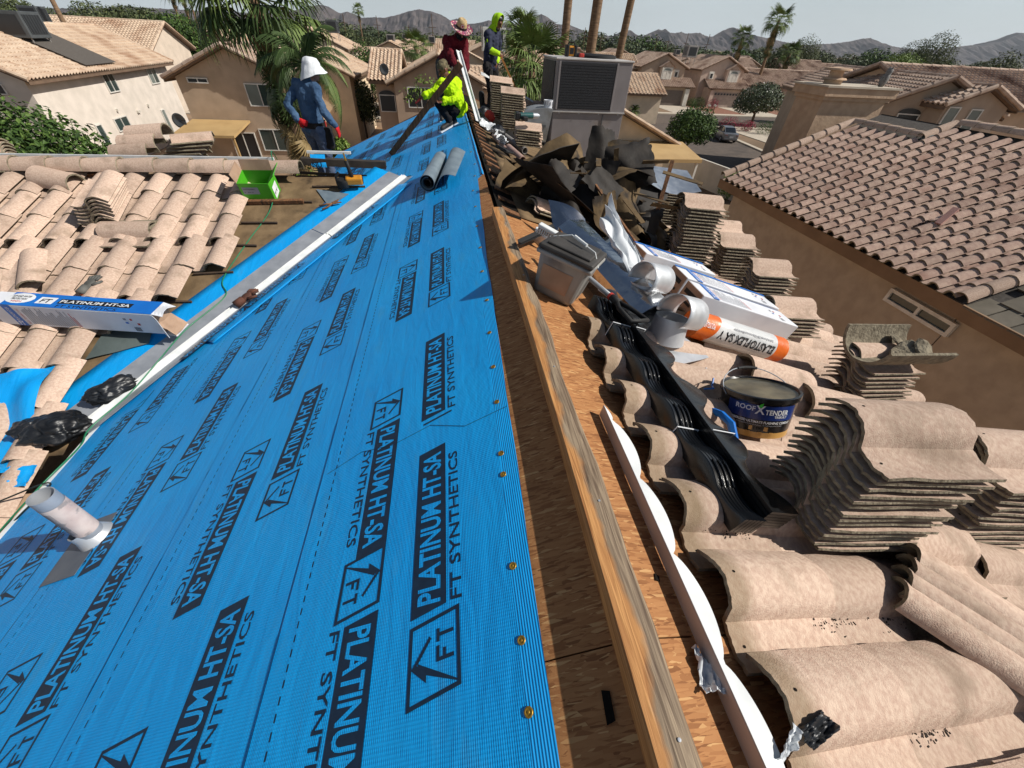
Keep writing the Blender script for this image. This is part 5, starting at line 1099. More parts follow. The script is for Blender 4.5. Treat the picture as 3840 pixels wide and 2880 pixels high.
# plastic-wrapped roll with orange ends
rl = thing('membrane_roll', 'plastic-wrapped roll with orange ends and large black lettering', 'roll', frame(RP(1.47, 1.99, .15), (1, -.02, -SR), (0, 1, 0)))
RL, RR = .80, .092
def rollf(u, v): a = 2 * math.pi * u; r = RR * (1 + .03 * nv((u * 5, v * 9, 0), 1.3)); return Vector((v * RL, r * math.cos(a), r * math.sin(a)))
for (a, b, mt, nm) in ((.0, .17, 'orange', 'orange_end'), (.17, .86, 'wrap', 'wrapped_body'), (.86, 1.0, 'orange', 'orange_end')):
    m = MB(); m.grid(lambda u, v: rollf(u, a + (b - a) * v + (.05 * math.sin(6.28 * u) if (b == .17 and v == 1) or (a == .17 and v == 0) else 0)), 28, 10); m.build(nm, MT[mt], rl, True)
for x in (0, RL):
    m = MB(); m.add([(x + (.015 if x == 0 else -.015), RR * .5 * math.cos(k * .3927) , RR * .5 * math.sin(k * .3927)) for k in range(16)] + [(x, RR * math.cos(k * .3927), RR * math.sin(k * .3927)) for k in range(16)], [(k, (k + 1) % 16, 16 + (k + 1) % 16, 16 + k) for k in range(16)] + [tuple(range(16))]); m.build('roll_end', MT['orange'], rl)
def on_roll(vs, x0, a0, flip=True):
    o = []
    for v in vs:
        a = a0 + v.y / RR; o.append(Vector((x0 - v.x, (RR + .0045) * math.cos(a), (RR + .0045) * math.sin(a))))
    return o
for (tx, w, h, x0, a0, mt) in (('ELASTOFLEX SA V', .50, .062, .67, math.pi * .83, 'txtblack'), ('POLYGLASS', .10, .035, .12, math.pi * .75, 'txtwhite'), ('Self-Adhered SBS Bituminous Membrane', .36, .016, .64, math.pi * .70, 'txtgrey')):
    vs, fs = text_fit(tx, w, h, .02); m = MB(); m.add(on_roll(vs, x0, a0), fs); m.build('print', MT[mt], rl)
# ---------------------------------------------------------------- pail of flashing cement
pl = thing('pail', 'black pail with blue label and wire handle beside the tile stack', 'pail', Matrix.Translation(RO(1.62, 1.28, .07)) @ Matrix.Rotation(math.radians(-22), 4, 'X'))
MT['pailblack'] = pm('pail_black', srgb(20, 20, 22), rough=.25); MT['pailblue'] = pm('pail_blue', srgb(20, 52, 120), srgb(14, 40, 100), scale=6, rough=.3); MT['pailgold'] = pm('pail_gold', srgb(196, 150, 80), rough=.35); MT['lid'] = pm('smeared_lid', srgb(126, 116, 92), srgb(60, 56, 46), scale=7, rough=.3, bump=.3, bscale=10)
r0, r1, hh = .150, .168, .205
m = MB(); m.lathe([(0, 0), (r0, 0), (r0 + .001, .03)], 36); m.build('base_band', MT['pailgold'], pl, True, angle=30)
m = MB(); m.lathe([(r0 + .001, .03), (r1 - .002, hh - .02)], 36); m.build('body', MT['pailblack'], pl, True)
m = MB(); m.lathe([(r1, hh - .02), (r1 + .007, hh - .018), (r1 + .007, hh + .004), (r1 - .004, hh + .006), (r1 - .010, hh - .004)], 36); m.build('rim', MT['pailblack'], pl, True, angle=40)
m = MB(); m.lathe([(r1 - .010, hh - .004), (r1 - .03, hh - .006), (0, hh - .004)], 36); m.build('lid', MT['lid'], pl, True)
def on_pail(vs, z0, a0=-math.pi / 2 - .55, k=.0022):
    o = []
    for v in vs:
        z = z0 + v.y; rr = r0 + (r1 - r0) * z / hh + k; a = a0 + v.x / rr; o.append(Vector((rr * math.cos(a), rr * math.sin(a), z)))
    return o
m = MB(); vs = [Vector((-.155 + .31 * i / 20, y, 0)) for y in (0, .075) for i in range(21)]; m.add(on_pail(vs, .098, k=.0012), [(i, i + 1, 22 + i, 21 + i) for i in range(20)]); m.build('label', MT['pailblue'], pl)
for (tx, x, z, w, h, mt) in (('ROOF', -.115, .140, .085, .026, 'txtwhite'), ('X', -.030, .128, .040, .044, 'txtwhite'), ('TENDER', .012, .128, .105, .026, 'txtwhite'), ('TRIBUILT', .055, .112, .060, .012, 'txtwhite'), ('RUBBERIZED ULTIMATE FLASHING CEMENT', -.14, .080, .28, .013, 'txtwhite'), ('CEMENTO PARA TAPAJUNTAS', -.10, .066, .20, .008, 'txtgrey')):
    vs, fs = text_fit(tx, w, h, .02); m = MB(); m.add(on_pail([v + Vector((x, 0, 0)) for v in vs], z), fs); m.build('print', MT[mt], pl)
m = MB(); m.add(on_pail([Vector((-.04, 0, 0)), Vector((.04, 0, 0)), Vector((.04, .022, 0)), Vector((-.04, .022, 0))], .040, k=.0014), [(0, 1, 2, 3)]); m.build('print', MT['pailgold'], pl)
vs, fs = text_fit('100', .04, .015, .02); m = MB(); m.add(on_pail([v + Vector((-.02, 0, 0)) for v in vs], .0435, k=.0026), fs); m.build('print', MT['txtblack'], pl)
m = MB(); m.add(on_pail([Vector((-.02, 0, 0)), Vector((-.005, -.004, 0)), Vector((-.002, .02, 0)), Vector((-.014, .014, 0))], .165, k=.003), [(0, 1, 2, 3)]); m.build('green_tag', pm('green_tag', srgb(70, 210, 60)), pl)
m = MB()
for i in range(4):
    for q in ((0, 0, .018, .003), (0, 0, .003, .02), (.015, 0, .003, .02), (0, .017, .018, .003), (.006, .007, .006, .006)):
        m.add(on_pail([Vector((-.10 + .05 * i + q[0], q[1], 0)), Vector((-.10 + .05 * i + q[0] + q[2], q[1], 0)), Vector((-.10 + .05 * i + q[0] + q[2], q[1] + q[3], 0)), Vector((-.10 + .05 * i + q[0], q[1] + q[3], 0))], .008 + .006, k=.0014), [(0, 1, 2, 3)])
m.build('icons', MT['pailgold'], pl)['kind'] = 'stuff'
m = MB(); hpts = [Vector((-(r1 + .01) * math.cos(t), (r1 + .012) * math.sin(t) * .75, hh - .02 + .085 * math.sin(t))) for t in [math.pi * i / 16 for i in range(17)]]; m.tube(hpts, .0025, 6); m.build('wire_handle', MT['galv'], pl)
m = MB(); m.tube(hpts[7:11], .008, 8); m.build('grip', MT['rubber'], pl)
# ---------------------------------------------------------------- square bucket with lid and brush
sb = thing('square_bucket', 'grey translucent square bucket with black lid on the bare deck', 'bucket', frame(RO(.655, 2.25, .0), (.80, -.55, -.20), (.50, .85, -.12)) @ Matrix.Scale(1.06, 4))
MT['greyplastic'] = pm('grey_translucent', srgb(160, 158, 152), srgb(132, 130, 126), scale=3, rough=.35, c3=srgb(110, 106, 104), s3=6)
m = MB(); b0, b1, h = .125, .155, .27
m.add([(-b0, -b0, 0), (b0, -b0, 0), (b0, b0, 0), (-b0, b0, 0), (-b1, -b1, h), (b1, -b1, h), (b1, b1, h), (-b1, b1, h)], [(3, 2, 1, 0), (0, 1, 5, 4), (1, 2, 6, 5), (2, 3, 7, 6), (3, 0, 4, 7)]); bmx = m
o = m.build('tub', MT['greyplastic'], sb); bv = o.modifiers.new('bevel', 'BEVEL'); bv.width = .03; bv.segments = 3
m = MB(); m.bevbox((0, 0, h - .02), (.335, .335, .025), .01); m.build('rim', MT['greyplastic'], sb)
m = MB(); m.bevbox((0, 0, h + .008), (.33, .33, .03), .012); m.bevbox((0, 0, h + .03), (.26, .26, .014), .006); m.build('lid', pm('dusty_black_lid', srgb(40, 38, 36), srgb(66, 62, 58), scale=5, rough=.6), sb)
m = MB(); m.add([(-b0 * .8, -b0 - .012, .06), (b0 * .6, -b0 - .012, .06), (b0 * .65, -b0 - .024, .19), (-b0 * .85, -b0 - .024, .19)], [(0, 1, 2, 3)]); m.build('label', MT['kraft'], sb)
m = MB(); m.tube([(.17, -.02, h - .02), (.12, -.02, h + .05), (-.05, .03, h + .07), (-.17, .03, h + .01)], .004, 6); m.build('wire_handle', MT['whitemetal'], sb)
m = MB(); m.tube([(.06, -.01, h + .062), (-.03, .02, h + .073)], .01, 8); m.build('grip', MT['whitemetal'], sb)
# ---------------------------------------------------------------- shovel pole with D grip
sp = thing('long_handled_tool', 'grey pole with black D grip leaning over the black plastic strips', 'tool')
m = MB(); m.tube([RO(.70, 2.72, .16), RO(.94, 2.03, .22)], .015, 12); m.build('pole', pm('grey_pole', srgb(150, 154, 160), srgb(132, 136, 142), scale=5, rough=.35), sp, True)
m = MB(); a, b = RO(.935, 2.04, .22), RO(1.03, 1.78, .24)
m.tube([a, a.lerp(b, .3)], [.02, .024], 10); s_ = Vector((.055, .02, -.01))
m.tube([a.lerp(b, .25), a.lerp(b, .5) - s_ * .7, b - s_, b + s_, a.lerp(b, .5) + s_ * .7, a.lerp(b, .25)], .014, 8); m.build('d_grip', MT['rubber'], sp, True)
m = MB(); m.tube([a, a.lerp(b, .06)], .0225, 10); m.build('red_ring', MT['txtred'], sp)
# ---------------------------------------------------------------- bundles of black wavy closure strips
def wave(s): 
    t = (s / .29) % 1.0
    return math.sin(math.pi * min(1, t / .62)) ** .8 if t < .62 else -.25 * math.sin(math.pi * (t - .62) / .38)
def closure(label, o, d, n_, side, L_, width, layers, amp, phase, sideways=False):
    t = thing('closure_strip_bundle', label, 'plastic strips', None); d = Vector(d).normalized(); n_ = Vector(n_).normalized(); side = Vector(side).normalized(); N = 90
    lw = width / layers
    for j in range(layers):
        m = MB(); ring = []
        for i in range(N + 1):
            s = L_ * i / N; h = .062 + amp * wave(s + phase); x0, x1 = j * lw + .0012, (j + 1) * lw - .0012
            ry = .004 if (s / .145) % 1.0 < .5 else 0
            pts = [(x0, .0), (x1, .0), (x1, h - .004), (x1 - .002, h), (x0 + .002, h), (x0, h - .004)]
            ring += [o + d * s + side * a + n_ * b for a, b in pts]
        k = 6; m.add(ring, [(i * k + q, i * k + (q + 1) % k, (i + 1) * k + (q + 1) % k, (i + 1) * k + q) for i in range(N) for q in range(k)] + [tuple(range(k - 1, -1, -1)), tuple(range(N * k, N * k + k))]); m.build('strip', MT['blackgloss'], t, True, angle=35)
    # embossed pads on the humps
    for q in range(5):
        m = MB(); s0 = .09 + .29 * q - phase % .29
        for e in range(3):
            x = width * (.25 + .25 * e); pp = [o + d * (s0 + .10 * f) + side * x + n_ * (.0655 + amp * wave(s0 + .10 * f + phase)) for f in (0, .25, .5, .75, 1)]
            if s0 > 0 and s0 + .1 < L_: m.tube(pp, .0045, 6)
        if m.f: m.build('rib', MT['blackgloss'], t, True)
    for s in (.30, 1.02):
        h = .066 + amp * wave(s + phase); m = MB(); m.tube([o + d * s + side * -.003, o + d * s + side * -.003 + n_ * h, o + d * s + side * (width + .003) + n_ * h, o + d * s + side * (width + .003)], .0028, 5); m.build('strap', MT['txtwhite'], t)
    return t
cdir = (RO(.96, .70, 0) - RO(.86, 2.06, 0))
closure('bundle of glossy black wavy plastic strips beside the tile edge', RO(.80, 2.04, .085), cdir, R_NRM, R_DOWN, 1.44, .105, 6, .026, .05)
closure('second bundle of black wavy plastic strips, turned on its side', RO(.925, 2.02, .10) + R_DOWN * .0, cdir, R_DOWN, -R_NRM * -1, 1.38, .10, 6, .075, .18)
# ---------------------------------------------------------------- white scalloped strip on the deck
ws = thing('metal_strip', 'white metal strip with scalloped flange lying on the bare deck', 'flashing')
wx = lambda y: .578 + .012 * (1.1 - y)
m = MB(); m.shell(lambda u, v: RP(wx(1.09 - 1.7 * u) - .010 * v, 1.09 - 1.7 * u, .003 + .055 * v), 40, 2, .002); m.build('web', pm('shaded_metal_web', srgb(196, 182, 176), srgb(182, 168, 162), scale=6, rough=.55), ws)  # grey-pink web: the shade on this side of the white metal, as colour
def scal(u, v):
    y = 1.09 - 1.7 * u; ph = ((y + .10) / .277) % 1.0; w = .010 + .050 * (abs(math.sin(math.pi * ph)) ** .55)
    return RP(wx(y) - .0105 + w * v * min(1, u * 14 + .1), y, .0595 - .004 * v)
m = MB(); m.shell(scal, 150, 3, .0018); m.build('scalloped_flange', MT['whitemetal'], ws)
# ---------------------------------------------------------------- pipe jacks
def jack(label, x, y, off, yaw, s, tiltx=0):
    t = thing('vent_flashing', label, 'flashing', fr_ro(x, y, off, yaw) @ Matrix.Rotation(math.radians(tiltx), 4, 'X') @ Matrix.Scale(s, 4))
    m = MB(); m.shell(lambda u, v: Vector(((u - .5) * .42, (v - .5) * .42, .012 * nv((u * 2, v * 2, 0), 1))), 8, 8, .003); m.build('base_plate', MT['galvbright'], t)
    m = MB(); m.lathe([(.115, .0), (.105, .06), (.098, .15), (.096, .15), (.10, .06), (.11, .0)], 24, Matrix.Rotation(math.radians(-14), 4, 'Y')); m.build('collar', MT['galvbright'], t, True, angle=40)
    m = MB(); m.shell(lambda u, v: Vector((.10 * math.cos(-.5 + 4.1 * u) , -.12 + .24 * v - .03, .19 + .10 * math.sin(-.5 + 4.1 * u))), 24, 4, .003, Matrix.Rotation(math.radians(-10), 4, 'X')); m.build('storm_hood', MT['galvbright'], t, True)
    return t
MT['galvbright'] = pm('new_galvanised', srgb(214, 216, 218), srgb(196, 199, 203), scale=9, rough=.4, rough2=.5, metal=.55)
jack('galvanised vent flashing with round hood, nearer of the pair', 1.33, 1.93, .10, 25, 1.0, 4)
jack('galvanised vent flashing with round hood, farther of the pair', 1.28, 2.30, .14, 25, .95, 8)
# ---------------------------------------------------------------- bright sheet metal
MT['chromeblue'] = MT['chrome']
def sheet_thing(name, label, cat, fn, nu, nv_, t, mat):
    m = MB(); m.shell(fn, nu, nv_, t); return tag(m.build(name, MT[mat], None, True, angle=40), label, cat)
def bent(pts_prof, a, b, wob=.01, seed=0):
    """profile polyline (list of Vector offsets) swept from a to b"""
    n = len(pts_prof) - 1
    def fn(u, v):
        i = min(int(v * n), n - 1); f = v * n - i; p = pts_prof[i].lerp(pts_prof[i + 1], f)
        return a.lerp(b, u) + p + Vector((nv((u * 3, v * 3, seed), 1), nv((u * 3, v * 3, seed + 2), 1), nv((u * 3, v * 3, seed + 4), 1))) * wob
    return fn
sheet_thing('sheet_metal_trough', 'long shiny bent sheet metal trough lying behind the square bucket', 'sheet metal', bent([Vector((-.10, -.02, .0)), Vector((-.08, .0, .16)), Vector((.0, .02, .21)), Vector((.13, .06, .20)), Vector((.16, .08, .02))], RO(.98, 3.30, .02), RO(1.22, 1.98, .04), .012, 1), 30, 8, .003, 'chrome')
sheet_thing('sheet_metal_offcut', 'shiny sheet metal plate tilted against the trough', 'sheet metal', lambda u, v: RO(.86 + .34 * u, 3.30 - .10 * u + .34 * v, .12 + .16 * v + .05 * math.sin(3 * u)) + Vector((0, 0, .02 * nv((u * 2, v * 2, 0), 1))), 10, 10, .003, 'chrome')
sheet_thing('sheet_metal_offcut', 'dark reflecting sheet metal behind the clear film', 'sheet metal', lambda u, v: RO(1.15 + .35 * u, 3.25 - .55 * v + .1 * u, .12 + .26 * u + .03 * math.sin(5 * v)), 10, 10, .003, 'chrome')
def film(u, v):
    c = [Vector((1.136, 2.20, .0)), Vector((1.30, 2.46, -.02)), Vector((1.05, 2.75, .16)), Vector((1.16, 2.92, .31))]
    p = (c[0] * (1 - u) + c[1] * u) * (1 - v) + (c[2] * (1 - u) + c[3] * u) * v
    w = math.sin(v * 3.14) * .05; return p + Vector((w * math.sin(9 * u + 3 * v) * .5 + .03 * nv((u * 4, v * 5, 1), 1), .03 * nv((u * 3, v * 4, 4), 1), .05 * v * nv((u * 5, v * 3, 7), 1) + .02 * math.sin(14 * u)))
sheet_thing('plastic_film', 'tall crumpled clear plastic film standing among the sheet metal', 'plastic film', film, 30, 30, .002, 'plastic')
m = MB(); m.shell(lambda u, v: RO(.72 + .085 * (1 - .15 * v) * math.cos(2 * math.pi * u), 3.06 + .085 * (1 - .15 * v) * math.sin(2 * math.pi * u), .03 + .11 * v), 24, 3, .003); tag(m.build('pipe_collar', MT['galvbright'], None, True), 'short round metal collar on the bare deck above the square bucket', 'pipe collar')
m = MB()
m.shell(lambda u, v: RO(.44 + .40 * u, 2.62 + .62 * u + .06 * v, .10 + .06 * u + .01 * v), 6, 3, .004); m.shell(lambda u, v: RO(.46 + .40 * u, 2.66 + .60 * u + .09 * v, .085 + .06 * u), 6, 3, .004); tag(m.build('ridge_vent_mat', MT['rubber']), 'dark flat vent strips lying across the ridge board end', 'vent strip')
br = thing('scrub_brush', 'white-bristled brush lying on the square bucket', 'brush', frame(RO(.66, 2.62, .30), (.8, -.5, -.3), (.5, .8, 0)))
m = MB(); m.bevbox((0, 0, 0), (.18, .05, .025), .008); m.build('back', MT['whitemetal'], br)
for i in range(11): m = MB(); m.box((-.08 + .016 * i, .0, -.028), (.009, .045, .045)); m.build('bristle_tuft', MT['wrap'], br)
m = MB(); m.tube([RO(1.0, 4.68, .07), RO(1.52, 4.30, .07)], .04, 14); m.tube([RO(.995, 4.684, .07), RO(1.0, 4.68, .07)], .03, 14); tag(m.build('kraft_tube', MT['kraft'], None, True, angle=40), 'brown cardboard tube at the foot of the felt heap', 'tube')
# ---------------------------------------------------------------- heap of torn felt
def crumpled(label, c, sx_, sy_, rot, amp, seed, curl=0.0, fold=0.0, mat='feltdark', cat='felt', name='torn_felt', grp='torn felt sheets in the heap', t=.006, n=22):
    q = Matrix.Rotation(math.radians(rot[2]), 4, 'Z') @ Matrix.Rotation(math.radians(rot[1]), 4, 'Y') @ Matrix.Rotation(math.radians(rot[0]), 4, 'X')
    def fn(u, v):
        x, y = (u - .5) * sx_, (v - .5) * sy_
        e = 1 + .10 * nv((u * 3, v * 3, seed), 1.4)
        z = amp * (nv((u * 1.6, v * 1.6, seed), 1) + .5 * abs(nv((u * 4, v * 4, seed + 3), 1)) + .18 * nv((u * 10, v * 10, seed + 3), 1)) * 1.4
        z += fold * abs(math.sin((u * 2.2 + .6 * v + seed) * 2)) - curl * ((2 * v - 1) ** 2)
        return Vector((x * e, y * e, z))
    m = MB(); m.shell(fn, n, n, t); o = m.build(name, MT[mat], None, True, angle=50); o.matrix_world = Matrix.Translation(c) @ q; return tag(o, label, cat, grp)
def folded(label, c, sx_, sy_, rot, folds, seed, t=.005, n=20, mat='feltdark', torn=.10):
    """stiff sheet bent along straight creases; folds: (angle, offset, steepness)"""
    q = Matrix.Rotation(math.radians(rot[2]), 4, 'Z') @ Matrix.Rotation(math.radians(rot[1]), 4, 'Y') @ Matrix.Rotation(math.radians(rot[0]), 4, 'X')
    def fn(u, v):
        x, y = (u - .5) * sx_, (v - .5) * sy_
        ed = max(abs(u - .5), abs(v - .5)) * 2; e = 1 + torn * nv((u * 5, v * 5, seed), 1.3) * ed + torn * .6 * nv((u * 14, v * 14, seed), 1.3) * (ed > .95)
        z = .018 * nv((u * 3, v * 3, seed), 1)
        for (a, o, k) in folds:
            d = x * math.cos(a) + y * math.sin(a) - o; z += k * (math.sqrt(d * d + .0009) if True else 0)
        return Vector((x * e, y * e, z))
    m = MB(); m.shell(fn, n, n, t); m.mi = [seed % 2] * (n * n) + [1 - seed % 2] * (n * n) + [1] * (len(m.f) - 2 * n * n); o = m.build('torn_felt', [MT[mat], MT['feltblack']], None, True, angle=40); o.matrix_world = Matrix.Translation(c) @ q @ Matrix.Scale(.88, 4); return tag(o, label, 'felt', 'small felt pieces in the heap' if 'small torn' in label else None)
FL = [('flat felt flap lit by the sun at the front of the heap', (1.55, 4.62, -.30), .62, .60, (42, 4, -8), [(.3, .1, -.5)], 1),
 ('broad felt sheet folded like a tent in the heap front', (2.05, 4.72, -.36), .80, .74, (50, -4, 6), [(.1, .05, -.8), (1.3, .2, .4)], 2),
 ('stained felt sheet hanging at the right of the heap', (2.35, 5.0, -.36), .62, .66, (58, 16, -30), [(1.0, 0, -.6)], 3),
 ('felt sheet leaning out toward the ridge', (1.12, 4.75, -.16), .80, .70, (14, 26, 22), [(.8, .05, .5)], 4),
 ('dark tunnel-like felt fold in the middle of the heap', (1.50, 5.0, -.12), .90, .70, (34, 6, -20), [(.2, 0, -1.2)], 5),
 ('long felt sheet bridging the top of the heap', (1.90, 5.2, -.06), 1.05, .66, (24, -6, 8), [(1.4, .1, .6), (.0, .25, -.4)], 6),
 ('triangular felt corner standing at the heap top right', (2.18, 5.2, .02), .66, .60, (62, -22, -18), [(.7, 0, -.7)], 7),
 ('felt sheet slumped at the back of the heap', (1.5, 5.5, -.12), .9, .8, (20, 12, 30), [(1.1, 0, .7), (.2, .2, -.6)], 8),
 ('upright torn felt tongue on the heap skyline', (1.95, 5.4, .14), .40, .50, (70, 10, 12), [(.3, 0, -.5)], 9),
 ('crumpled felt end in front of the tall stack', (2.55, 4.62, -.58), .5, .5, (35, 18, -40), [(.9, 0, -.9)], 10),
 ('small curled felt piece below the heap', (1.30, 4.22, -.26), .46, .36, (28, 20, -25), [(.4, 0, -.9)], 11),
 ('narrow felt strip draped over the heap front', (1.80, 4.42, -.46), .30, .62, (44, -10, 20), [(1.5, .05, .6)], 12),
 ('felt sheet lying flat under the heap', (1.70, 5.0, -.52), 1.5, 1.1, (0, 22, 5), [(.5, .1, .25)], 13),
 ('dark felt behind the ridge blocks', (.98, 5.3, -.16), .7, .9, (10, 24, -10), [(1.2, 0, -.4)], 14)]
for i in range(10):
    FL.append(('small torn felt piece wedged in the heap', (random.uniform(1.15, 2.4), random.uniform(4.5, 5.3), random.uniform(-.4, .0)), random.uniform(.25, .45), random.uniform(.25, .5), (random.uniform(15, 75), random.uniform(-40, 40), random.uniform(-60, 60)), [(random.uniform(0, 3), 0, random.uniform(-1, 1))], 15 + i))
for (lab, c, a, b, r, fo, sd_) in FL: folded(lab, Vector((0, 0, CAM_H)) + (Vector(c) - Vector((0, 0, CAM_H))) * .86, a, b, r, fo, sd_)
sheet_thing('torn_felt', 'dark edge of felt sheet pointing at the ridge from the heap', 'felt', lambda u, v: Vector((.50 + .85 * u, 4.15 + .40 * u + .30 * v, .09 + .26 * u ** .8 + .05 * math.sin(3 * u) - .24 * v + .02 * nv((u * 4, v * 4, 5), 1))), 18, 10, .006, 'feltblack')
m = MB()
for i in range(26): 
    a = Vector((random.uniform(1.1, 2.3), random.uniform(3.7, 4.9), random.uniform(-.3, .28))); m.box(a, (.05, random.uniform(.1, .4), .008), None, Matrix.Rotation(random.uniform(0, 3), 3, 'X') @ Matrix.Rotation(random.uniform(0, 3), 3, 'Z'))
tag(m.build('felt_scraps', MT['feltdark']), 'small felt scraps and slivers scattered over the heap', 'debris', kind='stuff')
def stick(label, a, b, w, h, mat='oldwood', cat='wood', name='wood_batten'):
    m = MB(); m.bar(a, b, w, h); return tag(m.build(name, MT[mat]), label, cat)
stick('upright pale batten sticking out of the felt heap', (2.28, 4.25, .27), (2.05, 3.85, -.42), .04, .025, 'oldwood')
stick('thin dark batten slanting across the felt heap', (1.42, 4.1, .10), (1.80, 3.3, -.36), .022, .018)
stick('reddish stick behind the tall tile stack', (2.42, 4.5, .05), (2.2, 4.1, -.5), .026, .02)
for i in range(9): stick('splintered batten in the litter between the heap and the tall stack', RO(2.0 + .1 * i, 4.35 + random.uniform(-.4, .4), .05), RO(2.15 + .11 * i, 4.0 + random.uniform(-.5, .5), .08 + .1 * random.random()), .03, .02).__setitem__('group', 'splintered battens')
sheet_thing('sheet_metal_offcut', 'bent galvanised sheet catching the sun over a tile stack', 'sheet metal', lambda u, v: Vector((2.14 + .74 * u + .06 * v, 4.40 + .55 * v + .10 * u, .03 - .03 * u - .10 * math.sin(math.pi * u) * (1 - v) - .09 * (1 - v) * u * u + .06 * v * (1 - u))), 24, 12, .003, 'galvsheet') if MT.setdefault('galvsheet', pm('spangled_sheet', srgb(190, 196, 202), srgb(168, 176, 186), scale=9, rough=.30, rough2=.42, metal=.8)) else None
m = MB(); m.tube([RO(2.25, 4.45, .1), RO(2.45, 4.7, .1)], [.13, .14], 16, False); tag(m.build('black_pipe_boot', MT['rubber'], None, True), 'round black rubber pipe boot beside the tall stack', 'pipe boot')
sheet_thing('dark_flashing', 'dark grey flat flashing by the foot of the tall stack', 'sheet metal', lambda u, v: RO(2.0 + .45 * u, 4.05 + .28 * v - .25 * u, .10 + .02 * math.sin(3 * u)), 6, 5, .003, 'acdark')
# small litter on the near tiles
crumpled('crumpled clear plastic wrapper against the white strip', RO(.585, .17, .02), .10, .05, (10, 25, 80), .03, 21, mat='plastic', cat='wrapper', name='plastic_wrapper', grp=None, t=.0012)
crumpled('torn black plastic scrap on the nearest tile', RO(.80, .03, .11), .10, .04, (0, 10, 15), .02, 22, mat='bag', cat='plastic scrap', name='plastic_scrap', grp=None, t=.0012)
crumpled('grey twisted tail of plastic hanging off the nearest tile', RO(.70, .015, .07), .09, .03, (20, -20, 30), .025, 23, mat='plastic', cat='plastic scrap', name='plastic_scrap', grp=None, t=.0012)
crumpled('small wrapper with blue print on the tiles above the pail', RO(1.46, 1.66, .10), .07, .05, (10, 5, 40), .02, 24, mat='plastic', cat='wrapper', name='plastic_wrapper', grp=None, t=.001)
m = MB(); m.tube([RO(1.36, 1.45, .11), RO(1.40, 1.43, .15), RO(1.43, 1.48, .13), RO(1.46, 1.53, .16)], .005, 5); tag(m.build('strap_offcut', MT['cardblue']), 'blue strapping offcut curling on the tiles', 'strap')
m = MB(); m.tube([RO(1.27, 1.30, .08), RO(1.32, 1.22, .13), RO(1.33, 1.15, .14), RO(1.33, 1.06, .07)], .018, 6); tag(m.build('strap_offcut', MT['cardblue']), 'wide blue strap looped beside the pail', 'strap')
for (a, b, l) in (((1.13, .335), (1.20, .33), 'short nail lying in the grit of the tile pan'), ((1.22, .045), (1.25, .02), 'nail lying on the lower tile near the corner')):
    m = MB(); m.tube([RO(*a, .048), RO(*b, .05)], .0028, 6); tag(m.build('nail', MT['galv']), l, 'nail')
m = MB(); m.prism([(-.012, -.03), (.01, -.025), (.014, .03), (-.006, .035)], 0, .002, frame(LP(.30, .13, .002), (1, 0, SL), (0, 1, 0))); tag(m.build('tar_smear', MT['dark']), 'black tar smear on the shaded decking', 'stain')
m = MB(); m.prism([(-.01, -.008), (.006, -.011), (.011, .004), (-.003, .013)], 0, .002, frame(RO(.55, .41, .002), (1, 0, -SL), (0, 1, 0))); tag(m.build('tar_smear', MT['dark']), 'small dark tar spot on the sunlit decking', 'stain')

# ---------------------------------------------------------------- left side: pipe, bags, hose, tools
vpipe = thing('vent_pipe', 'metal vent pipe with paper label rising through the blue underlayment', 'vent pipe', Matrix.Translation(LP(-2.07, 1.315, 0)))
m = MB(); m.lathe([(.053, -.02), (.053, .30)], 24); m.lathe([(.053, .36), (.053, .42), (.049, .42), (.049, .30)], 24); m.build('pipe', MT['galv'], vpipe, True, angle=40)
m = MB(); m.lathe([(.0535, .30), (.0535, .36)], 24); m.build('seam_band', MT['galv'], vpipe, True)
MT['paperlabel'] = pm('paper_label', srgb(214, 200, 192), srgb(190, 170, 164), scale=9, rough=.8, c3=srgb(150, 142, 140), s3=12, t3=(.55, .6))
m = MB(); m.lathe([(.0542, .10), (.0542, .355)], 24); m.build('paper_label', MT['paperlabel'], vpipe, True)
m = MB()
for k in range(9): m.add([(.0548 * math.cos(a), .0548 * math.sin(a), z) for (a, z) in ((-2.2 + .1 * k, .13), (-2.2 + .1 * k, .33), (-2.16 + .1 * k, .33), (-2.16 + .1 * k, .13))], [(0, 1, 2, 3)])
m.build('label_text', MT['txtgrey'], vpipe)['kind'] = 'stuff'
vq = L_NRM.to_track_quat('Z', 'Y').to_matrix().to_4x4()
m = MB(); m.lathe([(.062, .10), (.066, .06), (.085, .012), (.088, .006)], 24, vq); m.build('boot_cone', MT['galvbright'], vpipe, True)
m = MB(); m.shell(lambda u, v: L_NRM * .0115 + Vector((0, 1, 0)) * (-.22 + .36 * u) + L_DOWN * (-.04 + .24 * v), 6, 6, .002); m.build('base_flange', pm('weathered_flange', srgb(112, 118, 126), srgb(92, 100, 112), scale=7, rough=.5, metal=.3), vpipe)
def bag_lump(label, c, r, seed, rot):
    bm2 = bmesh.new(); bmesh.ops.create_icosphere(bm2, subdivisions=5, radius=1.0)
    for v in bm2.verts:
        p = v.co.copy(); d = 1 + .30 * nv(p, 1.2, seed) + .30 * abs(nv(p, 2.0, seed)) - .16 * abs(nv((p.x * 1.2, p.y * 3.4, p.z * 3.4), 1.5, seed + 2)) - .05 * abs(nv(p, 8.0, seed + 4))
        v.co = Vector((p.x * r[0], p.y * r[1], p.z * r[2])) * d
    me = bpy.data.meshes.new('bag'); bm2.to_mesh(me); bm2.free(); me.materials.append(MT['bag']); me.polygons.foreach_set('use_smooth', [True] * len(me.polygons))
    o = link('bin_bag', me); o.matrix_world = Matrix.Translation(c) @ Matrix.Rotation(math.radians(rot), 4, 'Z'); return tag(o, label, 'bin bag')
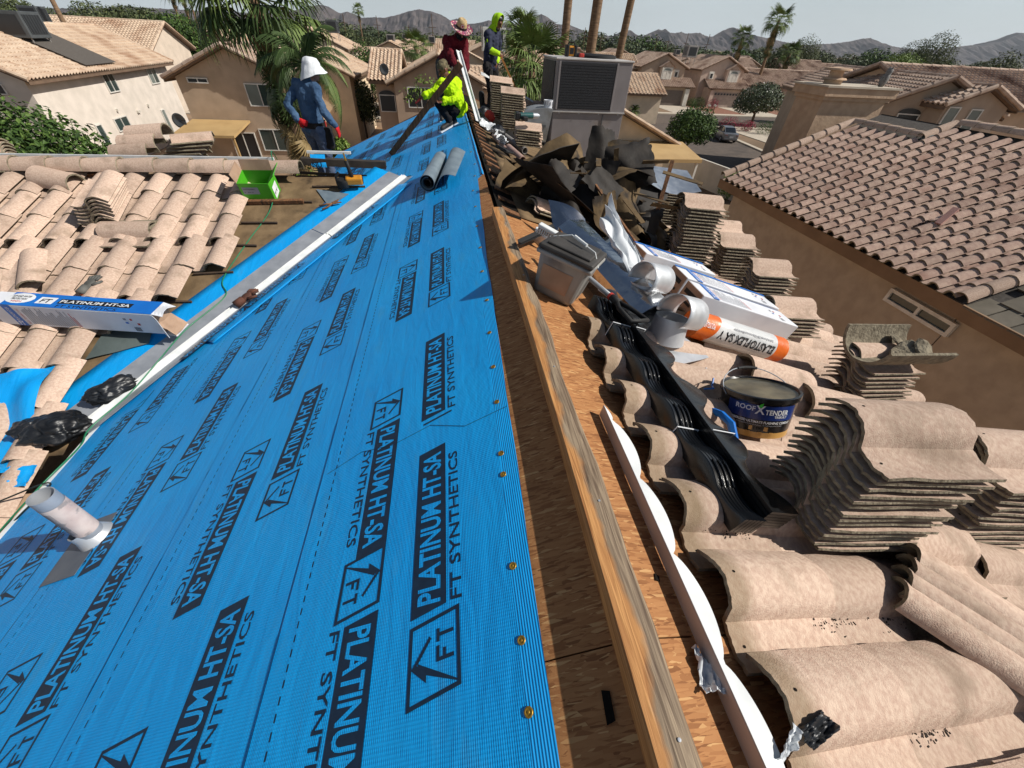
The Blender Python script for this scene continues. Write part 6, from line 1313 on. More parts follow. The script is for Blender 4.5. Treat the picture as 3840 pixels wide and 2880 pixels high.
bag_lump('crumpled black bin bag on the valley flashing', vp(2.92, -.10, .08), (.18, .10, .09), 3, 50)
bag_lump('larger crumpled black bin bag at the lower end of the valley', vp(2.55, -.10, .10), (.18, .15, .11), 8, 30)
bag_lump('flattened tail of the black bin bag spilling onto the left tiles', TP(-3.52, 2.62, .13), (.11, .10, .05), 5, 10)
sheet_thing('blue_offcut', 'torn blue underlayment offcut draped over the left tiles', 'underlayment offcut', lambda u, v: TP(-3.62 - .42 * v + .14 * u, 3.22 - .95 * u - .12 * v, .12 + .05 * math.sin(u * 6 + 2 * v) + .04 * nv((u * 4, v * 3, 2), 1)), 20, 12, .002, 'blue')
sheet_thing('blue_offcut', 'small blue offcut with dark print below the bin bag', 'underlayment offcut', lambda u, v: TP(-3.52 + .20 * u, 2.30 - .16 * v, .12 + .03 * nv((u * 4, v * 4, 3), 1)), 8, 8, .002, 'blue')
def hose(label, pts, r, mat):
    P = [Vector(p) for p in pts]; out_ = []
    for i in range(len(P) - 1):
        p0, p1, p2, p3 = P[max(i - 1, 0)], P[i], P[i + 1], P[min(i + 2, len(P) - 1)]
        for k in range(8):
            t = k / 8; out_.append(.5 * ((2 * p1) + (-p0 + p2) * t + (2 * p0 - 5 * p1 + 4 * p2 - p3) * t * t + (-p0 + 3 * p1 - 3 * p2 + p3) * t ** 3))
    out_.append(P[-1]); m = MB(); m.tube(out_, r, 6); return tag(m.build('air_hose', MT[mat], None, True), label, 'hose')
MT['hosegreen'] = pm('green_hose', srgb(36, 122, 84), rough=.4); MT['hoseblack'] = pm('dark_cable', srgb(22, 40, 36), rough=.5)
hose('thin green air hose running from the ridge down the valley', [(-2.45, 6.62, -.28), (-2.42, 6.42, -.14), TP(-2.35, 6.15, .17), TP(-2.33, 5.6, .03), TP(-2.47, 4.95, .02), TP(-2.58, 4.35, .02), vp(3.95, -.25, .03), vp(3.55, -.20, .04), vp(3.25, -.06, .075), vp(2.95, .05, .04), vp(2.65, .10, .03), LP(-3.02, 2.35, .03), LP(-3.08, 2.0, .03), TP(-3.38, 1.72, .1), TP(-3.42, 1.45, .08), LP(-2.9, 1.35, .02), LP(-2.95, 1.15, .02)], .0065, 'hosegreen')
hose('dark cable looped over the lower left tiles', [TP(-4.2, 2.05, .13), TP(-3.9, 2.0, .13), TP(-3.6, 1.98, .12), LP(-3.02, 2.02, .03), LP(-3.0, 1.8, .03), TP(-3.45, 1.62, .12), TP(-3.9, 1.6, .12)], .006, 'hoseblack')
hose('second green hose loop beside the vent pipe', [TP(-4.1, 1.9, .14), TP(-3.75, 1.86, .13), TP(-3.5, 1.78, .13), TP(-3.36, 1.55, .10), TP(-3.5, 1.35, .1)], .007, 'hosegreen')
# green carton
gb = thing('carton', 'open bright green carton at the end of the left ridge', 'carton', frame(TP(-2.66, 5.72, .0), (1, .02, 0), (0, 1, .29)))
MT['lime'] = pm('green_card', srgb(78, 176, 36), srgb(66, 158, 28), scale=5, rough=.5)
m = MB(); w, d, h, tk = .36, .30, .27, .006
m.box((w / 2, 0, h / 2), (w, tk, h)); m.box((w / 2, d, h / 2), (w, tk, h)); m.box((0, d / 2, h / 2), (tk, d - tk, h)); m.box((w, d / 2, h / 2), (tk, d - tk, h)); m.box((w / 2, d / 2, .004), (w - tk, d - tk, tk)); m.build('box', MT['lime'], gb)
m = MB(); m.shell(lambda u, v: Vector((w + .004 + .10 * v, d * u, h + .10 * v)), 2, 2, tk); m.build('flap', MT['lime'], gb)
m = MB(); m.shell(lambda u, v: Vector((-.004 - .03 * v, d * u, h + .11 * v)), 2, 2, tk); m.build('flap', MT['kraft'], gb); m = MB(); m.shell(lambda u, v: Vector((w * u, d + .03 * v, h + .12 * v)), 2, 2, tk); m.build('flap', MT['kraft'], gb)
face_print(gb, frame((0, -.005, 0), (1, 0, 0), (0, 0, 1)), [('txtgrey', .03, .13, .19, .09, None), ('txtblack', .045, .19, .13, .012, 'FASTENERS', .01, 1), ('txtblack', .045, .15, .10, .010, '1 IN', .01, 1), ('txtwhite', .10, .03, .18, .018, 'ROOFING SUPPLY', .0)])
m = MB(); n = 16; m.add([(.06 + .018 * math.cos(2 * math.pi * i / n), -.0045, .04 + .018 * math.sin(2 * math.pi * i / n)) for i in range(n)], [tuple(range(n))]); m.build('print', MT['txtwhite'], gb)
face_print(gb, frame((w + .005, 0, 0), (0, 1, 0), (0, 0, 1)), [('txtwhite', .06, .03, .17, .15, None), ('txtblack', .08, .07, .12, .03, 'FT', .02, 1)])
# rolled black membrane, white bar and blue scrap on the end of the left ridge
m = MB(); m.bar((-2.1, 6.55, -.28), (-.95, 6.62, -.33), .11, .09); m.v = [tuple(Vector(p)) for p in m.v]; tag(m.build('membrane_bar', pm('dark_membrane', srgb(62, 54, 46), srgb(42, 37, 32), scale=6, rough=.8, bump=.6, bscale=12)), 'dark membrane-wrapped ridge board at the end of the left ridge', 'board')
m = MB(); m.bar((-2.05, 6.72, -.20), (-1.45, 6.76, -.21), .05, .03); tag(m.build('white_bar', MT['whitemetal']), 'short white metal bar behind the membrane-wrapped board', 'metal bar')
sc_ = thing('blue_offcut', 'blue printed scrap hanging over the membrane-wrapped board', 'underlayment offcut')
m = MB(); m.shell(lambda u, v: Vector((-1.98 + .2 * u + .02 * v, 6.60 - .11 * math.sin(1.5 * v), -.205 - .14 * v)), 6, 8, .003); m.build('sheet', MT['blue'], sc_)
m = MB(); vs, fs = text_fit('NU', .13, .07, .03); m.add([Vector((-1.95 + v.x, 6.475, -.345 + v.y * 1.05)) for v in vs], fs); m.build('print', MT['ink'], sc_)
m = MB(); m.bar((-2.1, 6.3, -.37), (-1.2, 6.34, -.42), .03, .03); tag(m.build('wood_batten', MT['dark']), 'black batten under the membrane-wrapped board', 'wood')
# nail gun
ng = thing('nail_gun', 'yellow and black coil nail gun beside the valley flashing', 'nail gun', frame(TP(-1.36, 6.02, .03), (1, .15, 0), (-.1, 1, .29)) @ Matrix.Scale(1.1, 4))
MT['yellow'] = pm('tool_yellow', srgb(206, 140, 40), srgb(186, 122, 30), scale=8, rough=.4)
m = MB(); m.bevbox((.04, 0, .10), (.20, .10, .09), .02); m.build('motor_housing', MT['yellow'], ng)
m = MB(); m.tube([(.02, 0, .13), (.0, .05, .24), (-.01, .07, .30)], [.026, .022, .024], 10); m.build('handle', MT['rubber'], ng, True)
m = MB(); m.lathe([(0, 0), (.065, 0), (.07, .02), (.07, .07), (.06, .09), (0, .09)], 18, Matrix.Translation((-.09, .0, .03))); m.build('coil_magazine', MT['rubber'], ng, True, angle=40)
m = MB(); m.tube([(-.16, 0, .05), (-.16, -.01, .16), (-.12, 0, .2)], .018, 8); m.bevbox((-.15, 0, .06), (.04, .05, .12), .008); m.build('nose', MT['rubber'], ng)
m = MB(); m.tube([(-.01, .07, .30), (-.02, .09, .38)], [.012, .008], 8); m.build('air_coupling', MT['brass'], ng)
m = MB(); m.bevbox((.13, 0, .10), (.03, .08, .075), .012); m.build('end_cap', MT['rubber'], ng)
# roll of grey membrane on the blue, just above the valley
gr = thing('membrane_roll', 'half unrolled silver grey membrane roll on the blue slope', 'roll', frame(LP(-.24, 5.05, .0), (.18, .98, .08), (-1, .2, -SL)) @ Matrix.Scale(1.15, 4))
MT['silver'] = pm('silver_membrane', srgb(136, 150, 158), srgb(116, 130, 140), scale=8, rough=.38, metal=.25, bump=.2, bscale=14)
def spiral(u, v):
    if u < .62: a = -math.pi * 3.4 * (1 - u / .62) - .9; r = .050 + .040 * (u / .62); return Vector((v * .78, -r * math.cos(a), .095 + r * math.sin(a)))
    t = (u - .62) / .38; a = -.9; x = .09 * math.cos(a) ; 
    return Vector((v * .78 + .02 * t, -.056 - .24 * t, .025 + .11 * math.sin(t * 3.0) * (.6 + .4 * v) + .02 * t))
m = MB(); m.shell(spiral, 60, 8, .003); m.build('membrane', MT['silver'], gr, True, angle=60)
m = MB(); m.lathe([(.034, -.005), (.034, .79), (.029, .79), (.029, -.005)], 18, frame((0, 0, .095), (0, 1, 0), (0, 0, 1))); m.build('core', MT['rubber'], gr, True)
# scraps, snips, glove, tool, plank
sheet_thing('felt_scrap', 'grey-green membrane scrap between the left tiles and the valley', 'membrane scrap', lambda u, v: TP(-3.50 + .48 * u - .06 * v + .10 * (1 - u) * v, 3.34 + .16 * u + .42 * v, .03 + .008 * nv((u * 3, v * 3, 0), 1)), 8, 8, .003, 'slate')if MT.setdefault('slate', pm('slate_membrane', srgb(96, 106, 104), srgb(78, 88, 86), scale=4, rough=.7, bump=.4, bscale=12)) else None
m = MB(); m.prism([(-1.84, 6.0), (-1.62, 5.62), (-1.40, 5.90)], 0, .003); m.v = [tuple(TP(p[0], p[1], .02 + p[2])) for p in m.v]; tag(m.build('felt_scrap', MT['silver']), 'triangular grey membrane scrap near the nail gun', 'membrane scrap')
sn = thing('tin_snips', 'worn tin snips lying on the felt by the valley', 'tool', frame(TP(-1.58, 5.66, .03), (.8, .5, .14), (-.5, .8, .23)))
m = MB(); m.prism([(0, .0), (.10, .03), (.11, .05), (0, .03)], 0, .012); m.prism([(0, .0), (.10, -.03), (.11, -.05), (0, -.03)], 0.013, .022); m.build('blade', MT['oldwood'], sn)
m = MB(); m.tube([(0, .01, .01), (-.07, -.03, .01), (-.16, -.045, .01)], .011, 7); m.tube([(0, -.01, .01), (-.07, .03, .01), (-.16, .045, .01)], .011, 7); m.build('handle', MT['oldwood'], sn, True)
def glove(label, m_, mat, s=1.0):
    t = thing('work_glove', label, 'glove', m_ @ Matrix.Scale(s, 4)); m = MB(); m.ball((0, 0, .03), (.075, .05, .03), 12); m.tube([(-.05, 0, .03), (-.15, .0, .03)], [.042, .046], 12); m.build('palm', mat, t, True)
    for i, (y, l) in enumerate(((-.04, .07), (-.014, .09), (.014, .085), (.04, .065))): m = MB(); m.tube([(.05, y, .03), (.05 + l * .6, y * 1.15, .035), (.05 + l, y * 1.2, .02)], [.016, .014, .011], 8); m.build('finger', mat, t, True)
    m = MB(); m.tube([(-.02, -.045, .03), (.03, -.085, .03), (.06, -.09, .02)], [.018, .015, .012], 8); m.build('thumb', mat, t, True); return t
glove('rust-brown leather glove on the valley flashing', frame(vp(4.02, .04, .05), (.55, .75, .25), (-.8, .6, 0)), pm('brown_leather', srgb(104, 62, 44), srgb(74, 44, 32), scale=9, rough=.8, bump=.6, bscale=20), .95)
glove('grey and orange glove lying on the left tiles behind the carton', frame(TP(-3.74, 4.2, .11), (.2, .95, .28), (-1, .2, 0)), pm('grey_glove', srgb(96, 96, 92), srgb(70, 70, 66), scale=8, rough=.7), .95)
m = MB(); m.lathe([(.046, 0), (.05, .05), (.046, .10)], 12, frame(TP(-3.75, 4.10, .14), (1, 0, 0), (0, -.28, .96)) @ Matrix.Rotation(math.radians(90), 4, 'X')); tag(m.build('glove_cuff', pm('orange_cuff', srgb(206, 84, 30), rough=.7), None, True), 'orange knitted cuff of the grey glove on the left tiles', 'cuff')
# ---------------------------------------------------------------- people
def vox(mb, size, smooth=6, amp=0.0, freq=9.0, seed=0):
    me = bpy.data.meshes.new('v'); me.from_pydata([tuple(p) for p in mb.v], [], mb.f); o = bpy.data.objects.new('v', me); COL.objects.link(o)
    r = o.modifiers.new('r', 'REMESH'); r.mode = 'VOXEL'; r.voxel_size = size; r.use_smooth_shade = True
    s = o.modifiers.new('s', 'SMOOTH'); s.iterations = smooth; s.factor = .5
    dg = bpy.context.evaluated_depsgraph_get(); dg.update(); out_ = bpy.data.meshes.new_from_object(o.evaluated_get(dg))
    bpy.data.objects.remove(o); bpy.data.meshes.remove(me)
    if amp:
        out_.calc_loop_triangles(); ns = [v.normal.copy() for v in out_.vertices]
        for v, n_ in zip(out_.vertices, ns):
            p = v.co; v.co = p + n_ * amp * (nv((p.x, p.y, p.z * .55), freq, seed) + .5 * nv(p, freq * 2.3, seed + 3))
    out_.polygons.foreach_set('use_smooth', [True] * len(out_.polygons)); return out_
def cap(mb, a, b, r0, r1, n=12): mb.tube([a, b], [r0, r1], n); mb.ball(a, r0, n); mb.ball(b, r1, n)
def ell(mb, c, rx, ry, rz, fwd=Vector((0, 1, 0)), up=Vector((0, 0, 1)), n=14):
    z = Vector(up).normalized(); x = Vector(fwd).cross(z).normalized(); y = z.cross(x); M_ = Matrix((x, y, z)).transposed().to_4x4(); M_.translation = Vector(c); mb.ball((0, 0, 0), (rx, ry, rz), n, M_)
def hand(mb, w, d, pn, side, curl=.5, s=1.0, grow=0.0):
    """w wrist, d finger direction, pn palm normal, side=+1: thumb on d x pn side"""
    d = Vector(d).normalized(); pn = Vector(pn); pn = (pn - d * pn.dot(d)).normalized(); sd_ = d.cross(pn) * side
    w = Vector(w); g = grow
    ell(mb, w + d * .05 * s, .040 * s + g, .052 * s + g, .019 * s + g, d, pn)
    for off, L_ in ((-.030, .066), (-.010, .080), (.011, .084), (.031, .074)):
        p = w + d * .088 * s + sd_ * off * s; a = 0.0
        for k in range(3):
            a += curl * (.55 if k == 0 else .8); q = p + (d * math.cos(a) + pn * math.sin(a)) * (L_ * s * (.45, .32, .23)[k]); cap(mb, p, q, (.0098 - .0008 * k) * s + g, (.0090 - .0008 * k) * s + g, 8); p = q
    p = w + d * .03 * s + sd_ * .032 * s; q = p + (d * .5 + sd_ * .75 + pn * .3 * curl).normalized() * .042 * s; cap(mb, p, q, .013 * s + g, .011 * s + g, 8); cap(mb, q, q + (d * .85 + sd_ * .15 + pn * .5 * curl).normalized() * .034 * s, .011 * s + g, .009 * s + g, 8)
def head(mb, c, fw, up, s=1.0):
    fw = Vector(fw).normalized(); up = Vector(up); up = (up - fw * up.dot(fw)).normalized(); rt = fw.cross(up); c = Vector(c)
    ell(mb, c + up * .025 * s, .074 * s, .094 * s, .098 * s, fw, up); ell(mb, c - up * .045 * s + fw * .018 * s, .056 * s, .070 * s, .075 * s, fw, up)
    ell(mb, c - up * .095 * s + fw * .055 * s, .030 * s, .028 * s, .024 * s, fw, up)
    cap(mb, c + fw * .092 * s + up * .008 * s, c + fw * .112 * s - up * .028 * s, .010 * s, .015 * s, 8)            # nose
    ell(mb, c + fw * .088 * s - up * .062 * s, .026 * s, .012 * s, .007 * s, fw, up); ell(mb, c + fw * .086 * s - up * .073 * s, .022 * s, .012 * s, .007 * s, fw, up)   # lips
    ell(mb, c + fw * .083 * s + up * .030 * s, .055 * s, .014 * s, .010 * s, fw, up)                                  # brow
    for sg in (-1, 1): ell(mb, c + rt * sg * .076 * s - up * .010 * s, .010 * s, .020 * s, .032 * s, fw, up)
    return fw, up, rt
MT['skin1'] = pm('skin_brown', srgb(150, 100, 74), srgb(134, 86, 62), scale=8, rough=.55); MT['skin2'] = pm('skin_dark', srgb(112, 72, 52), srgb(98, 62, 44), scale=8, rough=.55)
MT['eye'] = pm('eye_dark', srgb(20, 14, 12), rough=.2); MT['hair'] = pm('hair_black', srgb(20, 16, 14), rough=.6)
def person(label, J, skin, top, pants, topamp=.010, sleeve='long', shoes=None, pantgrow=.018, topgrow=.024, arms_mat=None, hem=.10):
    """J: joints in world space. Body is one continuous surface; clothes are children"""
    J = {k: (Vector(v) if not isinstance(v, (int, float)) else v) for k, v in J.items()}
    base = Vector((J['pelvis'].x, J['pelvis'].y, min(J['anL'].z, J['anR'].z) - .08))
    t = thing('person', label, 'person', Matrix.Translation(base)); I = Matrix.Translation(-base)
    b = MB(); fw, up, rt = head(b, J['head'], J['face'], J['headup'])
    cap(b, J['neck'], J['head'] - up * .06, .056, .052)
    chest = (J['shL'] + J['shR']) / 2; sp = (J['pelvis'] - chest).normalized(); cr = (J['shR'] - J['shL']).normalized(); cf = cr.cross(-sp).normalized()
    def torso(m, g):
        ell(m, chest + sp * .13, .155 + g, .105 + g, .19 + g, cf, -sp); ell(m, J['pelvis'] - sp * .13, .135 + g, .095 + g, .14 + g, cf, -sp)
        cap(m, J['shL'], J['shR'], .058 + g, .058 + g); cap(m, chest + sp * .1, J['pelvis'] - sp * .05, .115 + g, .12 + g); cap(m, J['neck'], chest + sp * .05, .06 + g, .08 + g)
    def arms(m, g, to=1.0, which='LR'):
        for s in which:
            cap(m, J['sh' + s], J['el' + s], .050 + g, .041 + g)
            if to > .5: cap(m, J['el' + s], J['el' + s].lerp(J['wr' + s], .3), .041 + g, .043 + g); cap(m, J['el' + s].lerp(J['wr' + s], .3), J['el' + s].lerp(J['wr' + s], to if to < 1 else .97), .043 + g, .030 + g)
    def legs(m, g, ankle=1.0):
        ell(m, J['pelvis'], .145 + g, .115 + g, .12 + g, cf, -sp); cap(m, J['hipL'], J['hipR'], .095 + g, .095 + g)
        for s in 'LR':
            cap(m, J['hip' + s], J['kn' + s], .090 + g, .058 + g); a = J['kn' + s].lerp(J['an' + s], ankle); cap(m, J['kn' + s], J['kn' + s].lerp(a, .35), .056 + g, .058 + g); cap(m, J['kn' + s].lerp(a, .35), a, .058 + g, .040 + g)
    torso(b, 0); arms(b, 0); legs(b, 0)
    for s in 'LR':
        f = J.get('toe' + s, cf); f = Vector((f.x, f.y, f.z)).normalized(); a = J['an' + s]; cap(b, a - Vector((0, 0, .035)), a + f * .15 - Vector((0, 0, .055)), .034, .030)
        hand(b, J['wr' + s], J['hd' + s], J['hn' + s], 1 if s == 'R' else -1, J.get('curl' + s, .6))
    o = link('body', vox(b, .0075, 3), t); o.data.materials.append(MT[skin]); o.matrix_local = I
    for sg in (-1, 1):
        m = MB(); m.ball(J['head'] + fw * .082 + up * .012 + rt * sg * .030, .0105, 8); m.build('eye', MT['eye'], t, True, I)
    m = MB(); legs(m, pantgrow, .93); 
    for s in 'LR': ell(m, J['an' + s] + Vector((0, 0, .05)), .058, .062, .05)
    o = link('trousers', vox(m, .012, 5, .016, 12, 3), t); o.data.materials.append(pants); o.matrix_local = I
    m = MB(); torso(m, topgrow); 
    ell(m, J['pelvis'] + sp * (hem - .08), .150 + topgrow, .115 + topgrow, .10, cf, -sp)
    if arms_mat is None: arms(m, topgrow * .75, 1.0)
    else: arms(m, topgrow * .9, .4)
    o = link('shirt', vox(m, .011, 4, topamp * 1.6, 13, 1), t); o.data.materials.append(top); o.matrix_local = I
    if arms_mat is not None:
        m = MB(); arms(m, topgrow * .55, 1.0); o = link('sleeve', vox(m, .010, 5, .008, 12, 7), t); o.data.materials.append(arms_mat); o.matrix_local = I
    for s in 'LR':
        m = MB(); f = J.get('toe' + s, cf).normalized(); a = J['an' + s]
        cap(m, a - Vector((0, 0, .025)) - f * .03, a + f * .16 - Vector((0, 0, .045)), .048, .044); cap(m, a, a - Vector((0, 0, .03)), .05, .052)
        o = link('shoe', vox(m, .010, 4), t); o.data.materials.append(MT['shoe']); o.matrix_local = I
        m = MB(); m.bar(a - Vector((0, 0, .078)) - f * .085, a + f * .215 - Vector((0, 0, .085)), .095, .022); m.build('sole', MT['txtwhite'], t, False, I)
    t['J'] = 0; del t['J']
    return t, I, J, (fw, up, rt, cf, sp, cr)
def cloth(name, c1, c2, bump=.4): return pm(name, srgb(*c1), srgb(*c2), scale=10, rough=.85, bump=bump, bscale=50, spec=.2)
MT['shoe'] = pm('sneaker_dark', srgb(30, 28, 28), srgb(60, 56, 54), scale=12, rough=.6)
def add(t, I, name, mb, mat, vs_=None, smooth=True, amp=0, seed=0):
    if vs_: o = link(name, vox(mb, vs_, 4, amp, 10, seed), t); o.data.materials.append(mat); o.matrix_local = I; return o
    return mb.build(name, mat, t, smooth, I, angle=45)
# --- worker with white bucket hat
K1 = 7.5; 
t, I, J, (fw, up, rt, cf, sp, cr) = person('worker in white bucket hat and blue long-sleeved shirt standing with a tool belt', dict(head=(-1.92, 7.53, .68), face=(.88, .42, -.12), headup=(-.05, 0, 1), neck=(-2.01, 7.5, .55), shL=(-2.20, 7.58, .50), shR=(-1.90, 7.38, .48), elL=(-2.36, 7.46, .27), elR=(-1.83, 7.28, .22), wrL=(-2.24, 7.32, .10), wrR=(-1.72, 7.34, .04), hdL=(.9, .1, -.4), hnL=(.1, 1, 0), hdR=(.28, .18, -.95), hnR=(-.9, .2, -.2), pelvis=(-2.08, 7.5, -.02), hipL=(-2.18, 7.56, -.06), hipR=(-2.0, 7.44, -.06), knL=(-2.14, 7.66, -.48), knR=(-1.98, 7.50, -.50), anL=(-2.2, 7.66, -.86), anR=(-2.02, 7.46, -.88), toeL=(.9, .4, -.05), toeR=(.9, .3, -.05), curlL=.9, curlR=.35), 'skin1', cloth('blue_shirt', (72, 98, 128), (54, 78, 106)), cloth('jeans', (92, 104, 126), (66, 78, 100)), .011)
wh = cloth('white_hat', (222, 224, 226), (204, 208, 212), .3); hc = J['head'] + up * .045
m = MB()
def hatf(u, v):
    a = 2 * math.pi * u; d = (rt * math.cos(a) + fw * math.sin(a) * 1.10); back = max(0, -math.sin(a)); front = max(0, math.sin(a))
    if v < .5: q = v / .5; r = .108 * min(1, (q * 1.15)) ** .55; z = .105 - .085 * q ** 2.2
    else:
        q = (v - .5) / .5; r = .108 + .075 * q * (1 - .35 * back); z = .020 - (.105 + .10 * back - .035 * front) * q
    w = (.012 * nv((math.cos(a) * 2, math.sin(a) * 2, v * 4), 1.2) + .006 * math.sin(5 * a) * max(0, v - .5)) * (1 if v > .15 else .3)
    return hc + d * (r + w) + up * (z + w * .8)
m.shell(hatf, 36, 14, .004); add(t, I, 'bucket_hat', m, wh)
m = MB(); [hand(m, J['wr' + s], J['hd' + s], J['hn' + s], 1 if s == 'R' else -1, J['curl' + s], 1.04, .004) for s in 'LR']; add(t, I, 'red_glove', m, cloth('red_glove', (206, 40, 44), (176, 28, 34)), .008)
belt = cloth('tool_belt', (30, 28, 28), (46, 42, 40), .6); m = MB(); pc = J['pelvis'] + Vector((0, 0, .05))
m.shell(lambda u, v: pc + cr * (.185 * math.cos(2 * math.pi * u)) + cf * (.155 * math.sin(2 * math.pi * u)) + Vector((0, 0, -.04 + .075 * v)), 28, 2, .008); add(t, I, 'belt', m, belt)
for (q, dz, w, d, h) in ((-2.3, -.19, .25, .11, .30), (-.70, -.17, .25, .12, .30), (-1.5, -.03, .10, .06, .14)):
    c = pc + cr * (.20 * math.cos(q)) + cf * (.17 * math.sin(q)) + Vector((0, 0, dz)); dr = (cr * math.cos(q) + cf * math.sin(q)).normalized(); sx_ = dr.cross(Vector((0, 0, 1))).normalized()
    m = MB(); M_ = Matrix((sx_, dr, Vector((0, 0, 1)))).transposed().to_4x4(); M_.translation = c
    m.bevbox((0, 0, 0), (w, d, h), .03, M_); add(t, I, 'tool_pouch', m, belt, None, True)
    m = MB(); m.tube([M_ @ Vector((.03, 0, h * .3)), M_ @ Vector((.035, .0, h * .72))], .011, 7); add(t, I, 'tool_handle', m, MT['txtred'] if q > -1 else MT['rubber'])
m = MB(); c = pc + cr * .03 - cf * .165; m.bevbox((0, 0, 0), (.09, .012, .085), .005, Matrix.Translation(c)); add(t, I, 'belt_buckle', m, MT['black'], None, False)
# --- crouching worker in lime
t, I, J, (fw, up, rt, cf, sp, cr) = person('crouching worker in lime shirt and patterned head wrap holding a long plank', dict(head=(-.03, 8.58, .70), face=(-.72, -.42, -.42), headup=(-.35, 0, 1), neck=(.06, 8.68, .57), shL=(-.08, 8.48, .50), shR=(.20, 8.80, .50), elL=(-.27, 8.42, .36), elR=(.16, 8.50, .30), wrL=(-.38, 8.38, .36), wrR=(-.06, 8.40, .27), hdL=(-.7, -.3, -.5), hnL=(0, .4, -1), hdR=(-.95, -.1, -.1), hnR=(-.1, -.3, 1), pelvis=(.22, 8.80, .14), hipL=(.12, 8.70, .12), hipR=(.22, 8.86, .12), knL=(-.16, 8.50, .26), knR=(-.02, 8.70, .30), anL=(.02, 8.56, -.04), anR=(.10, 8.72, -.03), toeL=(-.8, -.5, -.3), toeR=(-.85, -.4, -.3), curlL=.5, curlR=.95), 'skin2', cloth('lime_shirt', (188, 232, 20), (170, 212, 14)), cloth('black_trousers', (20, 20, 24), (30, 30, 34)), .016, topgrow=.034)
m = MB(); hc = J['head']
ell(m, hc + up * .045 - fw * .012, .086, .104, .088, fw, up); ell(m, hc + up * .055 - fw * .05, .08, .07, .075, fw, up); cap(m, hc - fw * .085 - up * .02, hc - fw * .13 - up * .06, .026, .014); cap(m, hc - fw * .085 - up * .01, hc - fw * .13 + up * .0, .02, .012)
add(t, I, 'head_wrap', m, pm('camo_wrap', srgb(116, 104, 74), srgb(66, 60, 44), scale=26, rough=.85, bump=.5, bscale=60, c3=srgb(150, 138, 104), s3=20), .008, True, .006)
m = MB(); ell(m, hc - up * .085 + fw * .06, .05, .04, .03, fw, up); add(t, I, 'beard', m, MT['hair'], .008)
m = MB(); m.tube([J['wrL'] + Vector((-.06, -.03, -.05)), J['wrL'] + Vector((-.16, -.06, -.12))], .016, 8); add(t, I, 'tool_in_hand', m, cloth('dark_red_tool', (96, 30, 30), (70, 22, 22)))
# plank he holds: a thing of its own
pk = MB(); a, b = Vector((.262, 8.22, .80)), Vector((-1.12, 8.66, -.605)); dd = (b - a).normalized(); N = 24
secs = []
for i in range(N + 1):
    p = a.lerp(b, i / N); w = .048 + .006 * nv((i * .4, 0, 0), 1); h = .020 + .002 * nv((i * .5, 3, 0), 1); sx_ = dd.cross(Vector((.3, 1, .2))).normalized(); uy = sx_.cross(dd); secs += [p + sx_ * w + uy * h, p - sx_ * w + uy * h, p - sx_ * w - uy * h, p + sx_ * w - uy * h]
pk.add(secs, [(i * 4 + q, i * 4 + (q + 1) % 4, (i + 1) * 4 + (q + 1) % 4, (i + 1) * 4 + q) for i in range(N) for q in range(4)] + [(3, 2, 1, 0), (N * 4, N * 4 + 1, N * 4 + 2, N * 4 + 3)]); tag(pk.build('plank', MT['oldwood']), 'long weathered plank held diagonally by the crouching worker', 'plank')
# --- bending worker in maroon
t, I, J, (fw, up, rt, cf, sp, cr) = person('bending worker in maroon hoodie, black face mask and wide straw hat', dict(head=(.33, 9.72, 1.20), face=(.22, -.86, -.46), headup=(.05, .2, 1), neck=(.26, 9.84, 1.10), shL=(.40, 9.74, 1.03), shR=(.06, 9.80, 1.05), elL=(.40, 9.58, .84), elR=(.12, 9.52, .84), wrL=(.40, 9.42, .68), wrR=(.24, 9.36, .68), hdL=(.0, -.5, -.85), hnL=(-1, 0, 0), hdR=(.3, -.5, -.8), hnR=(1, 0, 0), pelvis=(.02, 10.12, .72), hipL=(.10, 10.06, .70), hipR=(-.08, 10.10, .70), knL=(.14, 9.90, .34), knR=(-.08, 9.92, .32), anL=(.14, 10.0, -.03), anR=(-.12, 10.02, -.14), toeL=(.2, -1, 0), toeR=(.0, -1, 0), curlL=.8, curlR=.8), 'skin1', cloth('maroon_hoodie', (104, 24, 34), (82, 16, 26)), cloth('grey_trousers', (86, 84, 80), (66, 64, 62)), .014, topgrow=.034)
hc = J['head'] + up * .06
m = MB(); m.lathe([(.098, 0), (.092, .06), (.08, .115), (.05, .135), (.0, .122)], 22, Matrix((rt, fw, up)).transposed().to_4x4()); m.v = [tuple(Vector(p) + hc) for p in m.v]; add(t, I, 'hat_crown', m, pm('straw', srgb(196, 172, 128), srgb(168, 142, 100), scale=40, rough=.8, bump=.5, bscale=90))
m = MB(); m.shell(lambda u, v: hc + (rt * math.cos(6.2832 * u) + fw * math.sin(6.2832 * u)) * (.09 + .115 * v) + up * (.004 - .015 * math.sin(3.1416 * v) + .030 * abs(math.cos(6.2832 * u)) ** 2 * v - .012 * v), 32, 5, .004); add(t, I, 'hat_brim', m, pm('patterned_brim', srgb(176, 70, 90), srgb(70, 50, 90), scale=34, rough=.8, c3=srgb(210, 190, 170), s3=28, t3=(.52, .58)))
m = MB(); m.lathe([(.099, .0), (.0985, .035), (.102, .034), (.1025, .0)], 22, Matrix((rt, fw, up)).transposed().to_4x4()); m.v = [tuple(Vector(p) + hc) for p in m.v]; add(t, I, 'hat_band', m, MT['black'])
pc_ = hc + fw * .094 + rt * .02 + up * .062; n = 18
for r_, dz, mt in ((.036, .0, 'txtred'), (.029, .002, 'txtwhite'), (.018, .004, 'txtred')):
    m = MB(); m.add([pc_ + fw * dz + (rt * math.cos(6.2832 * i / n) + up * math.sin(6.2832 * i / n)) * r_ for i in range(n)], [tuple(range(n))]); add(t, I, 'hat_emblem', m, MT[mt], None, False)
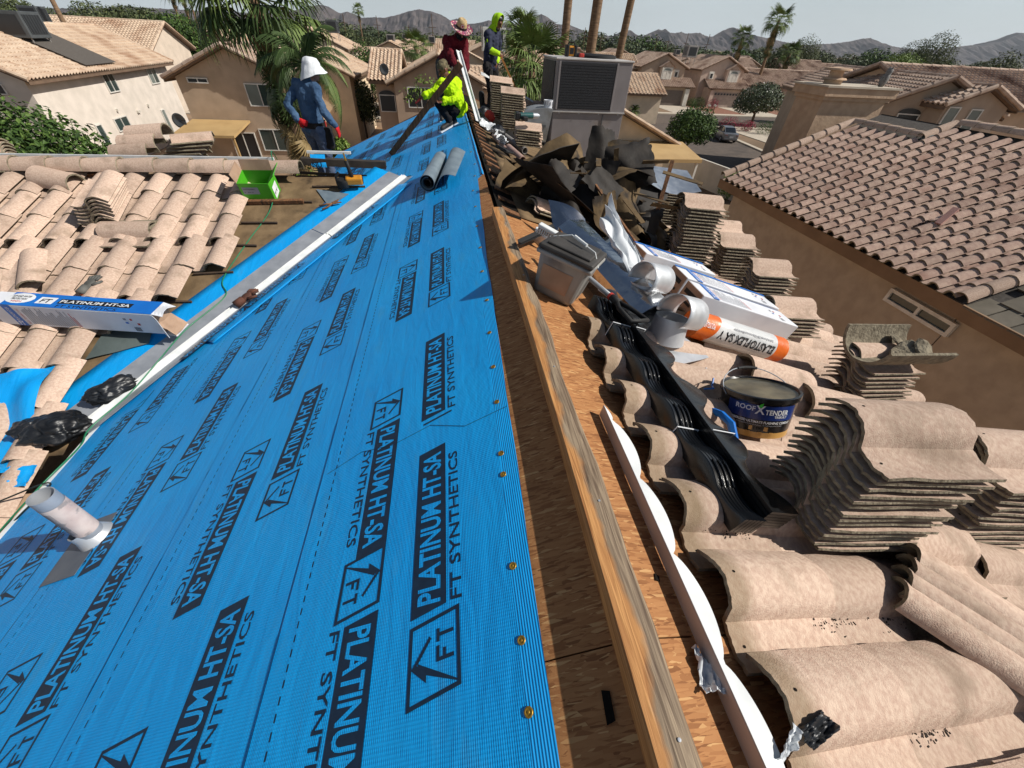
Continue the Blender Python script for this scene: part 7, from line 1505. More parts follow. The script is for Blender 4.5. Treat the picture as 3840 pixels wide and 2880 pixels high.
m = MB(); h0 = J['head']; ell(m, h0 - up * .06 + fw * .02, .072, .090, .075, fw, up); cap(m, h0 - up * .08 + fw * .01, J['neck'] - up * .03 + fw * .04, .074, .080); ell(m, h0 - up * .17 + fw * .05, .06, .05, .07, fw, up); add(t, I, 'face_mask', m, cloth('black_mask', (18, 18, 22), (28, 28, 32)), .009, True, .006)
# --- standing worker with lime hood
t, I, J, (fw, up, rt, cf, sp, cr) = person('standing worker in navy T-shirt over lime hooded sleeves holding a board', dict(head=(1.10, 10.56, 1.37), face=(.72, -.52, -.42), headup=(.1, 0, 1), neck=(1.02, 10.62, 1.22), shL=(1.12, 10.78, 1.18), shR=(.90, 10.46, 1.18), elL=(1.16, 10.84, .92), elR=(.90, 10.34, .96), wrL=(1.10, 10.62, .76), wrR=(1.10, 10.34, .90), hdL=(-.3, -.5, -.7), hnL=(-.5, .5, -.2), hdR=(.85, .2, -.35), hnR=(0, .9, -.3), pelvis=(.96, 10.66, .70), hipL=(1.04, 10.74, .68), hipR=(.90, 10.58, .68), knL=(1.10, 10.74, .24), knR=(.98, 10.54, .24), anL=(1.08, 10.86, -.19), anR=(.94, 10.64, -.15), toeL=(.8, -.5, -.2), toeR=(.8, -.5, -.2), curlL=.8, curlR=.95), 'skin2', cloth('navy_tee', (52, 56, 74), (42, 46, 62)), cloth('charcoal_trousers', (46, 44, 46), (34, 32, 34)), .012, arms_mat=cloth('lime_sleeve', (182, 226, 40), (160, 204, 30)), topgrow=.034)
lime2 = cloth('lime_hood', (176, 224, 40), (156, 202, 30)); m = MB(); hc = J['head']
m.shell(lambda u, v: hc + up * .035 - fw * .005 + (rt * math.cos(math.pi * (u * 1.5 - .25)) * (.108 + .01 * math.sin(9 * v)) + up * math.sin(math.pi * (u * 1.5 - .25)) * .122) * (math.cos((v * 1.62 - .12)) ** .5 if v * 1.62 - .12 < 1.5 else .27) - fw * (.125 * math.sin(v * 1.62 - .12)) + fw * .045, 26, 10, .008); 
cap(m, hc - up * .10 - fw * .03, J['neck'] - up * .02 - fw * .03, .085, .105); ell(m, hc - fw * .055 + up * .02, .098, .075, .112, fw, up); add(t, I, 'hood', m, lime2, None, True)
m = MB(); ell(m, hc + up * .07 - fw * .01, .086, .098, .062, fw, up); add(t, I, 'hood_lining', m, MT['black'])
m = MB(); ell(m, hc - up * .085 + fw * .05, .052, .045, .035, fw, up); add(t, I, 'beard', m, MT['hair'], .008)
bd = MB(); bd.bar((1.13, 10.36, .90), (1.70, 10.30, .0), .055, .035); tag(bd.build('board', MT['wood']), 'pale board held upright by the lime-hooded worker', 'board')
# white metal held by the maroon worker and the strip beyond
wm_ = MB(); wm_.bar((.262, 9.62, .93), (.528, 8.2, .024), .085, .012, (.4, -.4, .8)); wm_.bar((.30, 9.60, .92), (.566, 8.18, .014), .012, .05, (.4, -.4, .8)); tag(wm_.build('white_fascia_metal', MT['whitemetal']), 'long white metal trim carried by the maroon worker', 'metal trim')
m = MB(); m.shell(lambda u, v: Vector((.74 + 1.08 * u, 10.3 - .35 * u + .06 * v, .55 - .41 * u + .015 * math.sin(9 * u) + (.05 * v if u < .1 else .03 * v))), 14, 3, .003); tag(m.build('white_fascia_metal', MT['whitemetal']), 'twisted white metal trim beyond the tall tile stacks', 'metal trim')
# ---------------------------------------------------------------- rooftop air conditioner and the clutter round it
ac = thing('air_conditioner', 'large grey rooftop air conditioner with black coil screens on our roof', 'air conditioner', Matrix.Translation((2.75, 9.55, -.95)))
MT['acpanel'] = pm('ac_panel', srgb(136, 130, 130), srgb(124, 118, 118), scale=3, rough=.5, bump=.05, bscale=8, c3=srgb(128, 118, 112), s3=2.5, t3=(.6, .75)); MT['coil'] = pm('coil_screen', srgb(20, 22, 27), srgb(28, 30, 36), scale=30, rough=.6, bump=.5, bscale=120)
AW, AD, Z0, Z1 = 1.46, 1.25, 1.07, 1.85      # cabinet
m = MB(); m.bevbox((0, 0, (Z0 + Z1) / 2), (AW, AD, Z1 - Z0), .012); m.build('cabinet', MT['acpanel'], ac)
m = MB(); m.bevbox((0, 0, Z1 + .012), (AW + .03, AD + .03, .03), .008); m.build('top_panel', pm('ac_top', srgb(196, 192, 188), srgb(180, 176, 172), scale=3, rough=.5), ac)
m = MB(); m.bevbox((0, -.005, .55), (AW - .03, AD - .03, 1.02), .01); m.build('base_skirt', MT['acpanel'], ac)
m = MB(); m.box((.30, -AD / 2 - .0, .56), (.012, .012, .98)); m.build('skirt_seam', MT['acdark'], ac)
m = MB(); m.box((-.115, -AD / 2 - .008, (Z0 + Z1) / 2 + .01), (1.06, .014, .70)); c_ = m.build('coil_screen', MT['coil'], ac)
m = MB()
for i in range(17): m.box((-.115, -AD / 2 - .016, Z0 + .07 + .04 * i), (1.05, .004, .004))
m.build('screen_wire', MT['coil'], c_)['kind'] = 'stuff'
m = MB(); m.box((-AW / 2 - .008, 0, (Z0 + Z1) / 2 + .01), (.014, 1.10, .70)); m.build('coil_screen', MT['coil'], ac)
for x in (-.665, .435):
    m = MB(); m.bevbox((x, -AD / 2 - .010, (Z0 + Z1) / 2 + .01), (.035, .02, .72), .004); m.build('screen_rail', MT['acpanel'], ac)
m = MB(); m.bevbox((0, -AD / 2 - .008, Z0 + .005), (AW + .01, .03, .025), .004); m.build('cabinet_rail', pm('ac_rail', srgb(188, 184, 180), rough=.4, metal=.4), ac)
for x in (-.6, -.2, .2, .6):
    m = MB(); m.lathe([(0, .006), (.008, .005), (.009, 0)], 8, frame((x, -AD / 2 - .022, Z0 - .02), (1, 0, 0), (0, 0, 1))); m.build('screw', MT['galv'], ac)
m = MB(); m.lathe([(.42, Z1 + .03), (.42, Z1 + .065), (.36, Z1 + .085), (.0, Z1 + .09)], 32, Matrix.Translation((.18, .1, 0))); m.build('fan_guard', MT['rubber'], ac, True, angle=40)
m = MB()
for k in range(5): m.lathe([(.08 * k + .05, Z1 + .092), (.08 * k + .058, Z1 + .092)], 28, Matrix.Translation((.18, .1, 0)))
m.build('guard_ring', MT['acdark'], ac)['kind'] = 'stuff'
rd = thing('jobsite_radio', 'yellow and black jobsite charger radio on top of the air conditioner', 'radio', Matrix.Translation((2.34, 9.25, .93)))
m = MB(); m.bevbox((0, 0, .085), (.13, .15, .15), .025); m.build('body', MT['yellow'], rd)
m = MB(); m.bevbox((-.075, 0, .09), (.05, .17, .17), .012); m.bevbox((.075, 0, .09), (.05, .17, .17), .012); m.build('bumper', MT['rubber'], rd)
m = MB(); m.bevbox((0, -.078, .09), (.07, .012, .09), .004); m.build('display', MT['black'], rd)
m = MB(); m.tube([(-.07, 0, .17), (-.05, 0, .21), (.05, 0, .21), (.07, 0, .17)], .012, 7); m.build('handle', MT['rubber'], rd)
m = MB(); m.bevbox((2.52, 9.12, .965), (.09, .07, .06), .015); o = m.build('battery_pack', MT['txtred']); tag(o, 'small red-topped battery beside the jobsite radio', 'battery')
# round sheet-metal duct elbow
du = thing('duct_elbow', 'big curved galvanised duct elbow left of the air conditioner', 'duct', Matrix.Translation((1.50, 8.75, -.62)))
MT['duct'] = pm('dull_galvanised', srgb(156, 160, 164), srgb(132, 136, 140), scale=4, rough=.5, rough2=.65, metal=.5, c3=srgb(120, 116, 108), s3=2)
def elbow(r0, r1):
    m = MB(); n = 18; y0, y1 = -.26, .26
    for (a, b) in ((y0, y1),):
        vs = []
        for i in range(n + 1):
            t_ = math.pi * .5 * i / n * 1.1
            for (r, y) in ((r1, a), (r1, b), (r0, b), (r0, a)): vs.append((.30 - r * math.cos(t_), y, r * math.sin(t_)))
        m.add(vs, [(i * 4 + q, i * 4 + (q + 1) % 4, (i + 1) * 4 + (q + 1) % 4, (i + 1) * 4 + q) for i in range(n) for q in range(4)] + [(0, 1, 2, 3), (n * 4 + 3, n * 4 + 2, n * 4 + 1, n * 4)])
    return m
elbow(.30, .84).build('elbow', MT['duct'], du, True, angle=40)
m = MB(); m.shell(lambda u, v: Vector((.30 - .56 * math.cos(1.6 * u) , -.268, .56 * math.sin(1.6 * u) - .02 + .04 * v)), 18, 1, .006); m.build('seam', MT['acdark'], du)
# cup on the duct
cp = thing('paper_tub', 'white paper tub standing on the duct beside the coil screen', 'tub', Matrix.Translation((1.86, 8.62, .20)))
m = MB(); m.lathe([(0, 0), (.075, 0), (.085, .13), (.08, .13), (.07, .01)], 18); m.build('tub', MT['card'], cp, True, angle=40)
m = MB(); 
for k in range(10): m.box((.083 * math.cos(k * .628), .083 * math.sin(k * .628), .08), (.012, .012, .05))
m.build('print', MT['txtgrey'], cp)['kind'] = 'stuff'
# green drill on the low stack
dr = thing('impact_driver', 'green cordless angle driver lying on the low tile stack', 'drill', Matrix.Translation((1.22, 7.12, .205)) @ Matrix.Rotation(math.radians(10), 4, 'Z') @ Matrix.Scale(1.15, 4)); MT['teal'] = pm('tool_teal', srgb(34, 92, 90), srgb(28, 76, 76), scale=8, rough=.4)
m = MB(); m.tube([(-.10, 0, .05), (.08, 0, .05)], [.04, .036], 12); m.build('motor', MT['teal'], dr, True, angle=40)
m = MB(); m.tube([(.08, 0, .05), (.15, 0, .05), (.18, 0, .05)], [.034, .03, .012], 12); m.build('gear_case', MT['galv'], dr, True, angle=40)
m = MB(); m.bevbox((-.06, -.07, .03), (.07, .11, .05), .012); m.build('handle', MT['rubber'], dr); m = MB(); m.bevbox((-.14, .0, .05), (.07, .08, .09), .015); m.build('battery', MT['black'], dr)
# clutter along the far ridge: pipe offcuts, brush, bags, boots
def pipe(label, a, b, r, mat, name='pipe_offcut'):
    m = MB(); a, b = Vector(a), Vector(b); d = (b - a); q = frame(a, d.orthogonal(), d.cross(d.orthogonal())); L_ = d.length
    m.lathe([(r, 0), (r, L_), (r * .86, L_), (r * .86, 0)], 16, q, True); return tag(m.build(name, MT[mat], None, True, angle=40), label, 'pipe')
MT['pinkpipe'] = pm('tan_pipe', srgb(176, 146, 134), srgb(150, 122, 112), scale=5, rough=.6)
pipe('tan pipe offcut with open end near the ridge', RO(.92, 6.95, .08), RO(1.06, 6.35, .09), .055, 'pinkpipe')
pipe('black pipe beside the white trim', RO(.66, 8.9, .10), RO(.72, 8.2, .10), .055, 'rubber')
pipe('grey pipe under the duct elbow', RO(.95, 8.4, .06), RO(1.30, 7.6, .08), .05, 'acgrey')
pipe('second tan pipe along the ridge', RO(.74, 7.6, .06), RO(.86, 6.8, .06), .03, 'pinkpipe')
bb = thing('push_broom', 'black-bristled broom head lying by the ridge', 'broom', frame(RO(.74, 6.35, .07), (.25, -.95, 0), (1, .2, -.4)))
m = MB(); m.bevbox((0, 0, .03), (.42, .06, .04), .01); m.build('head', MT['rubber'], bb)
for i in range(20): m = MB(); m.tube([(-.2 + .021 * i, 0, .03), (-.2 + .021 * i + random.uniform(-.012, .012), .11 + random.uniform(-.02, .02), .05)], [.010, .004], 5); m.build('bristle_tuft', MT['rubber'], bb)
for i, (x, y, s_) in enumerate(((.66, 7.95, .16), (.72, 7.25, .17), (.80, 6.95, .13))):
    crumpled(('crumpled clear plastic by the white trim', 'crumpled clear plastic bag in front of the pipes', 'clear plastic tails beside the tan pipe')[i], RO(x, y, .12), s_ * 1.6, s_, (20 + 20 * i, 30, 60 * i), .09, 31 + i, mat='plastic', cat='plastic', name='plastic_bag', grp=None, t=.0015, n=16)
def lump(label, c, r, seed, mat, name, cat):
    bm2 = bmesh.new(); bmesh.ops.create_icosphere(bm2, subdivisions=3, radius=1.0)
    for v in bm2.verts: p = v.co.copy(); d = 1 + .35 * nv(p, 1.3, seed) + .15 * nv(p, 4.0, seed); v.co = Vector((p.x * r[0], p.y * r[1], p.z * r[2])) * d
    me = bpy.data.meshes.new(name); bm2.to_mesh(me); bm2.free(); me.materials.append(MT[mat]); me.polygons.foreach_set('use_smooth', [True] * len(me.polygons)); o = link(name, me); o.location = c; return tag(o, label, cat)
lump('red cloth between the workers and the tile stacks', RO(.82, 9.15, .16), (.10, .08, .10), 2, 'txtred', 'red_cloth', 'cloth')
lump('dark tool bag on the ridge near the white trim', RO(.72, 9.3, .14), (.12, .16, .12), 4, 'bag', 'tool_bag', 'bag')
lump('second dark bundle beside the tall stacks', RO(.86, 8.0, .10), (.13, .15, .11), 6, 'bag', 'tool_bag', 'bag')
sheet_thing('felt_scrap', 'curled felt scrap beside the broom', 'felt', lambda u, v: RO(.85 + .3 * u, 6.0 + .35 * v, .05 + .05 * math.sin(3 * u + v)), 8, 8, .004, 'felt')
bt = thing('work_boot', 'dark work boot standing behind the tile stacks', 'boot', Matrix.Translation((.72, 9.7, .02)))
m = MB(); cap(m, Vector((0, 0, .06)), Vector((.16, -.08, .05)), .055, .048); cap(m, Vector((0, 0, .06)), Vector((-.02, .0, .26)), .055, .062); o = link('upper', vox(m, .012, 4), bt); o.data.materials.append(MT['rubber'])
m = MB(); m.bar((-.07, .03, .0), (.22, -.11, .0), .11, .03); m.build('sole', MT['black'], bt)
# ---------------------------------------------------------------- trees, palms, shrubs
def leafmat(name, a, b): 
    m = pm(name, srgb(*a), srgb(*b), scale=1.5, rough=.6, spec=.25); return m
GREEN = {'ficus': [leafmat('leaf_ficus1', (70, 96, 40), (58, 82, 34)), leafmat('leaf_ficus2', (48, 70, 30), (40, 60, 26)), leafmat('leaf_ficus3', (96, 120, 56), (82, 104, 46))],
         'dusty': [leafmat('leaf_dusty1', (88, 98, 62), (74, 84, 52)), leafmat('leaf_dusty2', (64, 74, 46), (54, 64, 40)), leafmat('leaf_dusty3', (112, 118, 78), (98, 104, 66))],
         'olive': [leafmat('leaf_olive1', (84, 96, 70), (72, 84, 60)), leafmat('leaf_olive2', (56, 68, 48), (48, 58, 42)), leafmat('leaf_olive3', (108, 118, 88), (94, 104, 76))],
         'lime': [leafmat('leaf_lime1', (112, 134, 58), (98, 120, 48)), leafmat('leaf_lime2', (80, 104, 42), (70, 92, 38)), leafmat('leaf_lime3', (136, 154, 76), (120, 138, 64))],
         'palm': [leafmat('frond_green', (110, 128, 70), (92, 110, 56)), leafmat('frond_dark', (66, 84, 44), (54, 72, 38)), leafmat('frond_dry', (152, 132, 92), (128, 108, 72))],
         'red': [leafmat('leaf_red1', (176, 40, 80), (150, 30, 66)), leafmat('leaf_red2', (120, 30, 50), (100, 26, 42)), leafmat('leaf_red3', (72, 84, 40), (60, 72, 34))]}
MT['bark'] = pm('bark', srgb(112, 90, 70), srgb(84, 66, 50), scale=4, rough=.95, bump=.8, bscale=12, stretch=(3, 3, 1)); MT['palmbark'] = pm('palm_bark', srgb(138, 112, 86), srgb(104, 82, 62), scale=3, rough=.95, bump=.9, bscale=9, stretch=(1, 1, 6))
MT['flower'] = pm('white_flower', srgb(232, 230, 222), rough=.6)
def crown_mesh(key, blobs, n, size, seed, flower=0, aspect=.45):
    """leaf-sized faces through the volume of several blobs: (centre, radii)"""
    rnd = random.Random(seed); m = MB(); tot = sum(b[1][0] * b[1][1] * b[1][2] for b in blobs); mats = list(GREEN[key]) + [MT['flower']]
    for (c, r) in blobs:
        k = int(n * (r[0] * r[1] * r[2]) / tot)
        for _ in range(k):
            d = Vector((rnd.gauss(0, 1), rnd.gauss(0, 1), rnd.gauss(0, 1))).normalized(); q = rnd.random() ** .28
            q *= 1 + .22 * nv(d, 2.6, seed)
            p = Vector((c[0] + d.x * r[0] * q, c[1] + d.y * r[1] * q, c[2] + d.z * r[2] * q))
            nn = (d + Vector((rnd.gauss(0, .7), rnd.gauss(0, .7), rnd.gauss(0, .7) + .3))).normalized(); t = nn.orthogonal().normalized(); t.rotate(Quaternion(nn, rnd.uniform(0, 6.28))); b = nn.cross(t)
            s = size * rnd.uniform(.6, 1.3); m.cur = rnd.choices((0, 1, 2), (5, 3, 2))[0]
            if flower and rnd.random() < flower and q > .8: m.cur = 3; s *= .7
            m.add([p - t * s * .5, p + b * s * aspect * .5 + nn * s * .06, p + t * s * .5, p - b * s * aspect * .5 + nn * s * .06], [(0, 1, 2, 3)])
    me = m.mesh('crown', mats); return me
def trunk_mb(pts, rs, limbs=()):
    m = MB(); m.tube(pts, rs, 8)
    for a, b, r in limbs: 
        a, b = Vector(a), Vector(b); m.tube([a, a.lerp(b, .5) + Vector((0, 0, .08 * (b - a).length)), b], [r, r * .7, r * .35], 6)
    return m
def tree(label, loc, key, blobs, n, size, h0, r0, seed=1, flower=0, name='tree', cat='tree', group=None, limbs=True):
    t = thing(name, label, cat, loc, group); c = blobs[0][0]
    ls = [((c[0] * .3, c[1] * .3, h0 * .75), (b[0][0] * .8, b[0][1] * .8, b[0][2]), r0 * .6) for b in blobs] if limbs else []
    trunk_mb([(0, 0, 0), (c[0] * .15, c[1] * .15, h0 * .5), (c[0] * .4, c[1] * .4, h0)], [r0, r0 * .8, r0 * .65], ls).build('trunk', MT['bark'], t, True)
    o = link('crown', crown_mesh(key, blobs, n, size, seed, flower), t); return t
tree('dense dark green tree at the left edge beyond the ridge', (-18.6, 21.6, GZ), 'ficus', [((0, 0, 3.6), (3.4, 2.8, 1.9)), ((-2.6, .5, 4.0), (2.6, 2.4, 1.7)), ((1.7, .2, 3.0), (2.0, 2.0, 1.3)), ((-5, 1, 4.2), (2.6, 2.2, 1.8))], 16000, .26, 2.6, .2, 3)
tree('round dark green tree beside the garden wall', (23.6, 42.0, GZ), 'ficus', [((0, 0, 2.6), (2.2, 2.2, 1.5)), ((-1.0, -.3, 2.1), (1.6, 1.6, 1.1)), ((1.2, .2, 2.2), (1.6, 1.5, 1.2)), ((-.3, 0, 3.2), (1.2, 1.2, .7))], 7000, .26, 1.6, .1, 5)
tree('tree with white blossom beside the parked car', (44.0, 62.2, GZ), 'olive', [((-.3, 0, 3.3), (3.1, 2.6, 1.7)), ((-2.0, 0, 2.6), (1.8, 1.8, 1.1)), ((2.0, .2, 3.0), (2.0, 1.8, 1.3)), ((.4, 0, 4.4), (1.8, 1.7, .8))], 8000, .30, 2.0, .22, 6, .10)
tree('bright weeping green tree right of the blossom tree', (54.5, 66, GZ), 'lime', [((0, 0, 4.0), (2.0, 1.8, 1.7)), ((.4, 0, 2.4), (1.5, 1.4, 1.5))], 4000, .30, 2.4, .15, 7)
tree('broad dark tree behind the gap of the left houses', (-35.5, 76, GZ), 'ficus', [((0, 0, 6.2), (3.6, 3.0, 2.8)), ((-2.4, 0, 5.2), (2.4, 2.4, 2.2)), ((1.8, -.3, 4.6), (2.3, 2.2, 2.2))], 9000, .40, 3.4, .25, 8)
for i, (x, y, top, w) in enumerate(((-64, 108, 10.2, 8), (-59, 112, 10, 7), (-71, 100, 9.8, 7), (-53, 96, 9.6, 6), (-47, 90, 9.4, 5), (-42, 84, 9.2, 4.5), (-80, 112, 10.5, 8), (-50, 70, 8.4, 4))):
    tree(('spreading desert tree in the left tree belt, furthest left', 'spreading desert tree in the left tree belt')[0 if i == 6 else 1], (x, y, GZ), 'dusty', [((0, 0, top * .68), (w * .5, w * .5, top * .32)), ((-w * .3, 0, top * .6), (w * .35, w * .35, top * .26)), ((w * .3, .3, top * .62), (w * .36, w * .35, top * .28))], 4500, .5, top * .5, .22, 20 + i, group='left tree belt')
for i, (x, y, top, w, key, l) in enumerate(((130.6, 120, 14.6, 9, 'dusty', 'tall feathery gum tree on the right skyline'), (145, 140, 13.4, 9, 'dusty', 'shorter gum tree left of the tall one on the right skyline'), (115, 150, 12.8, 9, 'dusty', 'round gum tree on the skyline above the chimney'), (77, 60, 10.0, 5, 'dusty', 'wind-bent tree at the right edge'), (80, 110, 10.2, 7, 'dusty', 'dark leafy tree right of the tall palm'), (120, 118, 9.4, 12, 'lime', 'wide green palo verde behind the right roofs'), (134, 130, 10.2, 12, 'lime', 'second wide green palo verde behind the right roofs'), (95, 96, 8.2, 8, 'ficus', 'dark broad tree behind the owl decoy'), (-7.9, 45.5, 5.0, 2.4, 'dusty', 'grey-green bush between the cream and the centre houses'), (-9.5, 61, 7.2, 3.0, 'ficus', 'dark cypress-like tree beside the pale house'), (27, 74.5, 3.0, 3, 'ficus', 'leafy shrub near the driveway left of the brown garage'))):
    tree(l, (x, y, GZ), key, [((0, 0, top * .66), (w * .5, w * .5, top * .34)), ((-w * .3, 0, top * .52), (w * .34, w * .34, top * .26)), ((w * .28, .3, top * .58), (w * .36, w * .35, top * .30))], 5000, .16 + .03 * w, top * .45, .06 + .02 * w, 40 + i)
# belt of trees on the horizon: individuals from a few crowns
FAR = [crown_mesh(k, [((0, 0, .62), (.5, .5, .36)), ((-.28, 0, .52), (.34, .34, .28)), ((.3, .1, .55), (.36, .34, .3))], 1300, .10, 60 + i) for i, k in enumerate(('dusty', 'dusty', 'olive', 'ficus', 'olive', 'dusty'))]
FTR = MB().tube([(0, 0, 0), (.02, 0, .5)], [.03, .02], 6).mesh('trunk', MT['bark'])
rt_ = random.Random(11)
for i in range(150):
    f = i / 149; ang = -.95 + 2.15 * f + rt_.uniform(-.02, .02); d = rt_.uniform(135, 300); x, y = d * math.tan(ang) if abs(ang) < 1.25 else 0, d
    if abs(x) > 420: continue
    h = rt_.uniform(6.6, 9.2) * (1.0 + (d - 135) / 600) * (1.25 if rt_.random() < .12 else 1); w = h * rt_.uniform(.9, 1.5)
    side = 'left of the workers' if x / y < -.1 else 'behind the workers' if x / y < .2 else 'right of the air conditioner'
    t = thing('tree', 'hazy tree in the belt on the horizon ' + side, 'tree', Matrix.Translation((x, y, GZ)), 'horizon trees ' + side)
    o = link('crown', FAR[i % 6], t); o.scale = (w, w, h); o.rotation_euler.z = rt_.uniform(0, 6.28); o = link('trunk', FTR, t); o.scale = (h, h, h)
m = MB(); rw = random.Random(5)
wm_list = [GREEN['dusty'][0], GREEN['dusty'][1], GREEN['olive'][1]]
for i in range(15000):
    ang = rw.uniform(-1.0, 1.22); d = rw.uniform(300, 900); x, y = d * math.tan(ang), d; h = (4.5 + 3.5 * nv((x / 40, y / 60, 0), 1) + 2 * nv((x / 12, y / 20, 0), 1)) ; p = Vector((x, y, GZ + max(.5, h * rw.random() ** .5 * 1.15))); s = rw.uniform(1.6, 4.0) * (d / 500) ** .5
    nn = Vector((rw.gauss(0, .6), -1, rw.gauss(.6, .5))).normalized(); t_ = nn.orthogonal().normalized(); t_.rotate(Quaternion(nn, rw.uniform(0, 6.28))); b = nn.cross(t_); m.cur = rw.choices((0, 1, 2), (4, 3, 3))[0]
    m.add([p - t_ * s * .6, p + b * s * .3, p + t_ * s * .6, p - b * s * .3], [(0, 1, 2, 3)])
tag(m.build('far_woodland', wm_list), 'far low woodland covering the valley floor', 'woodland', kind='stuff')
# palms
def fan_frond(seed, L_=1.0, R_=.8, nb=22, droop=.5):
    rnd = random.Random(seed); m = MB(); m.tube([(0, 0, 0), (L_ * .5, 0, .06), (L_, 0, 0)], [.022, .016, .012], 5)
    for i in range(nb):
        a = (i / (nb - 1) - .5) * 3.6 + rnd.uniform(-.05, .05); r = R_ * (1 - .28 * (abs(a) / 1.8) ** 2) * rnd.uniform(.88, 1.05); d = Vector((math.cos(a), math.sin(a), 0)); s = Vector((-math.sin(a), math.cos(a), 0)); c = Vector((L_, 0, 0))
        dr = lambda q: Vector((0, 0, -droop * r * max(0, q - .35) ** 1.6 * rnd.uniform(.7, 1.4)))
        w = .036 * R_; p0, p1, p2, p3 = c, c + d * r * .45, c + d * r * .8 + dr(.8), c + d * r + dr(1.25)
        m.add([p0 + s * .008, p0 - s * .008, p1 - s * w, p1 + s * w, p2 - s * w * .7 + Vector((0, 0, .01)), p2 + s * w * .7, p3], [(0, 1, 2, 3), (3, 2, 4, 5), (5, 4, 6)])
    return m
def feather_frond(seed, L_=2.0, droop=1.2, nb=46, ll=.5):
    rnd = random.Random(seed); m = MB(); P = lambda q: Vector((L_ * q * (1 - .22 * q * q), 0, .45 * q - droop * q ** 2.2)); m.tube([P(i / 10) for i in range(11)], [.022 - .0017 * i for i in range(11)], 5)
    for i in range(nb):
        q = .12 + .88 * i / nb; p = P(q); tg = (P(min(1, q + .02)) - P(q - .02)).normalized(); l = ll * math.sin(math.pi * (.15 + .8 * q)) * rnd.uniform(.8, 1.1)
        for sg in (-1, 1):
            d = (Vector((0, sg, 0)) * .75 + tg * .7 + Vector((0, 0, -.2))).normalized(); e1 = p + d * l * .55; e2 = p + d * l + Vector((0, 0, -l * .45)); w = tg * .009; m.add([p + w, p - w, e1 - w * 1.1, e1 + w * 1.1, e2], [(0, 1, 2, 3), (3, 2, 4)])
    return m
FF = [[fan_frond(s, 1.0, .85, 24, dr).mesh('frond', GREEN['palm'][k]) for s, dr in ((1 + k * 9, .35), (2 + k * 9, .6), (3 + k * 9, .9))] for k in range(3)]
FE = [[feather_frond(s + 9 * k, 1.0, d, 34, .30).mesh('frond', GREEN['palm'][k]) for s, d in ((11, .5), (12, .75), (13, 1.0))] for k in range(2)]
def fan_palm(label, loc, h, r, trunk_r, lean=(0, 0), nf=26, skirt=20, seed=1, skirt_len=2.0, group=None, top_only=False):
    rnd = random.Random(seed); t = thing('palm_tree', label, 'palm tree', loc, group); tp = Vector((lean[0], lean[1], h))
    n = 12; trunk_mb([Vector((lean[0] * (i / n) ** 1.3, lean[1] * (i / n) ** 1.3, h * i / n)) for i in range(n + 1)], [trunk_r * (1.15 - .35 * i / n) * (1 + .06 * math.sin(i * 7)) for i in range(n + 1)]).build('trunk', MT['palmbark'], t, True)
    for i in range(nf):
        e = -.55 + 1.75 * (i / nf) ** 1.1; az = i * 2.4 + rnd.uniform(-.2, .2); d = Vector((math.cos(az) * math.cos(e), math.sin(az) * math.cos(e), math.sin(e)))
        o = link('frond', FF[0 if rnd.random() < .7 else 1][min(2, int((1.2 - e) * 1.6))], t); o.matrix_local = frame(tp, d, Vector((0, 0, 1)).cross(d) if abs(d.z) < .98 else (0, 1, 0)) @ Matrix.Scale(r / 1.85 * rnd.uniform(.85, 1.1), 4)
    for i in range(skirt):
        f = i / max(1, skirt - 1); az = i * 2.4 + rnd.uniform(-.3, .3); e = -1.15 - .25 * rnd.random(); d = Vector((math.cos(az) * math.cos(e), math.sin(az) * math.cos(e), math.sin(e)))
        pz = Vector((lean[0] * (1 - skirt_len * f / h), lean[1], h - skirt_len * f - .1)); o = link('dead_frond', FF[2 if rnd.random() < .55 else 1][rnd.randrange(3)], t); o.matrix_local = frame(pz, d, Vector((0, 0, 1)).cross(d)) @ Matrix.Scale(r / 2.2 * rnd.uniform(.6, .95), 4)
    return t
def feather_palm(label, loc, h, L_, trunk_r, nf=18, seed=1, emin=-.3, emax=1.2):
    rnd = random.Random(seed); t = thing('palm_tree', label, 'palm tree', loc); trunk_mb([(0, 0, 0), (0, 0, h * .5), (0, 0, h)], [trunk_r * 1.2, trunk_r, trunk_r * .9]).build('trunk', MT['palmbark'], t, True)
    for i in range(nf):
        e = emin + (emax - emin) * i / nf; az = i * 2.4 + rnd.uniform(-.2, .2); d = Vector((math.cos(az) * math.cos(e), math.sin(az) * math.cos(e), math.sin(e))); o = link('frond', FE[0 if rnd.random() < .3 else 1][min(2, int((1.2 - e) * 1.5))], t)
        o.matrix_local = frame((0, 0, h), d, Vector((0, 0, 1)).cross(d)) @ Matrix.Scale(L_ * rnd.uniform(.85, 1.1), 4)
    return t
fan_palm('big fan palm behind the worker in the white hat', (-5.15, 17.0, GZ), 8.75, 2.25, .22, (-.40, 0), 40, 40, 3, 4.0)
fp = feather_palm('drooping feather palm right of the big fan palm', (-3.75, 14.2, GZ), 7.35, 1.55, .13, 22, 5, -.6, .9)
fan_palm('brown-skirted fan palm behind the lime-hooded worker', (4.5, 30, GZ), 8.4, 1.5, .2, (0, 0), 22, 34, 8, 2.6)
fan_palm('low green fan palm left of our air conditioner', (3.35, 19.5, GZ), 7.3, 1.9, .2, (.1, 0), 34, 10, 9, 1.0)
fan_palm('tall fan palm with thick skirt right of the houses across the street', (61.6, 90, GZ), 12.6, 3.0, .28, (-.3, 0), 28, 40, 10, 3.6)
fan_palm('shorter fan palm left of the tall one across the street', (56.0, 91, GZ), 10.0, 2.4, .28, (0, 0), 24, 34, 11, 3.4)
fan_palm('stout palm in front of the dark tree across the street', (73.5, 100, GZ), 8.2, 2.8, .3, (0, 0), 24, 24, 12, 3.0)
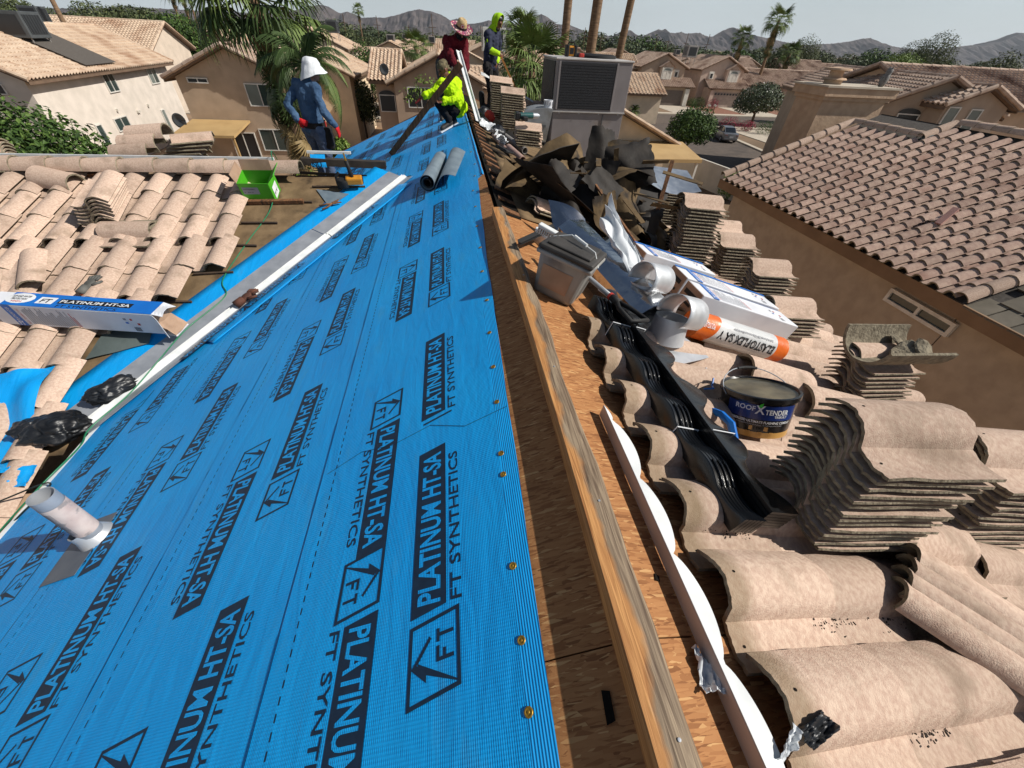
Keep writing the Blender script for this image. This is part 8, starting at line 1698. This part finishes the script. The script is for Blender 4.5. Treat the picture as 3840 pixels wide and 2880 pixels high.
fan_palm('spiky palm on the roofs behind the centre gable', (-3.0, 56, GZ), 7.0, 2.0, .22, (0, 0), 26, 4, 13, .5)
fan_palm('slender palm standing above the trees left of the maroon worker', (-22.5, 150, GZ), 12.2, 2.0, .2, (0, 0), 20, 8, 14, 1.2)
for i, (x, y, h) in enumerate(((-27, 92, 11), (-34, 104, 11.6), (-38, 120, 12.5))): fan_palm('thin leaning palm between the left trees', (x - 14, y, GZ), h, 1.8, .2, (.6, 0), 18, 8, 15 + i, 1.0, 'thin palms left')
for i, (x, y, r, l, top) in enumerate(((5.75, 24, .21, (-.05, 0), 12), (6.95, 24, .26, (.15, 0), 12.5), (7.22, 24.6, .09, (.15, 0), 12), (8.15, 24, .20, (.55, 0), 12))):
    lab = ('leftmost bare palm trunk rising behind our air conditioner', 'thick bare palm trunk rising behind our air conditioner', 'thinnest trunk beside the thick palm trunk', 'rough leaning palm trunk right of the thick one')[i]
    fan_palm(lab, (x, y, GZ), top + 3, 1.8, r, (l[0] * 1.6, 0), 18, 10, 30 + i, 1.2)
# shrubs
def shrub(label, loc, r, key, n=900, seed=1, name='shrub', group=None, size=.12):
    o = link(name, crown_mesh(key, [((0, 0, r[2]), r)], n, size, seed)); o.location = loc; return tag(o, label, 'shrub', group)
for i, (x, y, r, key, l) in enumerate(((44.8, 82.3, (1.0, .9, .75), 'ficus', 'clipped round hedge beside the brown garage door'), (46.9, 83.6, (1.1, .9, .8), 'ficus', 'dark clipped hedge between the two houses across the street'), (47.3, 79.6, (1.1, 1.0, .85), 'red', 'red bougainvillea bush by the pinkish house'), (36.3, 82.5, (1.4, .8, .7), 'ficus', 'dark low hedge left of the brown garage'), (33.6, 80.5, (1.2, 1.0, .9), 'lime', 'yellowish clipped bush near the brown garage'), (37.6, 57.7, (1.5, 1.2, .85), 'red', 'large reddish round bush behind the parked car'), (40.2, 57.5, (1.1, 1.0, .65), 'red', 'small reddish round bush behind the parked car'), (41.6, 55.6, (1.5, 1.0, .8), 'ficus', 'dark clipped hedge under the blossom tree'), (43.5, 53.8, (2.2, 1.2, .6), 'ficus', 'low spreading hedge right of the parked car'), (19.6, 27.6, (.7, .5, 1.0), 'lime', 'bright yellow-green bush by the garden wall'), (21.2, 26.6, (.5, .5, .8), 'lime', 'second yellow-green bush nearer our eave'), (-9.8, 33.0, (1.6, 1.0, .6), 'ficus', 'dark clipped hedge beside the cream house'), (-3.2, 13.6, (.3, .3, .3), 'lime', 'leafy twig tips above the far edge of the blue slope'))):
    shrub(l, (x, y, GZ + (5.2 if i == 12 else 0)), r, key, 1400, 70 + i)
tree('thin citrus with sparse leaves behind the left ridge end', (-3.5, 10.2, GZ), 'lime', [((0, 0, 5.2), (.55, .4, .45)), ((.3, 0, 5.6), (.3, .3, .3))], 160, .11, 5.0, .03, 90)
tree('sparse leafy branch behind the crouching worker', (-.55, 14.2, GZ), 'lime', [((0, 0, 7.0), (.45, .4, .3)), ((-.5, 0, 6.8), (.3, .3, .2))], 150, .12, 6.7, .03, 91)
yu = feather_palm('spiky yucca beside our air conditioner right corner', (25.4, 62, GZ), 1.2, 1.4, .15, 22, 33, .0, 1.3)
# ---------------------------------------------------------------- street things
car = thing('parked_car', 'silver sedan parked at the kerb of the side street', 'car', Matrix.Translation((33.1, 51.0, GZ + .018)) @ Matrix.Rotation(math.radians(-12), 4, 'Z'))
MT['carpaint'] = pm('silver_paint', srgb(142, 146, 152), srgb(134, 138, 144), scale=2, rough=.28, metal=.6); MT['carglass'] = glass_mat('car_glass', srgb(28, 34, 40), .06)
def loft(secs):
    m = MB(); k = len(secs[0]); vs = [p for s in secs for p in s]; m.add(vs, [(i * k + j, i * k + (j + 1) % k, (i + 1) * k + (j + 1) % k, (i + 1) * k + j) for i in range(len(secs) - 1) for j in range(k)] + [tuple(range(k - 1, -1, -1)), tuple(range((len(secs) - 1) * k, len(secs) * k))]); return m
def csec(y, w, z0, z1, tw=.94): return [(-w * .92, y, z0), (w * .92, y, z0), (w, y, z0 + .22), (w, y, z1 - .12), (w * tw, y, z1), (-w * tw, y, z1), (-w, y, z1 - .12), (-w, y, z0 + .22)]
b_ = loft([csec(-2.28, .72, .36, .74), csec(-2.2, .82, .28, .92), csec(-1.6, .88, .22, .98), csec(-.8, .90, .20, .98), csec(.8, .90, .20, .94), csec(1.5, .89, .22, .90), csec(2.1, .82, .26, .80), csec(2.28, .68, .34, .66)]); b_.build('body', MT['carpaint'], car, True, angle=35)
g_ = loft([[(-.68, y, .95), (.68, y, .95), (.52 * q, y, z), (-.52 * q, y, z)] for (y, z, q) in ((-1.62, .97, 1.2), (-1.0, 1.38, 1.08), (-.2, 1.45, 1.06), (.35, 1.42, 1.06), (1.12, .96, 1.2))]); g_.build('cabin_glass', MT['carglass'], car)
m = MB(); m.add([(-.55, -1.02, 1.395), (.55, -1.02, 1.395), (.56, -.2, 1.465), (.54, .36, 1.435), (-.54, .36, 1.435), (-.56, -.2, 1.465)], [(0, 1, 2, 5), (5, 2, 3, 4)]); m.build('roof', MT['carpaint'], car)
m = MB()
for sg in (-1, 1):
    for (a, b) in (((.62, -1.6, .97), (.57, -1.02, 1.39)), ((.58, -.2, 1.46), (.69, -.2, .96)), ((.56, .36, 1.43), (.66, 1.1, .97))): m.bar((a[0] * sg * 1.02, a[1], a[2]), (b[0] * sg * 1.02, b[1], b[2]), .06, .05)
m.build('pillar', MT['carpaint'], car)
for (x, y) in ((-.82, -1.4), (.82, -1.4), (-.82, 1.4), (.82, 1.4)):
    m = MB(); M_ = Matrix.Translation((x, y, .32)) @ Matrix.Rotation(math.pi / 2, 4, 'Y'); m.lathe([(.2, -.1), (.31, -.1), (.325, 0), (.31, .1), (.2, .1)], 20, M_); w_ = m.build('wheel', MT['rubber'], car, True, angle=40); m = MB(); m.lathe([(0, .09), (.19, .085), (.2, -.085), (0, -.09)], 14, M_); m.build('rim', MT['galv'], w_, True, angle=40)
for sg in (-1, 1):
    m = MB(); m.bevbox((sg * .62, -2.24, .78), (.30, .10, .17), .02); m.build('tail_light', pm('tail_light', srgb(150, 120, 118), rough=.2), car); m = MB(); m.bevbox((sg * .60, 2.20, .66), (.3, .1, .13), .02); m.build('headlight', MT['blind'], car)
m = MB(); m.box((0, -2.30, .62), (.42, .02, .15)); m.build('number_plate', MT['txtwhite'], car); m = MB(); m.bevbox((0, -2.27, .42), (1.5, .1, .16), .03); m.build('bumper', MT['carpaint'], car)
tr = thing('parked_truck', 'white pickup truck nose showing left of the chimney', 'truck', Matrix.Translation((50.4, 61.6, GZ + .02)) @ Matrix.Rotation(math.radians(90), 4, 'Z'))
MT['whitepaint'] = pm('white_paint', srgb(206, 210, 216), rough=.3)
loft([csec(-2.6, .86, .5, 1.05), csec(-.5, .95, .42, 1.10), csec(1.6, .95, .42, 1.12), csec(2.6, .86, .46, 1.0)]).build('body', MT['whitepaint'], tr, True, angle=35); loft([[(-.85, y, 1.08), (.85, y, 1.08), (.72, y, z), (-.72, y, z)] for (y, z) in ((-.7, 1.1), (-.4, 1.72), (.7, 1.76), (1.3, 1.12))]).build('cab', MT['whitepaint'], tr, True, angle=30)
for (x, y) in ((-.85, -1.6), (.85, -1.6), (-.85, 1.7), (.85, 1.7)):
    m = MB(); M_ = Matrix.Translation((x, y, .40)) @ Matrix.Rotation(math.pi / 2, 4, 'Y'); m.lathe([(.22, -.13), (.38, -.13), (.40, 0), (.38, .13), (.22, .13)], 18, M_); w_ = m.build('wheel', MT['rubber'], tr, True, angle=40); m = MB(); m.lathe([(0, .11), (.21, .10), (.22, -.10), (0, -.11)], 14, M_); m.build('rim', MT['galv'], w_, True)
for i, (x, y) in enumerate(((44.2, 75.2), (45.3, 75.3))):
    mb_ = thing('mailbox', ('left of two mailboxes by the red gravel yard', 'right of two mailboxes by the red gravel yard')[i], 'mailbox', (x, y, GZ)); m = MB(); m.box((0, 0, .5), (.12, .12, 1.0)); m.build('post', MT['trim'], mb_); m = MB(); m.box((0, 0, 1.06), (.22, .5, .16)); m.lathe([(.11, -.25), (.11, .25)], 14, Matrix.Translation((0, 0, 1.14)) @ Matrix.Rotation(math.pi / 2, 4, 'X')); m.build('box', MT['whitetrim'], mb_)
up_ = thing('utility_pole', 'leaning wooden utility pole behind the left rooftop unit', 'utility pole', (-31.4, 48.5, GZ)); m = MB(); m.tube([(0, 0, 0), (.3, 0, 13)], [.2, .16], 10); m.build('pole', MT['palmbark'], up_, True)
rp2 = random.Random(3)
for i in range(16):
    x, y = ((-30 + 9 * i), 170 + rp2.uniform(-15, 40)); pl_ = thing('utility_pole', 'thin distant utility pole among the horizon trees', 'utility pole', (x, y, GZ), 'distant utility poles'); m = MB(); m.tube([(0, 0, 0), (0, 0, rp2.uniform(10, 13))], [.14, .1], 6); m.build('pole', MT['bark'], pl_); m = MB(); m.bar((-1.1, 0, 9.6), (1.1, 0, 9.6), .1, .12); m.build('crossarm', MT['bark'], pl_)
bn = thing('wheelie_bin', 'dark blue wheelie bin by the garden wall', 'bin', (20.9, 27.9, GZ)); m = MB(); m.add([(-.25, -.3, .05), (.25, -.3, .05), (.25, .3, .05), (-.25, .3, .05), (-.3, -.36, 1.0), (.3, -.36, 1.0), (.3, .36, 1.0), (-.3, .36, 1.0)], [(3, 2, 1, 0), (4, 5, 6, 7), (0, 1, 5, 4), (1, 2, 6, 5), (2, 3, 7, 6), (3, 0, 4, 7)]); m.build('body', MT['pailblue'], bn); m = MB(); m.bevbox((0, 0, 1.04), (.66, .78, .08), .02); m.build('lid', MT['pailblue'], bn)
# ---------------------------------------------------------------- air
hz_ = MB(); hz_.prism([(-9000, -450), (9800, -450), (9800, 9400), (-9000, 9400)], GZ - 1.5, 420)
hm = bpy.data.materials.new('haze'); hm.use_nodes = True; n = hm.node_tree; n.nodes.remove(n.nodes['Principled BSDF']); pv = n.nodes.new('ShaderNodeVolumePrincipled'); pv.inputs['Color'].default_value = (.86, .92, 1.0, 1); pv.inputs['Density'].default_value = 0.000038; pv.inputs['Anisotropy'].default_value = 0.2; n.links.new(pv.outputs[0], n.nodes['Material Output'].inputs['Volume'])
HAZE = hz_.build('haze', hm); HAZE['kind'] = 'stuff'
